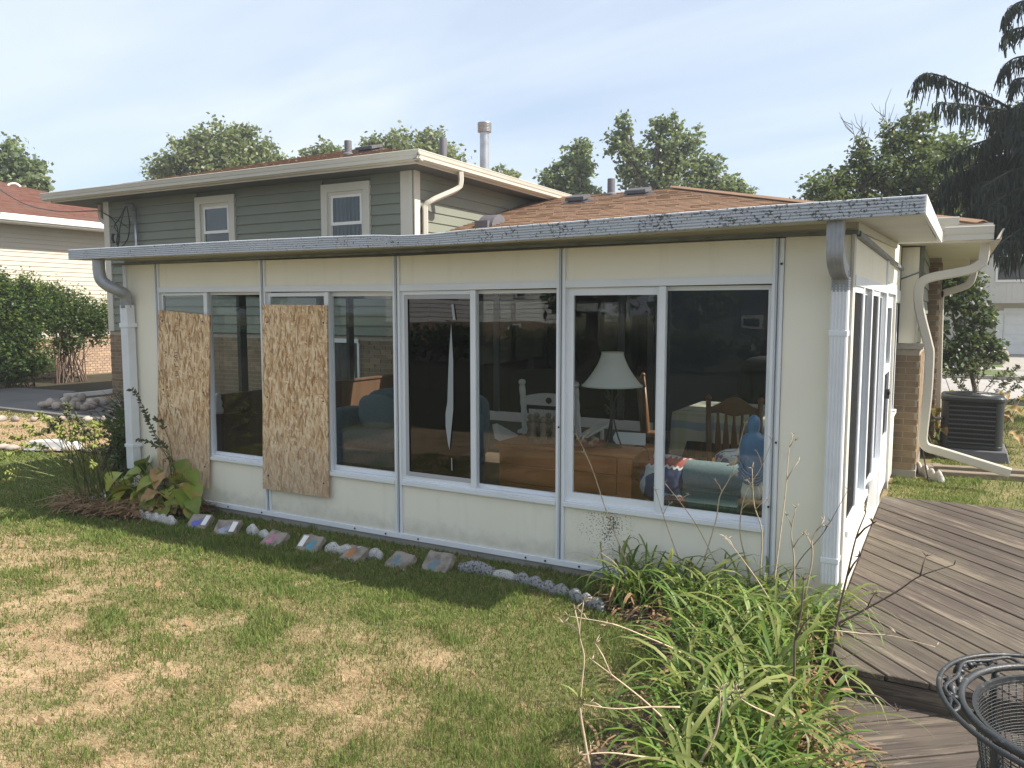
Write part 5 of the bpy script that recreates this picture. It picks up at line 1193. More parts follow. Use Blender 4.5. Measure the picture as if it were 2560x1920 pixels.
# ================================================================== BOARDS, STONES, EDGING
def board(label, q, dx=0.0):
    """a strand-board sheet leaning on the wall: corners TL TR BR BL as (x,z)"""
    m = MB(); y0, yb_ = -0.034, -0.046
    zt = [q[0][1],q[1][1]]; pts = [(q[3][0],yb_,q[3][1]),(q[2][0],yb_,q[2][1]),(q[1][0],y0,q[1][1]),(q[0][0],y0,q[0][1])]
    o = m.prism(pts, (0,0.013,0)).build('strand_board', M['osb'], None, loc=(q[3][0],yb_,q[3][1])); return tag(o, label, 'board')
b1 = board('narrower strand board covering the leftmost pane, its top edge sloping down to the right', [(-5.693,1.757),(-5.035,1.715),(-5.115,0.204),(-5.79,0.211)])
b2 = board('wider strand board with a level top leaning over the third pane', [(-4.413,1.802),(-3.729,1.796),(-3.745,0.287),(-4.456,0.283)])
def stamp(txt, x, z, size, parent, mat, rot):
    cu_ = bpy.data.curves.new('stamp_text', 'FONT'); cu_.body = txt; cu_.size = size; cu_.space_character = 1.1; cu_.extrude = 0.0003
    o = bpy.data.objects.new('stamp_text', cu_); COL.objects.link(o); dg = bpy.context.evaluated_depsgraph_get(); me = bpy.data.meshes.new_from_object(o.evaluated_get(dg))
    bpy.data.objects.remove(o); o = bpy.data.objects.new('stamp', me); COL.objects.link(o); me.materials.clear(); me.materials.append(mat)
    put(o, parent); o.matrix_basis = Matrix.Translation((x,-0.0475+0.012*(z-0.2)/1.55,z)) @ Matrix.Rotation(R(90),4,'X') @ Matrix.Rotation(rot,4,'Z'); return o
for b_, (xa, xb) in ((b1,(-5.66,-5.14)),(b2,(-4.38,-3.78))):
    for x in (xa, xb):
        for z in (0.40, 1.05, 1.66):
            m = MB().lathe([(0.0075,-0.003),(0.0075,0.002),(0.004,0.003)],(0,0,0),8); y_ = -0.046+0.012*(z-0.2)/1.55-0.001
            m.v = [(x+p[0]+0.02*math.sin(z*9), y_-p[2], z+p[1]) for p in m.v]; m.build('screw', M['iron'], b_)
INK = simple('faded_ink', (0.17,0.11,0.07), 0.8)
stamp('105 1.88  7 16  HC', -5.50, 1.40, 0.062, b1, INK, R(-90)); stamp('A', -5.63, 1.40, 0.05, b1, INK, R(-90))
stamp('7 10 5', -5.47, 1.70, 0.05, b1, INK, R(-90))
# hand-print stepping stones
def hand_print(m, c, ang, s, U, V, N, drop=0.0):
    """flat painted hand: palm and five fingers on the plane c+U*a+V*b"""
    def pt(a, b):
        ca, sa = math.cos(ang), math.sin(ang); return c+U*((a*ca-b*sa)*s)+V*((a*sa+b*ca)*s)+N*0.0015
    palm = [(-0.42,-0.5),(0.30,-0.5),(0.46,-0.1),(0.42,0.35),(-0.40,0.35),(-0.5,-0.1)]
    m.add([pt(a,b) for a,b in palm],[tuple(range(6))])
    for (x0,y0,x1,y1,w) in ((-0.32,0.36,-0.46,1.05,0.085),(-0.12,0.36,-0.14,1.25,0.09),(0.10,0.36,0.14,1.22,0.09),(0.31,0.36,0.42,1.0,0.085),(0.45,-0.15,0.95,0.35,0.10)):
        d = Vector((x1-x0,y1-y0)).normalized(); n_ = Vector((-d.y,d.x)); q = []
        for k,(t,ww) in enumerate(((0.0,w),(0.85,w),(1.0,w*0.5))): q.append((t,ww))
        P_ = [(x0+(x1-x0)*t+n_.x*ww, y0+(y1-y0)*t+n_.y*ww) for t,ww in q]+[(x0+(x1-x0)*t-n_.x*ww, y0+(y1-y0)*t-n_.y*ww) for t,ww in q[::-1]]
        m.add([pt(a,b) for a,b in P_],[tuple(range(len(P_)))])
def step_stone(x, y, label, col, rz, tilt, w=0.195, d=0.175, h=0.05, tagged=True, side=1, hs_=0.056, hang=0.3, wobble=0):
    t = thing('hand_print_stone', label, 'stone', (x,y,0.02))
    Rm = Matrix.Rotation(rz,3,'Z') @ Matrix.Rotation(tilt+0.24,3,'X'); c = Vector((x,y,0.036)); U, V, N = Rm @ Vector((1,0,0)), Rm @ Vector((0,1,0)), Rm @ Vector((0,0,1))
    rr = random.Random(int(abs(x)*100)); poly = []
    for (a,b) in ((-1,-1),(1,-1),(1,1),(-1,1)):
        for k in range(3):
            ca, cb = (a, b); nxt = {(-1,-1):(1,0),(1,-1):(0,1),(1,1):(-1,0),(-1,1):(0,-1)}[(a,b)]
            poly.append((a*w/2+nxt[0]*w*(0.02+0.32*k)+rr.uniform(-.008,.008), b*d/2+nxt[1]*d*(0.02+0.32*k)+rr.uniform(-.008,.008)))
    top = [c+U*a+V*b for a,b in poly]; MB().prism([p-N*h for p in top], N*h).build('slab', M['slab'], t, bevel=0.005)
    hm = MB(); hand_print(hm, c-U*0.02*side-V*0.015, hang, hs_, U, V, N); hm.build('hand_print', simple('paint',tuple(0.9*q+0.1*w_ for q,w_ in zip(col,(0.27,0.25,0.22))),0.8,[(45,4,M_SL,0.50,0.66,0.6)]), t)
    if tagged:
        lc = c+U*side*w*0.30+V*d*0.12+N*0.002; lm = MB().prism([lc+U*a+V*b for a,b in ((-0.022,-0.05),(0.022,-0.05),(0.022,0.05),(-0.022,0.05))], N*0.003); lm.build('name_tag', M['white'], t)
    return t
M_SL = (0.20,0.175,0.145)
step_stone(-4.82,-0.40,'stepping stone with a solid violet-blue hand print and white tag', (0.10,0.13,0.52), R(14), R(22), hang=-1.1, hs_=0.068)
step_stone(-4.47,-0.43,'stepping stone with a pale blue-grey hand print and white tag', (0.32,0.37,0.50), R(18), R(22), hang=-0.9)
step_stone(-3.93,-0.46,'stepping stone with a pink and white hand print', (0.55,0.20,0.33), R(-6), R(20), tagged=False, hang=-0.5)
step_stone(-3.60,-0.43,'stepping stone with a turquoise hand print and a white tag on its left', (0.06,0.30,0.38), R(4), R(22), side=-1, hang=-0.4)
step_stone(-3.17,-0.44,'grey stone with an orange print sunk among the scalloped blocks', (0.48,0.18,0.04), R(-12), R(16), w=0.18, d=0.16, tagged=False, hang=0.2)
step_stone(-2.78,-0.42,'plain worn stepping stone with a faint teal print, left of the larger tilted one', (0.11,0.22,0.26), R(-10), R(18), tagged=False, w=0.20, d=0.17)
step_stone(-2.52,-0.36,'largest tilted stepping stone with faint blue-green streaks', (0.13,0.22,0.27), R(-4), R(30), w=0.21, d=0.20, tagged=False, hang=-0.7)
def scallop_block(pts, mat, label, group, h=0.085, n=4):
    """a scalloped concrete edging block running from a to b with n humps"""
    a, b = Vector((*pts[0],0)), Vector((*pts[1],0)); d = (b-a); Lb = d.length; d.normalize(); nrm = Vector((-d.y,d.x,0)); K = n*8; rr = random.Random(int(abs(a.x)*1000))
    secs = []
    for i in range(K+1):
        t = i/K; hz = h*(0.62+0.38*abs(math.sin(math.pi*t*n))**1.2)+rr.uniform(-.003,.003); secs.append((a+d*Lb*t, hz))
    vs = []; w = 0.024
    for p, hz in secs: vs += [p-nrm*w+Vector((0,0,-0.05)), p-nrm*w*0.95+Vector((0,0,hz*0.7)), p-nrm*w*0.4+Vector((0,0,hz)), p+nrm*w*0.4+Vector((0,0,hz)), p+nrm*w*0.95+Vector((0,0,hz*0.7)), p+nrm*w+Vector((0,0,-0.05))]
    m = MB().add(vs, [(i*6+k,(i+1)*6+k,(i+1)*6+(k+1)%6,i*6+(k+1)%6) for i in range(K) for k in range(6)]+[tuple(range(6)),tuple(K*6+k for k in range(5,-1,-1))])
    return tag(m.build('edging_block', mat, None, loc=(a.x,a.y,0), smooth=True), label, 'edging block', group)
gW, gG = 'white scalloped edging blocks', 'grey scalloped edging blocks'
scallop_block([(-5.60,-0.46),(-5.02,-0.47)], M['edging'], 'white speckled scalloped edging block at the foot of the yellowing hosta', gW, 0.075, 6)
scallop_block([(-5.74,-0.44),(-5.61,-0.455)], M['edging'], 'short white scalloped piece half buried under hosta leaf litter', gW, 0.09, 1)
scallop_block([(-4.32,-0.33),(-4.20,-0.36)], M['edging'], 'single white hump between the blue-grey print and the pink print stones', gW, 0.08, 1)
scallop_block([(-4.15,-0.37),(-4.03,-0.40)], M['edging'], 'single white hump touching the left of the pink print stone', gW, 0.07, 1)
scallop_block([(-3.45,-0.40),(-2.97,-0.36)], M['edging'], 'white scalloped edging block right of the turquoise hand print', gW, 0.075, 4)
scallop_block([(-2.36,-0.30),(-2.10,-0.28)], M['edging_grey'], 'dark grey scalloped piece beside the largest tilted stone', gG, 0.085, 1)
scallop_block([(-2.10,-0.28),(-1.93,-0.29)], M['edging'], 'white chipped fragment of edging right of the tilted stone', gW, 0.06, 1)
scallop_block([(-1.92,-0.30),(-1.50,-0.40)], M['edging_grey'], 'grey scalloped edging block in front of the last wall post', gG, 0.075, 4)
scallop_block([(-1.49,-0.40),(-1.22,-0.52)], M['edging_grey'], 'grey scalloped edging block ending under the daylilies', gG, 0.075, 3)
scallop_block([(0.33,4.60),(0.47,4.38)], M['edging'], 'curved concrete edging piece by the cream downspout near the corner of the house', None, 0.12, 2)
scallop_block([(0.20,4.95),(0.34,4.62)], M['edging'], 'pale concrete edging piece against the brick foot of the house corner', None, 0.12, 2)
# rocks left of the house
rr = random.Random(21); gF, gN, gP = 'rocks edging the far side of the bed', 'rocks edging the near side of the bed', 'rocks piled by the patio'
for k in range(17):
    t = k/16; x, y = -12.9+t*3.0, 2.05+t*1.75
    tag(boulder('rock', x+rr.uniform(-.06,.06), y+rr.uniform(-.05,.05), 0.045, rr.uniform(.06,.12), rr.uniform(.05,.09), rr.uniform(.035,.065), M['stone'], 100+k, 2), 'rounded field rock in the row along the far side of the straw covered bed', 'rock', gF)
for k in range(19):
    t = k/18; x, y = -10.9+t*3.4, 0.42+t*1.25
    tag(boulder('rock', x+rr.uniform(-.06,.06), y+rr.uniform(-.05,.05), 0.045, rr.uniform(.05,.11), rr.uniform(.05,.08), rr.uniform(.035,.06), M['stone'], 200+k, 2), 'rounded field rock in the row along the near side of the straw covered bed', 'rock', gN)
for k in range(30):
    x, y = rr.uniform(-13.4,-11.0), rr.uniform(3.2,4.2)
    tag(boulder('rock', x, y, 0.13+0.05*rr.random(), rr.uniform(.06,.13), rr.uniform(.05,.11), rr.uniform(.05,.09), M['stone'], 300+k, 2), 'grey and pink field rock piled at the patio edge beside the house', 'rock', gP)
# white plastic cover lying on the bed
def cover():
    c = Vector((-9.25,1.12,0.03)); a = R(28); m = MB(); K = 0.62
    rot = lambda p: (c.x+K*(p[0]*math.cos(a)-p[1]*math.sin(a)), c.y+K*(p[0]*math.sin(a)+p[1]*math.cos(a)), c.z+p[2])
    b = [(-0.55,-0.20),(0.30,-0.26),(0.55,-0.02),(0.42,0.22),(-0.45,0.24),(-0.62,0.0)]; t = [(x*0.86,y*0.80) for x,y in b]
    vs = [rot((x,y,0)) for x,y in b]+[rot((x,y,0.10)) for x,y in t]; n = 6
    m.add(vs,[tuple(range(n,2*n))]+[(k,(k+1)%n,n+(k+1)%n,n+k) for k in range(n)]); return tag(m.build('plastic_cover', M['cover'], None, loc=c), 'white six sided plastic cover lying upside down on the rock edged bed', 'cover')
cover()
# little grey and white box in the hosta litter
bx = thing('garden_box', 'small white lidded grey box half hidden in dry hosta leaves', 'box', (-6.03,-0.42,0))
MB().box(-6.14,-5.94,-0.47,-0.36,0.0,0.085).build('body', M['slab'], bx); MB().hexa([(-6.15,-0.485,0.085),(-5.93,-0.485,0.085),(-5.93,-0.35,0.10),(-6.15,-0.35,0.10),(-6.15,-0.485,0.10),(-5.93,-0.485,0.10),(-5.93,-0.35,0.115),(-6.15,-0.35,0.115)]).build('lid', M['white'], bx)

# ================================================================== DECKS
def deck(name, poly, zt, ang, w, gap, label, th=0.03, seed=1, skirt=True):
    t = thing(name, label, 'deck', (poly[0][0],poly[0][1],0)); ca, sa = math.cos(ang), math.sin(ang); rr = random.Random(seed)
    loc = [(x*ca+y*sa, -x*sa+y*ca) for x,y in poly]; v0, v1 = min(p[1] for p in loc), max(p[1] for p in loc); v = v0; n = 0
    while v < v1:
        cell = tri_clip(tri_clip(loc, (0,-1,-(v+gap/2))), (0,1,v+w-gap/2))
        if len(cell) >= 3:
            us = [p[0] for p in cell]; cu, cvv = (min(us)+max(us))/2, v+w/2; dz = rr.uniform(-0.003,0.003)
            pts = [(a-cu, b-cvv, 0) for a,b in cell]; ar = sum(pts[i][0]*pts[(i+1)%len(pts)][1]-pts[(i+1)%len(pts)][0]*pts[i][1] for i in range(len(pts)))
            if ar < 0: pts = pts[::-1]
            if abs(ar) > 0.004:
                m = MB().prism([(a,b,-th) for a,b,_ in pts], (0,0,th)); o = m.build('deck_board', M['deck'], t)
                wx, wy = cu*ca-cvv*sa, cu*sa+cvv*ca; o.matrix_basis = Matrix.Translation((wx,wy,zt+dz)) @ Matrix.Rotation(ang,4,'Z'); b = o.modifiers.new('bevel','BEVEL'); b.width = 0.004; b.segments = 1; b.limit_method = 'ANGLE'
        v += w; n += 1
    return t
upoly = [(0.020,2.845),(0.020,-0.62),(0.10,-0.90),(0.20,-0.925),(5.2,-0.93),(5.2,2.95)]
d1 = deck('upper_deck', upoly, 0.14, R(-47), 0.128, 0.007, 'weathered brown deck with diagonal boards beside the sunroom wall')
sk = MB(); 
for i in range(1,5):
    if i < 4: a, b = upoly[i], upoly[i+1] if i+1 < len(upoly) else upoly[0]
for a, b in ((upoly[1],upoly[2]),(upoly[2],upoly[3]),(upoly[3],upoly[4]),(upoly[0],upoly[1]),(upoly[5],upoly[0])):
    p, q = Vector((*a,0)), Vector((*b,0)); dd = (q-p).normalized(); n_ = Vector((dd.y,-dd.x,0)); inn = -n_*0.0
    sk.prism([p+Vector((0,0,-0.02)),q+Vector((0,0,-0.02)),q+Vector((0,0,0.108)),p+Vector((0,0,0.108))], -n_*0.02 if (a,b)!=(upoly[5],upoly[0]) else n_*0.0+Vector((0,-0.02,0)))
sk.build('skirt', M['deck'], d1)
d2 = deck('lower_deck', [(0.13,-6.2),(0.10,-1.2),(0.16,-0.62),(5.2,-0.62),(5.2,-6.2)], 0.012, R(38), 0.138, 0.008, 'lower weathered deck platform under the wire mesh chair', seed=4)
box('frame', 0.18, 5.1, -6.1, -0.7, -0.06, -0.02, M['deck'], d2)

# ================================================================== WIRE MESH CHAIR
wc = thing('mesh_chair', 'black wrought iron patio chair with round mesh back and cast leaf ornament', 'chair', (0.85,-2.15,0.02))
def mesh_chair():
    C = Vector((0.85,-2.15,0)); A, B = 0.295, 0.335
    E = lambda k, an, z: (C.x+k*A*math.cos(an), C.y+k*B*math.sin(an), z)
    ring = lambda k, z, n=64, dz=0.0: [E(k, 2*math.pi*i/n, z+dz*math.cos(2*math.pi*i/n)) for i in range(n+1)]
    IR = simple('worn_black_iron', (0.035,0.038,0.04), 0.42, [(30,4,(0.13,0.125,0.12),0.58,0.7,0.7)], bmp=(120,0.4,0.004)); M['IR'] = IR
    MB().tube(ring(1.0,0.65), 0.0115, 10).build('rim', IR, wc, smooth=True)
    MB().tube([E(1.19+0.02*math.sin(3*t), t, 0.655-0.012*math.cos(t)) for t in [1.05+i*(5.24-1.05)/44 for i in range(45)]]+[], 0.0075, 8).build('outer_rail', IR, wc, smooth=True)
    m = MB(); m.tube(bez([E(1.19,1.35,0.66),E(1.12,1.15,0.655),E(1.06,1.02,0.65),E(1.01,0.92,0.65)],16),0.0065,8); m.tube(bez([E(1.21,4.45,0.66),E(1.16,4.62,0.66),E(1.08,4.80,0.655),E(1.0,5.0,0.65)],16),0.0065,8); m.build('rail_link', IR, wc, smooth=True)
    # flat inner band
    n = 64; vs = []
    for i in range(n): 
        an = 2*math.pi*i/n
        vs += [E(0.90,an,0.640), E(0.865,an,0.640), E(0.865,an,0.618), E(0.90,an,0.618)]
    MB().add(vs, [(i*4+k,((i+1)%n)*4+k,((i+1)%n)*4+(k+1)%4,i*4+(k+1)%4) for i in range(n) for k in range(4)]).build('inner_band', IR, wc, smooth=False)
    m = MB()
    for k in range(8): an = k*math.pi/4+0.2; m.tube([E(1.0,an,0.648),E(0.88,an,0.63)],0.005,6)
    m.build('band_tie', IR, wc)
    # mesh bowl: vertical and hoop wires down to the seat
    prof = [(0.868,0.625),(0.85,0.56),(0.82,0.50),(0.78,0.455),(0.70,0.435),(0.5,0.428),(0.25,0.425)]
    pp = bez([(r,0,z) for r,z in prof], 36); m = MB(); NW = 64
    for i in range(NW):
        an = 2*math.pi*i/NW; m.tube([E(p.x,an,p.z) for p in pp[::2]], 0.0017, 4, cap=False)
    for p in pp[::1]:
        m.tube([E(p.x,2*math.pi*i/48,p.z) for i in range(49)], 0.0017, 4, cap=False)
    m.build('wire_mesh', IR, wc, smooth=True, kind='stuff')
    MB().tube(ring(0.80,0.435),0.010,8).build('seat_ring', IR, wc, smooth=True)
    for an in (0.7,2.3,3.9,5.5):
        MB().tube(bez([E(1.0,an,0.64),E(1.02,an,0.50),E(0.92,an,0.43),E(0.9,an,0.2),E(1.05,an,0.018)],24),0.011,8).build('leg', IR, wc, smooth=True)
    # cast leaf spray between the rim and the outer rail
    lf = MB()
    def leaf(c, ang, L_, w, curl):
        n_ = 9; l=[]; r_=[]
        d = Vector((math.cos(ang),math.sin(ang),0)); s_ = Vector((-d.y,d.x,0))
        for i in range(n_+1):
            t = i/n_; ww = w*math.sin(math.pi*min(1,t*0.92+0.06))*(1+0.25*math.sin(t*16)); z = 0.650+curl*math.sin(t*math.pi)-0.01*t*t; p = Vector((c[0],c[1],0))+d*L_*t+s_*0.35*L_*t*t*curl*12; l.append((p.x+s_.x*ww,p.y+s_.y*ww,z)); r_.append((p.x-s_.x*ww,p.y-s_.y*ww,z)); 
        mid = [((a[0]+b[0])/2,(a[1]+b[1])/2,a[2]+0.010) for a,b in zip(l,r_)]
        vs = l+mid+r_; k = n_+1
        lf.add(vs,[(i,i+1,k+i+1,k+i) for i in range(n_)]+[(k+i,k+i+1,2*k+i+1,2*k+i) for i in range(n_)])
    for an, L_, w, cu_, out in ((2.35,0.060,0.012,0.012,1.07),(2.55,0.055,0.014,0.014,1.11),(2.8,0.060,0.013,0.012,1.08),(3.05,0.055,0.015,0.014,1.11),(3.3,0.050,0.012,0.012,1.09)):
        e = E(out, an, 0); leaf(e, an+1.65+0.4*math.sin(an*7), L_, w, cu_); leaf(e, an-1.5, L_*0.8, w*0.8, cu_)
    o = lf.build('leaf_ornament', IR, wc, smooth=True); s_ = o.modifiers.new('s','SOLIDIFY'); s_.thickness = 0.003
    m = MB(); m.tube(bez([E(1.01,2.0,0.655),E(1.10,2.1,0.665),E(1.06,2.35,0.67),E(1.13,2.6,0.67),E(1.06,2.9,0.67),E(1.14,3.2,0.67),E(1.07,3.45,0.665),E(1.18,3.55,0.66)],50),0.0055,8); m.build('scroll', IR, wc, smooth=True)
    m = MB()
    for an, out in ((2.55,1.10),(2.75,1.08),(3.1,1.12),(3.3,1.07)): 
        e = E(out,an,0.672); m.lathe([(0.003,-0.012),(0.010,-0.010),(0.011,-0.004),(0.004,0.0)],e,10)
    m.build('rosette', IR, wc, smooth=True)
mesh_chair()

# ================================================================== AIR CONDITIONER AND RIGHT SIDE YARD
ac = thing('air_conditioner', 'charcoal outdoor air conditioner with horizontal louvres on a pad', 'air conditioner', (0.74,6.3,0))
def air_con():
    x0,x1,y0,y1,z0,z1 = 0.415,1.065,5.975,6.62,0.13,0.76; r = 0.085
    def rr_poly(g, rad):
        out = []
        for (cx,cy,a0) in ((x1-rad-g,y0+rad+g,-math.pi/2),(x1-rad-g,y1-rad-g,0),(x0+rad+g,y1-rad-g,math.pi/2),(x0+rad+g,y0+rad+g,math.pi)):
            for k in range(7): a = a0+k*math.pi/12; out.append((cx+rad*math.cos(a), cy+rad*math.sin(a)))
        return out
    P3 = lambda pl, z: [(x,y,z) for x,y in pl]
    MB().prism(P3(rr_poly(0.03,r-0.02), z0+0.02), (0,0,z1-z0-0.06)).build('coil', M['ac_fin'], ac)
    MB().prism(P3(rr_poly(0.0,r), z0), (0,0,0.045)).build('base_pan', M['ac'], ac, bevel=0.006)
    o = MB().prism(P3(rr_poly(-0.008,r+0.01), z1-0.075), (0,0,0.065)).build('top_cover', M['ac'], ac, bevel=0.018)
    for k in range(9):
        z = z0+0.065+k*0.054; MB().prism(P3(rr_poly(0.004,r-0.004), z), (0,0,0.014)).build('louvre', M['louvre'], ac, bevel=0.004)
    m = MB()
    for k in range(34):
        x = x0+r+0.0+(x1-x0-2*r)*k/33; m.box(x-0.0025,x+0.0025,y0+0.012,y0+0.018,z0+0.045,z1-0.075)
    m.build('grille_wire', M['ac'], ac, kind='stuff')
    for (cx,cy,a0) in ((x1-r,y0+r,-math.pi/2),(x0+r,y0+r,math.pi),(x1-r,y1-r,0),(x0+r,y1-r,math.pi/2)):
        pl = [(cx+(r-0.002)*math.cos(a0+k*math.pi/12), cy+(r-0.002)*math.sin(a0+k*math.pi/12)) for k in range(7)]+[(cx+(r-0.02)*math.cos(a0+k*math.pi/12), cy+(r-0.02)*math.sin(a0+k*math.pi/12)) for k in range(6,-1,-1)]
        MB().prism(P3(pl, z0+0.045), (0,0,z1-z0-0.12)).build('corner_post', M['ac'], ac, smooth=False)
    cx, cy = (x0+x1)/2,(y0+y1)/2; g = MB()
    for q in (0.26,0.22,0.18,0.14,0.10,0.06): g.tube([(cx+q*math.cos(a),cy+q*math.sin(a),z1+0.004) for a in [2*math.pi*i/40 for i in range(41)]],0.004,5)
    for k in range(12): a = k*math.pi/6; g.tube([(cx+0.05*math.cos(a),cy+0.05*math.sin(a),z1+0.012),(cx+0.26*math.cos(a),cy+0.26*math.sin(a),z1+0.0)],0.004,5)
    g.build('fan_guard', M['ac'], ac)
    MB().lathe([(0.275,0),(0.285,0.012),(0.265,0.02)],(cx,cy,z1-0.016),32).build('guard_ring', M['ac'], ac, smooth=True)
    MB().hexa([(0.38,5.90,0.0),(1.14,5.90,0.0),(1.14,6.7,0.0),(0.38,6.7,0.0),(0.40,5.93,0.128),(1.11,5.93,0.128),(1.11,6.68,0.128),(0.40,6.68,0.128)]).build('pad', M['grey_vent'], ac, bevel=0.01)
air_con()
for i,(a,b,z,w,lab) in enumerate((((0.42,4.80),(1.9,5.03),0.06,0.055,'front weathered timber edging by the air conditioner'),((0.36,5.02),(1.5,5.22),0.075,0.05,'second weathered timber lying behind the front one'),((0.24,4.98),(0.47,5.12),0.07,0.08,'short timber block at the foot of the downspout'))):
    p,q = Vector((*a,0)),Vector((*b,0)); d_ = (q-p).normalized(); n_ = Vector((-d_.y,d_.x,0))*w; tag(MB().prism([p-n_,q-n_,q+n_,p+n_],(0,0,z)).build('timber', M['timber'], None, loc=p, bevel=0.006), lab, 'timber')
tag(MB().tube(bez([(0.27,4.44,0.9),(0.33,5.0,0.62),(0.38,5.6,0.52),(0.44,6.05,0.47)],16),0.016,8).build('refrigerant_line', M['wire'], smooth=True), 'black insulated line curving into the side of the air conditioner', 'pipe')
tag(MB().tube(bez([(0.255,4.42,0.85),(0.262,4.36,0.5),(0.29,4.30,0.3),(0.34,4.27,0.06)],16),0.007,6).build('ground_cable', M['wire'], smooth=True), 'thin black cable running down beside the cream downspout', 'cable')

# ================================================================== PLANTS
def strap_mesh(name, L_, w, droop, mat, seg=9, fold=0.25, rise=1.0):
    """an arching strap leaf growing from the origin towards +X"""
    m = MB(); vs = []; x = z = 0.0; a = rise
    for i in range(seg+1):
        t = i/seg; ww = w*(0.55+0.45*min(1,t*4))*(1 if t < 0.55 else max(0.03, 1-((t-0.55)/0.45)**1.6)); s, c = math.sin(a), math.cos(a)
        vs += [(x+s*fold*ww*0.5, -ww, z+fold*ww), (x, 0, z), (x+s*fold*ww*0.5, ww, z+fold*ww)]
        x += math.cos(a)*L_/seg; z += math.sin(a)*L_/seg; a -= droop/seg*(0.5+1.3*t)
    m.add(vs, [(i*3+k,i*3+k+1,(i+1)*3+k+1,(i+1)*3+k) for i in range(seg) for k in range(2)])
    o = m.build(name, mat, smooth=True); me = o.data; bpy.data.objects.remove(o); return me
rr = random.Random(77)
LILY = [strap_mesh('leaf', rr.uniform(0.46,0.74), rr.uniform(0.0055,0.0092), rr.uniform(1.9,3.3), M['lily'] if i % 4 else M['lily_pale'], rise=rr.uniform(1.15,1.5)) for i in range(16)]
LILY += [strap_mesh('leaf', rr.uniform(0.40,0.62), rr.uniform(0.005,0.008), rr.uniform(2.2,3.6), M['straw'], rise=rr.uniform(0.9,1.4)) for i in range(2)]
LILY_DRY = [strap_mesh('dry_leaf', rr.uniform(0.28,0.45), rr.uniform(0.006,0.011), rr.uniform(2.6,4.2), M['straw'], 7, 0.5, rr.uniform(0.7,1.3)) for i in range(5)]
def tuft(parent, meshes, name, c, n, rr, spread, smin=0.8, smax=1.15, az=None, lean=0.25):
    for k in range(n):
        a = rr.uniform(0, 2*math.pi) if az is None else rr.gauss(az, 0.9); q = spread*math.sqrt(rr.random()); b = rr.uniform(0,6.28); s = rr.uniform(smin, smax)
        M4 = Matrix.Translation((c[0]+q*math.cos(b), c[1]+q*math.sin(b), c[2])) @ Matrix.Rotation(a,4,'Z') @ Matrix.Rotation(rr.uniform(-lean,lean*0.6),4,'Y') @ Matrix.Rotation(rr.uniform(-0.35,0.35),4,'X') @ Matrix.Diagonal((s,s*rr.uniform(0.85,1.2),s,1))
        inst(rr.choice(meshes), name, parent, M4)
def daylily(x, y, label, n=60, nd=14, spread=0.13, s=1.0, seed=0):
    t = thing('daylily', label, 'plant', (x,y,0.0), 'daylily clumps between the lawn and the decks'); rr = random.Random(seed)
    tuft(t, LILY, 'leaf', (x,y,0.0), int(n*1.75), rr, spread*1.08, 0.74*s, 1.12*s); tuft(t, LILY_DRY, 'dry_leaf', (x,y,0.0), int(nd*1.8), rr, spread*1.5, 0.8, 1.2, lean=0.9)
    return t
dl = []
dl.append(daylily(-1.12,-0.30,'daylily clump against the sunroom wall, leftmost beside the grey edging',56,16,0.14,0.88,1))
dl.append(daylily(-0.78,-0.30,'daylily clump against the wall below the statue window',58,12,0.15,0.90,2))
dl.append(daylily(-0.42,-0.28,'daylily clump against the wall beside the last window post',54,12,0.14,0.86,3))
dl.append(daylily(-0.14,-0.42,'daylily clump at the foot of the fluted white downspout',54,12,0.13,0.92,4))
dl.append(daylily(-0.56,-0.70,'daylily clump in the middle of the bed, behind the bare lawn notch',56,16,0.15,0.92,5))
dl.append(daylily(-0.22,-0.86,'daylily clump beside the corner of the upper deck',58,12,0.14,0.98,6))
dl.append(daylily(-0.40,-1.18,'daylily clump overhanging the lawn at the narrow waist of the bed',56,14,0.14,0.95,7))
dl.append(daylily(-0.10,-1.32,'daylily clump spilling over the step between the two decks',60,14,0.14,1.0,8))
dl.append(daylily(-0.30,-1.62,'daylily clump with broad pale leaves low over the lawn',58,16,0.14,0.98,9))
dl.append(daylily(-0.06,-1.80,'daylily clump leaning over the lower deck boards',62,18,0.14,1.02,10))
dl.append(daylily(-0.24,-2.06,'daylily clump nearest the camera at the bottom edge',60,18,0.14,1.0,11))
dl.append(daylily(-0.02,-2.28,'daylily clump cut by the bottom edge next to the lower deck',54,16,0.13,0.95,12))
bed = MB(); bp = [(-1.30,-0.02),(0.02,-0.02),(0.10,-0.9),(0.14,-1.2),(0.14,-2.6),(-0.55,-2.6),(-0.68,-1.9),(-0.58,-1.35),(-0.72,-1.0),(-0.95,-0.62),(-1.28,-0.45)]
struct(bed.prism([(x,y,-0.02) for x,y in bp],(0,0,0.032)).build('soil_bed', M['soil']))
# leafless stalks standing in the bed (flower scapes left from summer)
def stalk(parent, pts, r=0.0045, forks=(), mat='stalk', name='dry_stalk', buds=True):
    m = MB(); P = bez(pts, max(8,4*len(pts))); n = len(P); m.tube(P, [r*0.86*(1.15-0.75*i/(n-1)) for i in range(n)], 6); rr = random.Random(int(abs(pts[0][0]*977+pts[-1][2]*313)))
    ends = [P[-1]]
    for t, d in forks:
        i = int(t*(n-1)); b = P[i]; e = b+Vector(d); mid = b+Vector(d)*0.5+Vector((0,0,0.01)); m.tube([b,mid,e],[r*0.6,r*0.5,r*0.35],5); ends.append(e)
    if buds:
        for e in ends:
            for k in range(rr.randint(2,4)):
                d = Vector((rr.uniform(-1,1),rr.uniform(-1,1),rr.uniform(0.1,1.2))).normalized()*rr.uniform(0.012,0.03); m.tube([e,e+d*0.6,e+d*1.25],[r*0.34,r*0.40,r*0.12],5)
    return m.build(name, M[mat], parent, smooth=True)
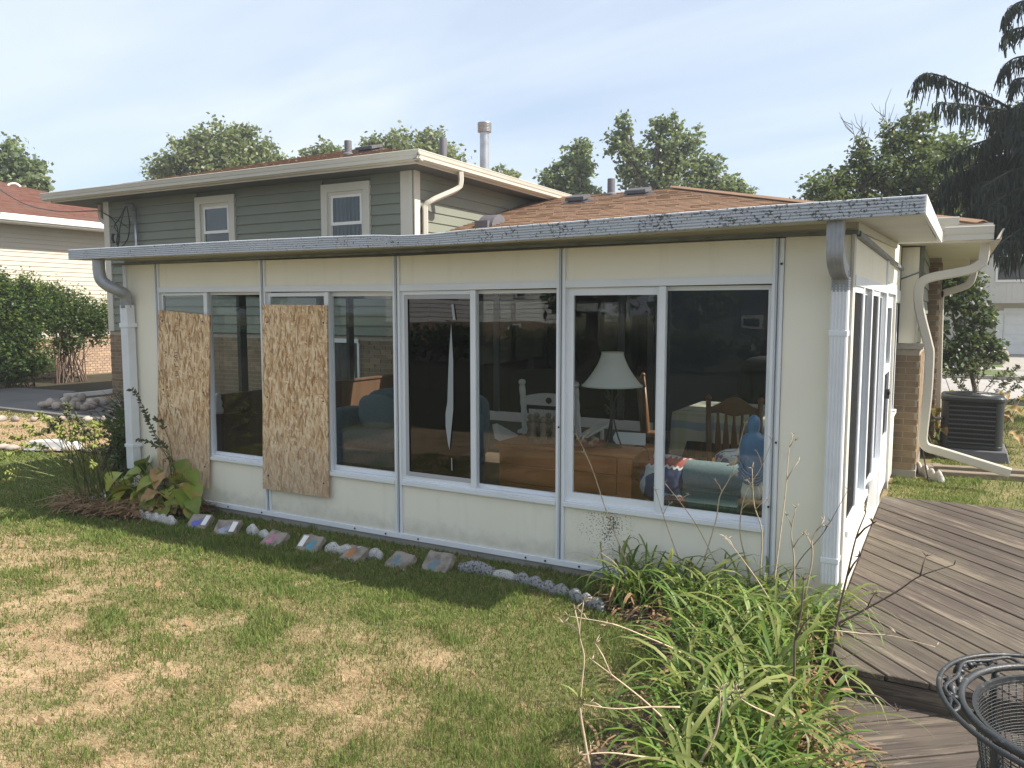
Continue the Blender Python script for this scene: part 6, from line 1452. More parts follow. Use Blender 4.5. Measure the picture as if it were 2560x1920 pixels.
def ST(k, pts, forks=(), r=0.0045, mat='stalk'): stalk(dl[k], pts, r, forks, mat)
# tall stalks against the wall
ST(0,[(-1.11, -0.208, 0.056), (-1.188, -0.285, 0.279), (-1.265, -0.358, 0.532), (-1.338, -0.406, 0.789), (-1.384, -0.44, 0.923), (-1.427, -0.474, 1.032)],[(0.72,(-0.04,0.0,0.05)),(0.9,(0.05,0.02,0.07))])
ST(0,[(-1.129, -0.331, 0.08), (-1.175, -0.38, 0.185), (-1.199, -0.386, 0.256), (-1.279, -0.444, 0.333)],[(0.6,(-0.05,0,0.02))],0.004)
ST(1,[(-0.863, -0.169, 0.223), (-0.933, -0.218, 0.446), (-0.98, -0.249, 0.611), (-1.005, -0.254, 0.699)],[(0.55,(0.04,0,0.07)),(0.8,(-0.03,0.0,0.06))],0.004)
ST(1,[(-0.674, -0.117, 0.263), (-0.766, -0.19, 0.486), (-0.857, -0.258, 0.645), (-0.93, -0.321, 0.761)],[(0.7,(0.05,0,0.05))],0.004)
ST(1,[(-0.737, -0.15, 0.286), (-0.676, -0.136, 0.533), (-0.657, -0.132, 0.678), (-0.597, -0.107, 0.821), (-0.54, -0.069, 1.103)],[(0.55,(-0.04,0,0.06)),(0.7,(0.05,0,0.04))])
ST(2,[(-0.486, -0.127, 0.272), (-0.525, -0.182, 0.493), (-0.504, -0.183, 0.706), (-0.422, -0.142, 0.88), (-0.379, -0.102, 1.027)],[(0.4,(0.05,0,0.05)),(0.75,(-0.03,0,0.08))])
ST(2,[(-0.403, -0.198, 0.259), (-0.401, -0.192, 0.513), (-0.443, -0.221, 0.675), (-0.46, -0.22, 0.878)],[(0.6,(0.06,0,0.06)),(0.85,(-0.03,0,0.05))],0.005)
ST(2,[(-0.314, -0.264, 0.248), (-0.293, -0.247, 0.519), (-0.273, -0.23, 0.787), (-0.267, -0.217, 0.986), (-0.25, -0.197, 1.084)],[(0.55,(0.06,0,0.11)),(0.8,(0.03,0,0.04))],0.005)
ST(3,[(-0.198, -0.318, 0.218), (-0.203, -0.322, 0.418), (-0.22, -0.338, 0.574), (-0.202, -0.326, 0.705)],[(0.5,(0.05,0,0.08)),(0.75,(-0.03,0,0.06))],0.006)
ST(3,[(-0.142, -0.345, 0.214), (-0.107, -0.358, 0.443), (-0.109, -0.347, 0.559), (-0.061, -0.311, 0.654)],[(0.5,(-0.03,0,0.07)),(0.8,(0.04,0,0.03))],0.006)
ST(3,[(-0.246, -0.342, 0.239), (-0.175, -0.307, 0.418), (-0.065, -0.263, 0.577), (0.04, -0.215, 0.808)],[(0.7,(0.03,0,0.06))],0.004,'twig')
ST(5,[(0.02, -0.862, -0.093), (0.056, -0.853, 0.127), (0.081, -0.839, 0.34), (0.112, -0.824, 0.533), (0.142, -0.812, 0.714), (0.178, -0.79, 0.836)],[(0.62,(0.05,0,0.10)),(0.8,(0.07,0,0.08))],0.009,'twig')
ST(5,[(0.049, -0.841, 0.277), (0.172, -0.809, 0.366), (0.316, -0.786, 0.48), (0.41, -0.771, 0.566), (0.541, -0.76, 0.636)],[(0.3,(0.03,0.02,0.07)),(0.75,(0.02,0.02,0.09))],0.006,'twig')
ST(5,[(0.063, -0.966, 0.315), (0.203, -0.946, 0.318), (0.315, -0.94, 0.329), (0.487, -0.961, 0.323)],[(0.6,(0.04,0,0.02))],0.004)
ST(4,[(-0.205, -0.559, 0.145), (-0.313, -0.652, 0.368), (-0.398, -0.74, 0.526), (-0.468, -0.79, 0.632)],[(0.8,(-0.03,0,0.04))],0.004)
ST(6,[(0.007, -1.495, -0.046), (-0.019, -1.492, 0.114), (-0.008, -1.468, 0.291), (-0.011, -1.454, 0.436), (0.005, -1.433, 0.548), (0.009, -1.417, 0.677)],[(0.6,(0.05,0,0.10))],0.008,'twig')
# near, low stalks leaning over the lawn
ST(6,[(-0.413, -1.303, 0.169), (-0.515, -1.406, 0.267), (-0.629, -1.507, 0.345), (-0.739, -1.606, 0.413), (-0.898, -1.713, 0.455)],[(0.7,(-0.06,0,-0.01)),(0.9,(-0.02,0,0.02))],0.005)
ST(8,[(-0.235, -2.011, 0.137), (-0.311, -2.063, 0.262), (-0.399, -2.112, 0.366), (-0.496, -2.178, 0.467), (-0.573, -2.213, 0.53)],[(0.8,(-0.06,0,0.10))],0.005)
ST(10,[(-0.543, -2.292, 0.173), (-0.563, -2.293, 0.276), (-0.583, -2.292, 0.387), (-0.581, -2.28, 0.483), (-0.579, -2.27, 0.566), (-0.597, -2.272, 0.649), (-0.588, -2.255, 0.759)],[(0.35,(0.02,0,0.03)),(0.8,(-0.02,0,0.10)),(0.84,(-0.06,0,0.02))],0.0055)
ST(10,[(-0.203, -2.158, 0.209), (-0.155, -2.118, 0.331), (-0.144, -2.104, 0.412), (-0.108, -2.077, 0.477)],[(0.65,(0.0,0,0.08)),(0.9,(0.03,0,0.02))],0.0055)
ST(10,[(-0.294, -2.077, 0.365), (-0.386, -2.15, 0.375), (-0.477, -2.222, 0.379), (-0.584, -2.291, 0.401)],[(0.8,(-0.05,0,0.0))],0.004)
ST(10,[(-0.291, -2.258, 0.264), (-0.37, -2.311, 0.283), (-0.448, -2.364, 0.299), (-0.53, -2.421, 0.297)],[(0.9,(0.0,0,0.03))],0.0045)
ST(11,[(0.007, -1.969, 0.36), (-0.06, -2.012, 0.399), (-0.095, -2.04, 0.431)],[],0.004)
ST(9,[(0.235, -1.615, 0.339), (0.3, -1.58, 0.332), (0.341, -1.571, 0.307), (0.375, -1.577, 0.291)],[],0.005,'twig')
# little grassy sprout on the near stalk
sp = [strap_mesh('leaf', 0.14, 0.004, 1.6, M['lily_pale'], 6, 0.2, 1.2)]
tuft(dl[10], sp, 'leaf', (-0.581, -2.289, 0.401), 16, random.Random(5), 0.012, 0.7, 1.2)
# straw matted under the lilies and along the lower deck
lt = MB(); rr = random.Random(9)
def litter(m, poly_fn, n, rr, zmax=0.05, L0=0.06, L1=0.22, w=0.004):
    k = 0
    while k < n:
        p = poly_fn(rr)
        if p is None: continue
        a = rr.uniform(0,6.28); L_ = rr.uniform(L0,L1); z = rr.uniform(0.012,zmax); b = rr.uniform(-0.25,0.25); c_, s_ = math.cos(a), math.sin(a); ww = w*rr.uniform(0.6,1.6); cur = rr.uniform(-0.4,0.4)
        vs = []
        for i in range(4):
            t = i/3; x = p[0]+c_*L_*t-s_*cur*L_*t*t; y = p[1]+s_*L_*t+c_*cur*L_*t*t; zz = max(0.006, z+b*L_*t+0.03*math.sin(t*3)*rr.random()); vs += [(x-s_*ww,y+c_*ww,zz),(x+s_*ww,y-c_*ww,zz+0.002)]
        m.add(vs,[(0,1,3,2),(2,3,5,4),(4,5,7,6)]); k += 1
def in_poly(x, y, poly):
    c = False; j = len(poly)-1
    for i in range(len(poly)):
        if (poly[i][1] > y) != (poly[j][1] > y) and x < (poly[j][0]-poly[i][0])*(y-poly[i][1])/(poly[j][1]-poly[i][1])+poly[i][0]: c = not c
        j = i
    return c
def pf(poly):
    xs_ = [p[0] for p in poly]; ys_ = [p[1] for p in poly]
    def f(rr):
        x, y = rr.uniform(min(xs_),max(xs_)), rr.uniform(min(ys_),max(ys_)); return (x,y) if in_poly(x,y,poly) else None
    return f
litter(lt, pf(bp), 900, rr, 0.07); litter(lt, pf([(-0.1,-2.6),(0.34,-2.5),(0.30,-1.6),(0.10,-1.3),(-0.1,-1.6)]), 500, rr, 0.08)
tag(lt.build('straw_litter', M['straw']), kind='stuff', label='matted dry straw under the daylilies and along the lower deck')
# ---- hosta bed at the left corner
ho = thing('hosta', 'large yellowing hosta with tall seed stalks at the left corner of the sunroom', 'plant', (-5.55,-0.12,0))
def heart_mesh(name, L_, w, mat, cup=0.25, wav=0.0):
    m = MB(); N = 9; vs = []
    for i in range(N+1):
        t = i/N; ww = w*(math.sin(math.pi*min(1,(t*0.93+0.05)))**0.75)*(1.15-0.45*t); z = 0.16*L_*math.sin(t*2.4)-0.25*L_*t*t
        for k in (-1,-0.5,0,0.5,1): vs.append((L_*t, ww*k, z+cup*ww*abs(k)+wav*math.sin(t*14+k*3)*0.3*ww))
    m.add(vs,[(i*5+k,i*5+k+1,(i+1)*5+k+1,(i+1)*5+k) for i in range(N) for k in range(4)]); o = m.build(name, mat, smooth=True); me = o.data; bpy.data.objects.remove(o); return me
HL = [heart_mesh('leaf', 0.20, 0.075, M['hosta'], 0.3, 0.2), heart_mesh('leaf', 0.17, 0.07, M['hosta'], 0.15, 0.3), heart_mesh('leaf', 0.22, 0.07, M['hosta'], 0.4, 0.1)]
HB = [heart_mesh('withered_leaf', 0.17, 0.05, M['hosta_brown'], 0.7, 0.8), heart_mesh('withered_leaf', 0.2, 0.06, M['hosta_brown'], 0.5, 1.0)]
def hosta_leaf(meshes, name, base, tip_az, stem_len, el, s, rr):
    b = Vector(base); d = Vector((math.cos(tip_az)*math.cos(el), math.sin(tip_az)*math.cos(el), math.sin(el))); e = b+d*stem_len
    M4 = Matrix.Translation(e) @ Matrix.Rotation(tip_az,4,'Z') @ Matrix.Rotation(rr.uniform(0.1,0.9),4,'Y') @ Matrix.Rotation(rr.uniform(-0.5,0.5),4,'X') @ Matrix.Diagonal((s,s,s,1))
    o = inst(rr.choice(meshes), name, ho, M4)
    st_ = MB().tube([b,(b+e)/2+Vector((0,0,0.03)),e],[0.005,0.004,0.0035],5).build('stem', M['stem'], o); 
    st_.matrix_parent_inverse = M4.inverted()
rr = random.Random(31)
for (u,v,s) in ((470,1200,1.1),(420,1165,1.0),(490,1185,1.15),(375,1195,1.05),(405,1262,1.05),(490,1235,1.0),(500,1258,0.95),(440,1215,0.9),(335,1160,0.95),(345,1195,1.0),(300,1205,0.9),(360,1130,1.0),(450,1180,1.0),(395,1230,0.9),(310,1170,0.9),(505,1215,0.9),(430,1240,0.85)):
    pass
for q in [((-5.876, -0.1, 0.566), 1.1), ((-6.051, -0.12, 0.48), 1.1), ((-5.342, -0.14, 0.563), 1.1), ((-5.603, -0.1, 0.57), 1.0), ((-5.144, -0.2, 0.485), 1.1), ((-5.789, -0.25, 0.434), 1.1), ((-5.557, -0.22, 0.486), 1.1), ((-6.09, -0.2, 0.342), 1.0), ((-5.053, -0.36, 0.335), 1.0), ((-5.437, -0.36, 0.26), 1.0), ((-5.152, -0.22, 0.35), 1.15), ((-5.468, -0.15, 0.411), 1.0), ((-4.986, -0.28, 0.405), 1.15), ((-5.557, -0.3, 0.305), 1.1), ((-5.237, -0.42, 0.133), 1.1), ((-4.899, -0.35, 0.259), 1.05), ((-4.828, -0.38, 0.187), 1.0), ((-5.271, -0.25, 0.256), 0.9), ((-6.031, -0.1, 0.349), 0.95), ((-5.843, -0.2, 0.257), 1.0), ((-6.026, -0.25, 0.229), 0.9), ((-5.99, -0.02, 0.489), 1.0), ((-5.404, -0.1, 0.345), 1.0), ((-5.443, -0.3, 0.195), 0.9), ((-6.177, -0.1, 0.316), 0.9), ((-5.057, -0.3, 0.272), 0.9), ((-5.263, -0.3, 0.18), 0.85), ((-5.845, -0.3, 0.203), 1.0), ((-5.504, -0.15, 0.247), 1.0)]:
    (tx,ty,tz),s = q; bx_, by_ = -5.55+rr.uniform(-.12,.12), -0.15+rr.uniform(-.06,.06)
    d = Vector((tx-bx_,ty-by_,max(tz,0.06))); hosta_leaf(HL if rr.random() < 0.75 else HB, 'leaf', (bx_,by_,0.0), math.atan2(d.y,d.x), d.length*0.75, math.atan2(d.z, math.hypot(d.x,d.y)), s, rr)
for k in range(16): hosta_leaf(HB, 'withered_leaf', (-5.6+rr.uniform(-.5,.25),-0.25+rr.uniform(-.15,.15),0.02), rr.uniform(0,6.28), rr.uniform(0.03,0.14), rr.uniform(0.1,0.6), rr.uniform(0.7,1.0), rr)
for k in range(34): hosta_leaf(HL, 'leaf', (-5.62+rr.uniform(-.35,.25),-0.22+rr.uniform(-.14,.12),0.0), rr.uniform(0,6.28), rr.uniform(0.12,0.34), rr.uniform(0.5,1.25), rr.uniform(0.8,1.15), rr)
def seed_stalk(parent, pts, pod, dark=False, spread=0.35, lenp=0.022, r=0.004):
    P = bez(pts, 20); n = len(P); rr = random.Random(int(abs(pts[-1][0]*1000+pts[0][1]*77)))
    s_ = MB().tube(P, [r*(1.1-0.6*i/(n-1)) for i in range(n)], 5).build('seed_stalk', M['stem'] if not dark else M['pod_dark'], parent, smooth=True)
    m = MB()
    for i in range(int(n*(1-spread)), n):
        t = (P[min(i+1,n-1)]-P[i-1]).normalized()
        for k in range(3):
            b = P[i]+ (P[min(i+1,n-1)]-P[i])*rr.random(); side = Vector((rr.uniform(-1,1),rr.uniform(-1,1),rr.uniform(-1.0,0.4))); side = (side-t*side.dot(t)).normalized()
            d = (side*0.8+t*0.35).normalized()*lenp*1.35*rr.uniform(0.7,1.2); m.tube([b,b+d*0.3,b+d*0.7,b+d],[0.002,0.0085,0.0075,0.001],5)
    q = m.build('seed_pod', M['pod_dark'] if dark else M['pod'], parent, smooth=True, kind='stuff'); q.parent = s_; q.matrix_parent_inverse = Matrix.Translation(-tree_loc(s_)); return s_
for pts in [[(-5.384, -0.2, 0.305), (-5.447, -0.2, 0.563), (-5.57, -0.22, 0.697), (-5.74, -0.22, 0.968), (-5.843, -0.24, 1.064)], [(-5.304, -0.2, 0.348), (-5.409, -0.25, 0.539), (-5.482, -0.25, 0.62), (-5.578, -0.25, 0.77), (-5.641, -0.25, 0.879)], [(-5.266, -0.25, 0.344), (-5.268, -0.3, 0.525), (-5.442, -0.32, 0.616), (-5.623, -0.34, 0.653)], [(-5.381, -0.2, 0.358), (-5.421, -0.2, 0.547), (-5.522, -0.22, 0.619)], [(-5.357, -0.2, 0.325), (-5.392, -0.2, 0.603), (-5.486, -0.2, 0.771), (-5.563, -0.2, 0.818)]]: seed_stalk(ho, pts, True, True, 0.45, 0.026)
# the leaning clump of seed stalks left of the corner
gs = thing('seed_stalk_clump', 'clump of arching yellow-green seed stalks leaning left from the corner bed', 'plant', (-6.2,-0.35,0)); rr = random.Random(44)
tips = [(-5.94, -1.0, 0.921), (-5.84, -0.95, 0.84), (-5.699, -0.9, 0.941), (-6.071, -1.05, 0.673), (-6.216, -1.1, 0.602), (-6.345, -1.1, 0.473), (-5.801, -0.85, 0.995), (-5.625, -0.85, 0.875), (-5.582, -0.8, 0.742), (-5.658, -0.9, 0.798), (-5.605, -0.85, 0.795), (-5.611, -0.75, 0.666), (-5.739, -0.95, 0.766), (-5.627, -0.9, 0.849), (-6.262, -1.1, 0.431), (-6.486, -1.0, 0.322), (-6.441, -1.1, 0.683), (-5.612, -0.7, 0.609), (-5.732, -0.9, 0.547), (-5.574, -0.8, 0.512), (-5.631, -0.8, 0.787), (-5.937, -1.0, 0.66), (-6.144, -1.0, 0.825), (-5.78, -0.95, 0.909), (-6.519, -1.1, 0.508), (-5.598, -0.75, 0.832), (-5.891, -0.95, 0.886), (-5.595, -0.9, 0.916), (-5.69, -0.9, 0.731), (-5.616, -0.8, 0.64), (-6.037, -1.0, 0.767), (-5.76, -0.95, 0.83), (-5.584, -0.85, 0.732), (-6.236, -1.05, 0.725), (-5.953, -0.95, 0.799), (-5.628, -0.7, 0.741)]
for tp in tips:
    b = Vector((-6.15+rr.uniform(-.16,.22), -0.38+rr.uniform(-.14,.14), 0.0)); t = Vector(tp); m1 = b.lerp(t,0.4)+Vector((0,0,0.10)); m2 = b.lerp(t,0.8)+Vector((0,0,0.08)); seed_stalk(gs, [b,m1,m2,t], True, rr.random() < 0.25, 0.30, 0.030, 0.0042)
tuft(gs, [strap_mesh('leaf',0.35,0.006,1.8,M['lily'],7,0.2,1.3)], 'leaf', (-6.15,-0.35,0), 26, rr, 0.2)
hl = MB(); hb = [(-6.62,-0.30),(-6.45,-0.60),(-6.0,-0.66),(-5.5,-0.58),(-5.15,-0.30),(-5.05,-0.02),(-6.3,-0.02)]
struct(MB().prism([(x,y,-0.02) for x,y in hb],(0,0,0.035)).build('soil_bed', M['soil']))
litter(hl, pf(hb), 2300, rr, 0.10, 0.05, 0.22, 0.0042); litter(hl, pf(hb), 140, rr, 0.10, 0.07, 0.14, 0.022); tag(hl.build('leaf_litter', M['straw']), kind='stuff', label='brown dead leaves heaped round the hosta')
# ---- leafy crowns
def leaf_cloud(m, c, rad, n, rr, size, shell=0.5, flat=0.0, droop=0.0):
    for k in range(n):
        d = Vector((rr.gauss(0,1),rr.gauss(0,1),rr.gauss(0,1))).normalized(); q = shell+(1-shell)*rr.random() if rr.random() < 0.75 else rr.random(); p = Vector((c[0]+d.x*rad[0]*q, c[1]+d.y*rad[1]*q, c[2]+d.z*rad[2]*q)); one_leaf(m, p, rr, size, droop)
def one_leaf(m, p, rr, size, droop=0.0):
    a = Vector((rr.uniform(-1,1),rr.uniform(-1,1),rr.uniform(-0.7,0.7)-droop)).normalized(); b = a.cross(Vector((rr.uniform(-1,1),rr.uniform(-1,1),rr.uniform(-1,1)))); b = b.normalized() if b.length > 1e-4 else a.orthogonal(); s = size*rr.uniform(0.6,1.3)
    m.add([p, p+a*s*0.5+b*s*0.32, p+a*s, p+a*s*0.5-b*s*0.32], [(0,1,2,3)])
def tree(name, label, base, blobs, mat, leaf, dens_, trunk_r, seed, group=None, twigs=0, clump=0.16, bare=(), cat='tree', splits=5):
    """trunk + limbs reaching into crown lobes; the leaves of each lobe gather in small clumps on twigs"""
    dens = dens_*1.15 if dens_ > 5 else dens_; leaf = leaf*0.78 if dens_ > 5 else leaf; rr = random.Random(seed); t = thing(name, label, cat, base, group); b0 = Vector(base)
    cen = Vector((sum(b[0] for b in blobs),sum(b[1] for b in blobs),sum(b[2] for b in blobs)))/len(blobs); lowz = min(b[2]-b[5]*0.6 for b in blobs)
    fork = Vector((b0.x*0.5+cen.x*0.5, b0.y*0.5+cen.y*0.5, max(b0.z+0.5, lowz-0.05*(lowz-b0.z))))
    MB().tube([b0+Vector((0,0,-0.1)), b0.lerp(fork,0.5)+Vector((rr.uniform(-.1,.1),0,0)), fork],[trunk_r*1.25,trunk_r,trunk_r*0.8],9).build('trunk', M['bark'], t, smooth=True)
    cm = MB(); tw = MB()
    for bi, b in enumerate(blobs):
        c = Vector(b[:3]); rad = b[3:6]; mid = fork.lerp(c,0.55)+Vector((rr.uniform(-.2,.2)*rad[0],rr.uniform(-.2,.2)*rad[1],0.15*rad[2]))
        lm = MB(); rl = trunk_r*0.55; path = bez([fork,mid,c,c+Vector((rr.uniform(-.3,.3)*rad[0],rr.uniform(-.3,.3)*rad[1],0.55*rad[2]))],12); lm.tube(path,[rl*(1-0.85*i/(len(path)-1)) for i in range(len(path))],6); lm.build('limb', M['bark'], t, smooth=True)
        vol = rad[0]*rad[1]*rad[2]; nc = max(10, int(dens*(vol**0.62)*9))
        for k in range(nc):
            d = Vector((rr.gauss(0,1),rr.gauss(0,1),rr.gauss(0,1))).normalized(); q = rr.random()**0.42*rr.uniform(0.7,1.12)
            p = Vector((c.x+d.x*rad[0]*q, c.y+d.y*rad[1]*q, c.z+d.z*rad[2]*q)); src = path[rr.randrange(len(path)//3,len(path))]
            if k % 4 == 0: tw.tube([src, src.lerp(p,0.6)+Vector((0,0,0.03*rad[2])), p],[rl*0.16,rl*0.10,rl*0.04],4,cap=False)
            cr_ = clump*rad[0]*rr.uniform(0.6,1.3)+leaf*0.6
            for j in range(rr.randint(*((13,24) if dens_ > 5 else (6,12)))):
                o_ = Vector((rr.gauss(0,0.5)*cr_,rr.gauss(0,0.5)*cr_,rr.gauss(0,0.42)*cr_)); one_leaf(cm, p+o_, rr, leaf, 0.25)
    cm.build('crown', mat, t, kind='stuff'); 
    for pts in bare:
        bm = MB(); P = bez(pts,14); bm.tube(P,[0.018*(1-0.85*i/(len(P)-1)) for i in range(len(P))],5)
        for k in range(7):
            i = rr.randrange(3,len(P)-1); e = P[i]+Vector((rr.uniform(-.5,.3),rr.uniform(-.3,.3),rr.uniform(0.3,0.9)))*0.7; bm.tube([P[i],P[i].lerp(e,0.5)+Vector((-.05,0,0.0)),e],[0.008,0.006,0.003],4,cap=False)
        bm.build('bare_branch', M['bark'], t, smooth=True)
    if tw.v: tw.build('twig', M['bark'], t, smooth=True, kind='stuff')
    return t
gB = 'trees rising behind the house roofs'
tree('maple_tree', 'mid green tree behind the red-brown roof at the far left edge', (-30.614, 12.159, -1.642)[:2]+(-0.1,), [(-31.09, 12.86, 7.39, 1.13, 1.02, 0.91), (-30.28, 13.26, 6.94, 0.76, 0.68, 0.64), (-30.65, 13.0, 6.41, 1.21, 1.09, 0.53), (-32.2, 12.21, 7.09, 1.06, 0.95, 1.06), (-29.42, 13.1, 6.38, 0.48, 0.43, 0.33)], M['tree_a'], 0.24, 8, 0.22, 1)
tree('ash_tree', 'wide pale green tree rising behind the left of the upper roof', (-26.663, 18.887, -2.09)[:2]+(-0.1,), [(-27.08, 19.8, 8.66, 1.63, 1.47, 1.03), (-28.48, 18.98, 8.23, 1.2, 1.08, 0.86), (-25.79, 20.47, 8.23, 1.29, 1.16, 0.82), (-29.29, 18.48, 7.72, 1.03, 0.93, 0.62), (-26.66, 19.93, 7.72, 2.4, 2.16, 0.77), (-25.01, 20.85, 7.72, 0.86, 0.77, 0.6), (-28.07, 19.29, 9.0, 0.69, 0.62, 0.43), (-26.44, 20.23, 9.34, 0.69, 0.62, 0.43)], M['tree_b'], 0.24, 8, 0.25, 2, gB)
tree('ash_tree', 'small tree crown peeping over the upper roof left of its vent pipe', (-24.45, 22.382, -2.314)[:2]+(-0.1,), [(-24.88, 23.33, 8.8, 0.91, 0.82, 0.65), (-25.58, 22.91, 8.44, 0.73, 0.65, 0.47), (-24.23, 23.66, 8.53, 0.73, 0.65, 0.54)], M['tree_b'], 0.24, 8, 0.2, 3, gB)
tree('maple_tree', 'rounded green tree behind the peak of the upper roof', (-19.466, 22.868, -2.085)[:2]+(-0.1,), [(-20.41, 23.49, 8.66, 1.29, 1.16, 0.69), (-19.44, 24.05, 8.92, 0.69, 0.62, 0.65), (-21.39, 22.96, 8.75, 0.86, 0.77, 0.45), (-18.73, 24.36, 8.15, 0.77, 0.69, 0.55), (-19.78, 23.78, 8.15, 1.88, 1.7, 0.69)], M['tree_b'], 0.24, 8, 0.22, 4, gB)
tree('maple_tree', 'small sunlit treetop just right of the metal flue', (-17.146, 26.422, -2.308)[:2]+(-0.1,), [(-17.64, 27.23, 7.81, 0.65, 0.59, 0.44), (-17.21, 27.46, 7.81, 0.4, 0.36, 0.25)], M['tree_b'], 0.22, 8, 0.15, 5, gB)
tree('poplar_tree', 'upright green tree between the metal flue and the larger tree over the lower roof', (-11.959, 22.477, -1.629)[:2]+(-0.1,), [(-12.06, 23.43, 7.89, 0.54, 0.49, 0.48), (-12.24, 23.28, 7.33, 0.76, 0.68, 0.57), (-12.74, 22.94, 6.8, 0.83, 0.75, 0.54), (-11.89, 23.43, 6.95, 0.53, 0.48, 0.57), (-12.98, 22.76, 6.35, 0.76, 0.68, 0.45), (-12.05, 23.26, 6.2, 0.83, 0.75, 0.45), (-12.44, 23.02, 5.9, 1.21, 1.09, 0.45)], M['tree_a'], 0.22, 8, 0.2, 6, gB)
tree('maple_tree', 'largest tree above the lower brown roof, with several upright lobes', (-8.986, 22.986, -1.514)[:2]+(-0.1,), [(-10.33, 23.29, 8.31, 0.41, 0.37, 0.61), (-10.56, 23.11, 7.8, 0.53, 0.47, 0.53), (-9.9, 23.43, 7.36, 0.61, 0.55, 0.58), (-9.18, 23.92, 8.24, 0.53, 0.47, 0.58), (-8.67, 24.21, 8.31, 0.44, 0.39, 0.58), (-8.2, 24.42, 7.8, 0.61, 0.55, 0.61), (-8.95, 23.96, 7.44, 0.88, 0.79, 0.73), (-8.48, 24.17, 6.93, 0.88, 0.79, 0.66), (-9.49, 23.58, 6.63, 0.88, 0.79, 0.66), (-10.14, 23.25, 6.93, 0.53, 0.47, 0.73), (-8.95, 23.81, 6.05, 1.32, 1.18, 0.58)], M['tree_a'], 0.22, 8, 0.26, 7, gB)
tree('maple_tree', 'low spreading tree right of the largest one, over the hip of the lower roof', (-6.812, 24.188, -1.512)[:2]+(-0.1,), [(-7.46, 24.75, 7.07, 0.5, 0.45, 0.44), (-7.76, 24.53, 6.56, 0.58, 0.53, 0.53), (-7.17, 24.82, 6.27, 0.8, 0.72, 0.47), (-6.52, 25.16, 6.13, 0.58, 0.53, 0.35), (-7.54, 24.58, 5.91, 0.88, 0.79, 0.37)], M['tree_a'], 0.22, 8, 0.18, 8, gB)
tree('maple_tree', 'dark broad tree with bare twigs behind the right end of the sunroom roof', (-0.154, 15.378, -0.268)[:2]+(-0.2,), [(-2.12, 14.8, 4.52, 0.68, 0.61, 0.34), (-1.43, 15.25, 5.15, 0.41, 0.37, 0.54), (-1.81, 15.0, 4.79, 0.41, 0.37, 0.33), (-0.82, 15.64, 5.6, 0.41, 0.37, 0.54), (-0.44, 15.88, 5.96, 0.41, 0.37, 0.5), (-1.1, 15.39, 4.79, 0.64, 0.57, 0.45), (-0.25, 15.92, 5.33, 0.77, 0.69, 0.54), (-0.46, 15.74, 4.7, 0.86, 0.78, 0.54), (0.47, 16.3, 5.15, 0.73, 0.65, 0.64), (-2.26, 14.69, 4.2, 0.64, 0.57, 0.22), (-1.23, 15.26, 4.2, 0.82, 0.73, 0.33), (0.35, 16.14, 4.25, 0.91, 0.82, 0.54), (1.13, 16.61, 4.61, 0.73, 0.65, 0.82), (1.43, 18.1, 6.29, 0.38, 0.34, 0.48), (-0.66, 15.54, 3.89, 1.36, 1.22, 0.36), (0.77, 16.33, 3.89, 1.09, 0.98, 0.45), (-0.06, 15.4, 4.79, 0.62, 0.56, 0.53)], M['tree_c'], 0.135, 17, 0.28, 9, None, 0, 0.15,
     bare=[[(-0.599, 15.614, 4.248), (-1.104, 15.402, 4.88), (-1.371, 15.322, 5.512), (-1.555, 15.278, 6.054)], [(-0.599, 15.614, 4.248), (-1.267, 15.321, 4.97), (-1.613, 15.197, 5.602), (-1.729, 15.181, 6.054)], [(-0.686, 15.585, 4.428), (-1.116, 15.424, 5.151), (-1.764, 15.095, 5.421)], [(-0.473, 15.76, 4.971), (-0.903, 15.6, 5.693), (-1.085, 15.552, 6.19)]])
tree('redbud_tree', 'small dark round leaved tree beside the house in front of the garage', (1.024, 14.939, 0.272)[:2]+(-0.2,), [(0.59, 14.93, 2.4, 0.51, 0.46, 0.31), (0.46, 14.8, 1.89, 0.47, 0.42, 0.34), (0.85, 14.98, 1.55, 0.39, 0.35, 0.39), (0.57, 14.78, 1.12, 0.43, 0.39, 0.34), (1.02, 15.03, 1.12, 0.34, 0.31, 0.22), (0.36, 14.63, 0.78, 0.31, 0.28, 0.34), (0.76, 14.98, 2.06, 0.47, 0.42, 0.31), (1.25, 15.15, 1.02, 0.22, 0.2, 0.1), (0.29, 14.76, 2.36, 0.26, 0.23, 0.26), (1.11, 15.13, 1.64, 0.29, 0.26, 0.19), (0.26, 14.63, 1.34, 0.26, 0.23, 0.26), (0.67, 14.78, 0.57, 0.43, 0.39, 0.22), (1.08, 15.01, 0.66, 0.29, 0.26, 0.17), (1.34, 15.17, 0.83, 0.21, 0.19, 0.1)], M['redbud'], 0.15, 13, 0.05, 10, None, 0, 0.2)
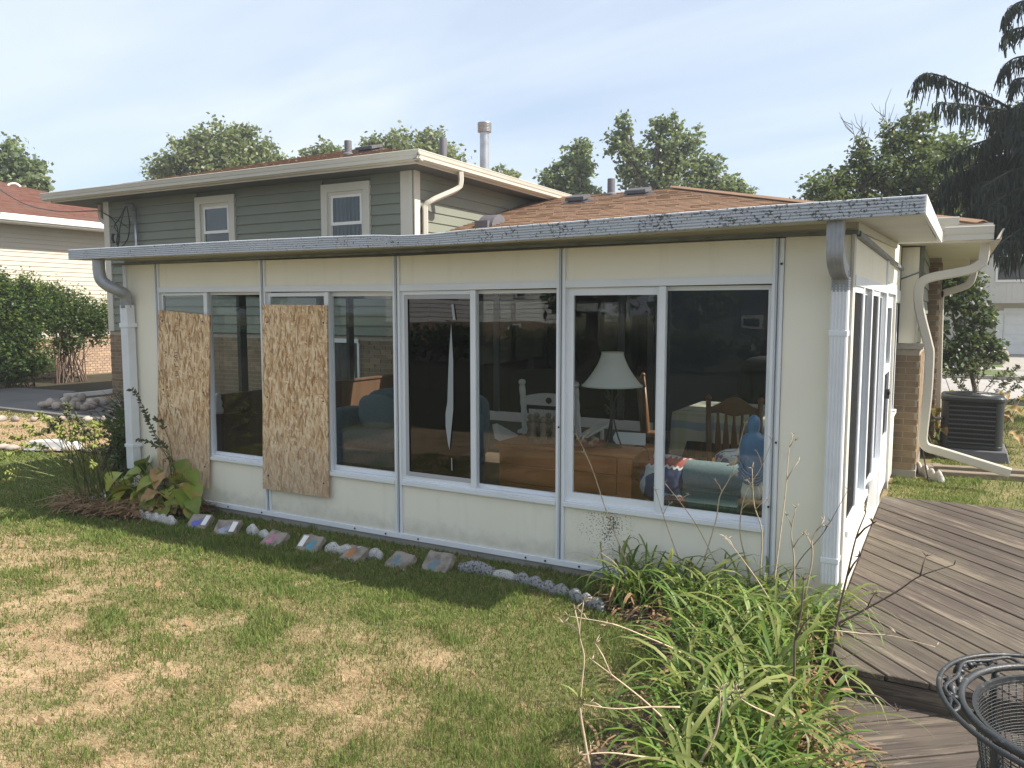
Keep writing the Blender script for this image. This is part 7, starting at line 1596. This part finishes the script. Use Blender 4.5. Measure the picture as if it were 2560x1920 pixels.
# ---- spruce at the right edge
def spruce():
    bx_, by_ = (2.317, 11.066, 0.297)[:2]; t = thing('spruce_tree', 'dark spruce with drooping branches filling the right edge of the picture', 'tree', (bx_,by_,-0.1)); rr = random.Random(61)
    MB().tube([(bx_,by_,-0.2),(bx_,by_,5),(bx_,by_,11)],[0.24,0.18,0.06],10).build('trunk', M['bark'], t, smooth=True)
    def strand(m, p, L_, rr):
        lean = Vector((rr.gauss(0,.2),rr.gauss(0,.2),-1)).normalized(); n = 4; w = rr.uniform(0.008,0.017); L_ *= rr.uniform(0.35,1.15)
        for ax in (0,1):
            a = rr.uniform(0,3.1); s_ = Vector((math.cos(a+ax*1.57),math.sin(a+ax*1.57),0)); vs = []
            for i in range(n+1):
                q = i/n; c = p+lean*L_*q; ww = w*(0.5+0.5*math.sin(math.pi*min(1,q*1.1+0.1))); vs += [c-s_*ww, c+s_*ww]
            m.add(vs,[(i*2,i*2+1,i*2+3,i*2+2) for i in range(n)])
    def branch(pts, r=0.03, sl=(0.15,0.45), dens=26, side=0.22):
        P = bez(pts, 22); n = len(P); br_ = MB().tube(P,[r*(1-0.8*i/(n-1)) for i in range(n)],6).build('branch', M['bark'], t, smooth=True); m = MB(); Lb = sum((P[i+1]-P[i]).length for i in range(n-1))
        for k in range(int(Lb*dens)):
            q = rr.random()**0.8; i = min(n-2,int(q*(n-1))); p = P[i].lerp(P[i+1],rr.random()); d = (P[i+1]-P[i]).normalized(); sd = d.cross(Vector((0,0,1))); sd = sd.normalized() if sd.length > 1e-3 else Vector((1,0,0)); o_ = sd*rr.gauss(0,side)*(1.1-0.75*q)+Vector((0,0,-0.10*abs(rr.gauss(0,1))))
            e = p+o_+d*abs(rr.gauss(0,0.06)); m.tube([p,p.lerp(e,0.5)+Vector((0,0,0.02)),e],[0.005,0.004,0.003],3,cap=False); strand(m, e, rr.uniform(*sl)*(1.15-0.5*q), rr)
            if rr.random() < 0.6: strand(m, p.lerp(e,0.5), rr.uniform(*sl)*0.8, rr)
        f_ = m.build('foliage', M['spruce'], br_, kind='stuff')
    for pts, sl, dn in [([(2.126, 11.406, 4.472), (1.581, 10.898, 4.687), (1.109, 10.555, 4.995), (0.705, 10.238, 5.197), (0.364, 9.95, 5.339), (0.086, 9.692, 5.428), (-0.105, 9.586, 5.428), (-0.198, 9.522, 5.31)], (0.12, 0.34), 75), ([(2.024, 11.586, 6.69), (1.487, 11.065, 6.742), (1.2, 10.784, 6.671), (1.061, 10.577, 6.525), (1.001, 10.528, 6.379)], (0.12, 0.34), 70), ([(2.045, 11.549, 6.233), (1.507, 11.03, 6.305), (1.219, 10.751, 6.257), (1.082, 10.669, 6.206), (1.009, 10.501, 6.082)], (0.1, 0.26), 70), ([(2.069, 11.507, 5.711), (1.529, 10.989, 5.811), (1.24, 10.713, 5.798), (1.071, 10.493, 5.684), (0.983, 10.43, 5.557)], (0.12, 0.36), 70), ([(2.088, 11.472, 5.287), (1.545, 10.961, 5.457), (1.312, 10.717, 5.46), (1.168, 10.516, 5.399), (1.133, 10.487, 5.305)], (0.1, 0.3), 70), ([(2.117, 11.422, 4.668), (1.447, 10.603, 4.767), (0.987, 10.13, 4.875), (0.545, 9.659, 4.904), (0.142, 9.324, 4.92)], (0.15, 0.45), 75)]:
        branch(pts, 0.026, sl, dn, 0.10)
    z = 2.85
    while z < 10.5:
        Rz = max(0.5, 2.35*(1-(z-1.5)/11.5)) if z > 4.6 else 2.15
        for k in range(17 if z < 5.6 else 5):
            a = rr.uniform(0,6.28)
            if z > 5.2 and abs(math.atan2(math.sin(a-3.3),math.cos(a-3.3))) < 1.1: continue
            R_ = Rz*rr.uniform(0.75,1.08); d = Vector((math.cos(a),math.sin(a),0)); b = Vector((bx_,by_,z+0.25)); branch([b, b+d*R_*0.4+Vector((0,0,0.05)), b+d*R_*0.75+Vector((0,0,-0.12)), b+d*R_+Vector((0,0,-0.38))], 0.035, (0.15,0.5), 62, 0.30)
        z += 0.30
    return t
spruce()
# ---- hedge shrubs on the left
def shrub(name, label, base, blobs, stems, mat, leaf, dens, seed, group=None, clump=0.15, tips=0):
    rr = random.Random(seed); t = thing(name, label, 'shrub', base, group); b0 = Vector(base); cm = MB(); sw = min(1.0, blobs[-1][3]*2.2)
    for k in range(stems):
        b = rr.choice(blobs); c = Vector((b[0]+rr.uniform(-.6,.6)*b[3], b[1]+rr.uniform(-.6,.6)*b[4], b[2]+rr.uniform(-.3,.7)*b[5])); s_ = b0+Vector((rr.uniform(-.25,.25)*sw,rr.uniform(-.75,.75)*sw,0)); P = bez([s_, s_.lerp(c,0.5)+Vector((rr.uniform(-.1,.1),rr.uniform(-.1,.1),0.12)), c],10); m = MB(); m.tube(P,[0.017*(1-0.8*i/(len(P)-1)) for i in range(len(P))],5,cap=False)
        for j in range(6):
            i = rr.randrange(3,len(P)); e = P[i]+Vector((rr.uniform(-.4,.4),rr.uniform(-.4,.4),rr.uniform(0,0.4))); m.tube([P[i],e],[0.006,0.002],3,cap=False)
        m.build('stem', M['twig'], t, smooth=True)
    for b in blobs:
        vol = b[3]*b[4]*b[5]; nc = max(8,int(dens*(vol**0.66)*700))
        for k in range(nc):
            d = Vector((rr.gauss(0,1),rr.gauss(0,1),rr.gauss(0,1))).normalized(); q = rr.random()**0.4*rr.uniform(0.85,1.12); p = Vector((b[0]+d.x*b[3]*q,b[1]+d.y*b[4]*q,b[2]+d.z*b[5]*q))
            for j in range(rr.randint(7,12)): one_leaf(cm, p+Vector((rr.gauss(0,.06),rr.gauss(0,.06),rr.gauss(0,.07))), rr, leaf, 0.0)
    cm.build('foliage', mat, t, kind='stuff')
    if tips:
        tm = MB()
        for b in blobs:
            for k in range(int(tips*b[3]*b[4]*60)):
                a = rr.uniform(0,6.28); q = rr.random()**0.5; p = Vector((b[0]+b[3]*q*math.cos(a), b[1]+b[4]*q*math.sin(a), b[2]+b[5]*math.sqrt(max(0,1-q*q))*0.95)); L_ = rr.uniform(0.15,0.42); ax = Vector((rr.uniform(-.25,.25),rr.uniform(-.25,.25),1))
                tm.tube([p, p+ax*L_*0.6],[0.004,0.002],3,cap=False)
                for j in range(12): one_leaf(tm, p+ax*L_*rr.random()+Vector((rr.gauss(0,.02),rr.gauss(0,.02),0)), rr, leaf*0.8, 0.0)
        tm.build('sunlit_tips', M['hedge_sunlit'], t, kind='stuff')
    return t
M['hedge_sunlit'] = leafmat('sunlit_hedge_leaf', (0.12,0.18,0.035), (0.19,0.23,0.05), 0.45, 0.4, 0.3)  # lighter leaf colour stands for sun on the hedge tops
gH = 'tall shrubs in front of the cream neighbour house'
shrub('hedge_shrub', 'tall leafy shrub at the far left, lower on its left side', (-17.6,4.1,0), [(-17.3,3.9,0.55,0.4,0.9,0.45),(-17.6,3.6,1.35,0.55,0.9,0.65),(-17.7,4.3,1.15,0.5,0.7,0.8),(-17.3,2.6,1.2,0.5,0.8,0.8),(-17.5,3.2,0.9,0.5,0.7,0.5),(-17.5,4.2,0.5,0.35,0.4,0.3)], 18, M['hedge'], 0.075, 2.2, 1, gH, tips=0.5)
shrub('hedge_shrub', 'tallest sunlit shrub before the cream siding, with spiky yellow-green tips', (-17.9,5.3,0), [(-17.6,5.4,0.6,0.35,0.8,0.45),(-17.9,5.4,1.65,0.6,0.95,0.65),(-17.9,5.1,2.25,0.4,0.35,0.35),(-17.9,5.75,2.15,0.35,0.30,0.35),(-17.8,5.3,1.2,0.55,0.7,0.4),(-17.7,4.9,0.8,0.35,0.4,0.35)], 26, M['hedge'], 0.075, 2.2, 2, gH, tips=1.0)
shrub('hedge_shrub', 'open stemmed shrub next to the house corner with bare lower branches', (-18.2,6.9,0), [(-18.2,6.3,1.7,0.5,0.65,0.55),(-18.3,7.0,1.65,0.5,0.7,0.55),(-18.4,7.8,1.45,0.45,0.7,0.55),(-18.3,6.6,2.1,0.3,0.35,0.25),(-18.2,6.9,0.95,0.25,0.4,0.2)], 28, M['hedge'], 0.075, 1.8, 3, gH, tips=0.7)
shrub('low_shrub', 'small dark leaved bush by the white left downspout', (-7.3,0.75,0), [(-7.4,0.9,0.42,0.30,0.35,0.32),(-7.0,0.6,0.33,0.32,0.3,0.30),(-7.7,1.1,0.62,0.20,0.22,0.2)], 20, M['shrub'], 0.045, 2.6, 4, None)
# plants behind the air conditioner
hb2 = thing('hosta', 'withered yellow-brown hosta with dark seed stalks behind the air conditioner', 'plant', (0.75,7.1,0)); rr = random.Random(71); ho_keep = ho; ho = hb2
for k in range(34): hosta_leaf(HB if rr.random() < 0.5 else HL, 'leaf', (rr.uniform(0.35,1.3), rr.uniform(6.8,7.5), rr.uniform(0.1,0.55)), rr.uniform(0,6.28), rr.uniform(0.1,0.3), rr.uniform(0.5,1.3), rr.uniform(1.0,1.4), rr)
for k in range(10): hosta_leaf(HB if k % 2 else HL, 'leaf', (rr.uniform(0.30,0.42), rr.uniform(5.6,6.6), 0.05+rr.random()*0.3), rr.uniform(1.0,3.5), rr.uniform(0.1,0.25), rr.uniform(0.5,1.3), rr.uniform(0.8,1.1), rr)
for (u,v) in [((1.166, 7.746, 0.965), 0), ((1.28, 7.815, 1.019), 0), ((1.38, 7.856, 0.886), 0), ((1.074, 7.69, 0.912), 0), ((0.95, 7.639, 1.072), 0), ((0.832, 7.576, 1.098), 0), ((0.696, 7.492, 1.018), 0), ((0.343, 7.303, 1.071), 0), ((0.441, 7.346, 0.965), 0), ((0.614, 7.419, 0.752), 0), ((0.539, 7.389, 0.858), 0), ((1.455, 7.886, 0.779), 0), ((1.217, 7.764, 0.859), 0), ((1.371, 7.817, 0.566), 0), ((1.507, 7.901, 0.646), 0), ((1.316, 7.807, 0.753), 0), ((1.126, 7.708, 0.806), 0), ((0.792, 7.54, 0.965), 0)]:
    tp = Vector(u); b = Vector((0.85+rr.uniform(-.3,.25)+0.25*(tp.x-0.9), 7.1+rr.uniform(-.2,.2), 0.3)); seed_stalk(hb2, [b, b.lerp(tp,0.5)+Vector((0,0,0.06)), b.lerp(tp,0.85)+Vector((0,0,0.04)), tp], True, True, 0.55, 0.034, 0.005)
ho = ho_keep
shrub('low_shrub', 'dark low bush beside the garage across the street', (1.974, 37.209, -0.307)[:2]+(-0.1,), [(1.49, 36.97, -0.04, 0.73, 0.65, 0.25), (1.97, 37.22, -0.22, 0.54, 0.49, 0.22)], 6, M['shrub'], 0.14, 0.5, 15, None)
tag(blob('kettle_grill', (1.842, 37.762, 0.177), (0.62,0.45,0.52), M['black_cloth'], None, 0.7), 'dark covered barbecue standing by the garage across the street', 'grill')

# ================================================================== WHAT THE WINDOWS REFLECT (the yards behind the photographer)
wh = thing('white_house', 'white sided house with a brick lower storey reflected in the third window bay', 'house', (-22.0,-33,0))
def refl_house(par, x0, x1, y, z1, zb, siding, n, wins, brick=True):
    MB().box(x0,x1,y-8,y,-0.2,z1).build('wall', siding, par)
    z = zb
    while z < z1-0.1: MB().hexa([(x0,y,z),(x1,y,z),(x1,y+0.03,z),(x0,y+0.03,z),(x0,y,z+0.24),(x1,y,z+0.24),(x1,y+0.005,z+0.24),(x0,y+0.005,z+0.24)]).build('siding_board', siding, par); z += 0.25
    if brick: MB().box(x0,x1,y,y+0.04,-0.2,zb).build('brick_wall', M['brick'], par)
    for (a,c,p,q) in wins:
        f_ = MB().box(a,c,y+0.03,y+0.09,p,q).build('window', M['white'], par); MB().box(a+0.1,c-0.1,y+0.091,y+0.10,p+0.1,q-0.1).build('pane', M['dark_frame'], f_)
    hip_roof(x0-0.6,x1+0.6,y-8.6,y+0.6,z1,0.3,M['red_shingle'],par,0.3,(),0.5,3)
refl_house(wh, -27.5, -17.4, -32, 4.4, 1.10, M['white'], 0, [(-18.9,-18.3,2.45,2.9),(-20.6,-20.0,2.45,2.9),(-20.9,-20.2,0.25,0.95),(-24.5,-23.5,2.4,3.6)])
wh.rotation_euler = (0,0,R(-32))
gh2 = thing('grey_house', 'dull grey house with small windows reflected in the right hand pane', 'house', (-4,-30,0))
M['grey_siding'] = simple('dull_grey_siding', (0.20,0.19,0.175), 0.6)
refl_house(gh2, -9.5, 8.0, -27, 4.2, 2.0, M['grey_siding'], 0, [(-8.9,-8.1,1.8,2.75),(-6.7,-5.9,1.1,1.55),(-3.2,-2.2,1.8,2.75),(2.2,3.2,1.8,2.75)], False)
gY = 'trees at the back of the yard behind the photographer'
for i,(x,y,s,lab) in enumerate(((-11.0,-22,0.62,'broad dark tree at the back of the yard left of the grey house'),(-30.5,-24,0.7,'big dark tree beyond the white house across the back yard'),(6.5,-20,0.65,'dark tree at the back of the yard right of the grey house'),(-34,-14,0.6,'dark tree far along the back fence'),(-8,-24.5,0.6,'smaller dark tree between the two back yard houses'))):
    tree('yard_tree', lab, (x,y,0), [(x,y,4.6*s,2.6*s,2.2*s,2.2*s),(x-1.3*s,y+0.4,3.6*s,1.5*s,1.5*s,1.2*s),(x+1.4*s,y,3.9*s,1.5*s,1.5*s,1.2*s),(x,y+0.5,6.0*s,1.5*s,1.5*s,1.2*s)], M['tree_c'], 0.38, 3.2, 0.25, 40+i, gY)
for i in range(9):
    x = -27+i*4.0
    shrub('back_hedge', 'dark hedge shrub along the back of the yard behind the photographer', (x,-17.5,0), [(x,-17.5,0.6,1.9,0.7,0.55),(x+1.2,-17.3,0.75,1.0,0.6,0.5)], 5, M['shrub'], 0.2, 0.22, 70+i, 'hedge shrubs along the back of the yard')

# ================================================================== GRASS
def make_grass(name, n, seed, amin, amax, dmin, dmax, keep, label, hmul=1.0, pw=1.55):
    g = np.random.RandomState(seed)
    ang = g.uniform(amin, amax, n); u = g.rand(n); e = 2-pw
    d = (dmin**e + u*(dmax**e-dmin**e))**(1/e)
    x = CAMP.x + d*np.sin(ang); y = CAMP.y + d*np.cos(ang)
    k = keep(x, y); x, y, d = x[k], y[k], d[k]; n = len(x)
    dr = dryness(x, y); tuftn = fbm(x*7+5, y*7, 3); cl = sstep(0.60, 0.72, fbm(x*3.3+40, y*3.3+9, 2))     # scattered darker tufts
    dr = np.clip(dr + 0.9*(tuftn-0.5) - 0.28*cl + 0.35*(g.rand(n)-0.5), 0, 1); dry = g.rand(n) < dr
    keep2 = g.rand(n) < np.where(dry, 0.72, 0.9); x,y,d,dr,dry,tuftn,cl = (a[keep2] for a in (x,y,d,dr,dry,tuftn,cl)); n = len(x)
    h = (0.014+0.026*g.rand(n)**1.5)*(0.66+0.6*tuftn+0.7*cl)*np.where(dry,0.55,1.0)*hmul
    w = (0.0009+0.0009*g.rand(n))*np.clip(d/2.8,1.0,7.0)*np.where(dry,0.8,1.0)
    az = g.uniform(0,2*np.pi,n); lean = np.where(dry, g.uniform(0.6,2.4,n), g.uniform(0.05,0.95,n)); la = g.uniform(0,2*np.pi,n)
    sx, sy = np.cos(az), np.sin(az); lx_, ly_ = np.cos(la), np.sin(la); z0 = ground_z(x,y)
    def P_(t, ws):
        off = h*lean*t*t; px, py, pz = x+lx_*off, y+ly_*off, z0+h*t*(1-0.25*lean*t*0.5); return np.stack([px-sx*w*ws,py-sy*w*ws,pz],-1), np.stack([px+sx*w*ws,py+sy*w*ws,pz],-1)
    a0,b0 = P_(0,1.0); a1,b1 = P_(0.55,0.85); a2,b2 = P_(1.0,0.0)
    V = np.stack([a0,b0,a1,b1,a2],1).reshape(-1,3); base = np.arange(n)*5
    quads = np.stack([base,base+1,base+3,base+2],-1); tris = np.stack([base+2,base+3,base+4],-1)
    loops = np.concatenate([quads,tris],1).ravel(); starts = np.stack([np.arange(n)*7, np.arange(n)*7+4],-1).ravel(); tot = np.tile([4,3],n)
    me = bpy.data.meshes.new(name); me.vertices.add(len(V)); me.vertices.foreach_set('co', V.astype(np.float32).ravel())
    me.loops.add(len(loops)); me.loops.foreach_set('vertex_index', loops.astype(np.int32)); me.polygons.add(2*n)
    me.polygons.foreach_set('loop_start', starts.astype(np.int32)); me.polygons.foreach_set('loop_total', tot.astype(np.int32))
    me.update(calc_edges=True)
    mixv = g.rand(n)[:,None]; gcol = GREEN*(1-mixv)+GREEN2*mixv; scol = STRAW*(1-mixv)+STRAW2*mixv; yel = np.clip(dr*0.9,0,0.55)[:,None]; gcol = gcol*(1-yel)+np.array((0.16,0.165,0.045))*yel
    c = np.where(dry[:,None], scol, gcol)*(0.75+0.5*g.rand(n)[:,None]); c5 = np.concatenate([np.repeat(c,5,0), np.ones((n*5,1))],1)
    at = me.color_attributes.new('Col','FLOAT_COLOR','POINT'); at.data.foreach_set('color', c5.astype(np.float32).ravel())
    me.materials.append(M['grass']); o = bpy.data.objects.new(name, me); COL.objects.link(o); return tag(o, label, None, None, 'stuff')
M['grass'] = attr_mat('grass_blade', 0.6, trans=0.45, spec=0.15)
def outside(x, y, polys):
    k = np.ones(len(x), bool)
    for poly in polys:
        c = np.zeros(len(x), bool); j = len(poly)-1
        for i in range(len(poly)):
            xi,yi = poly[i]; xj,yj = poly[j]
            if yi != yj: c ^= ((yi > y) != (yj > y)) & (x < (xj-xi)*(y-yi)/(yj-yi)+xi)
            j = i
        k &= ~c
    return k
BLK = [[(-6.2,-0.005),(0.02,-0.005),(0.02,4.5),(0.35,4.5),(0.35,13),(-13.1,13),(-13.1,4.42),(-6.2,4.42)], [(-17.5,3.05),(-11.2,2.95),(-11.3,4.42),(-14.6,4.42),(-15.6,5.4),(-17.5,5.2)], bp, hb, upoly, [(0.12,-6.2),(0.10,-1.2),(0.14,-0.9),(5.2,-0.9),(5.2,-6.2)], [(0.38,5.9),(1.14,5.9),(1.14,6.7),(0.38,6.7)]]
STN = [(-4.82,-0.40),(-4.47,-0.43),(-3.93,-0.46),(-3.60,-0.43),(-3.17,-0.44),(-2.78,-0.42),(-2.52,-0.36)]
def keep_l(x, y):
    k = outside(x, y, BLK) & (y < 12) & (x > -19.5) & ~((x < -7.4) & (y < -1.9)) & ~((x < -14.6) & (y > 3.2)) & (x > -17.2)
    for (sx_,sy_) in STN: k &= ~((np.abs(x-sx_) < 0.09) & (np.abs(y-sy_) < 0.05))
    return k
make_grass('lawn_grass', 820000, 3, R(-74), R(2), 2.2, 17.0, keep_l, 'short lawn grass with parched straw patches in front of the sunroom')
make_grass('lawn_grass', 90000, 4, R(-12), R(30), 5.5, 18.0, lambda x,y: keep_l(x,y) & (x > 0.02) & (y > 2.8), 'green lawn grass beyond the deck by the air conditioner', 1.2)
# fallen leaves and straws on the lawn
fl_ = MB(); rr = random.Random(90)
for k in range(70):
    x, y = rr.uniform(-7.5,-0.8), rr.uniform(-3.4,-0.6); p = Vector((x,y,rr.uniform(0.02,0.045)))
    if rr.random() < 0.55:
        a = rr.uniform(0,6.28); L_ = rr.uniform(0.05,0.16); d_ = Vector((math.cos(a),math.sin(a),rr.uniform(-.1,.15))); s_ = Vector((-d_.y,d_.x,0))*rr.uniform(0.002,0.005); fl_.add([p-s_,p+s_,p+d_*L_+s_*0.4,p+d_*L_-s_*0.4],[(0,1,2,3)])
    else: one_leaf(fl_, p, rr, 0.05)
tag(fl_.build('fallen_leaf', M['straw']), 'scattered dry leaves and straws lying on the lawn', None, None, 'stuff')


# ================================================================== HAZE
hz = MB().box(-340,340,-340,340,-1.4,12.6).build('haze', None); hz['kind'] = 'stuff'; hz['label'] = 'thin summer haze in the air'
hm_ = bpy.data.materials.new('haze'); hm_.use_nodes = True; hm_.node_tree.nodes.clear()
_o = hm_.node_tree.nodes.new('ShaderNodeOutputMaterial'); _v = hm_.node_tree.nodes.new('ShaderNodeVolumePrincipled')
_v.inputs['Density'].default_value = 0.0019; _v.inputs['Color'].default_value = (0.92,0.95,1.0,1); _v.inputs['Anisotropy'].default_value = 0.3
hm_.node_tree.links.new(_v.outputs[0], _o.inputs['Volume']); hz.data.materials.append(hm_)
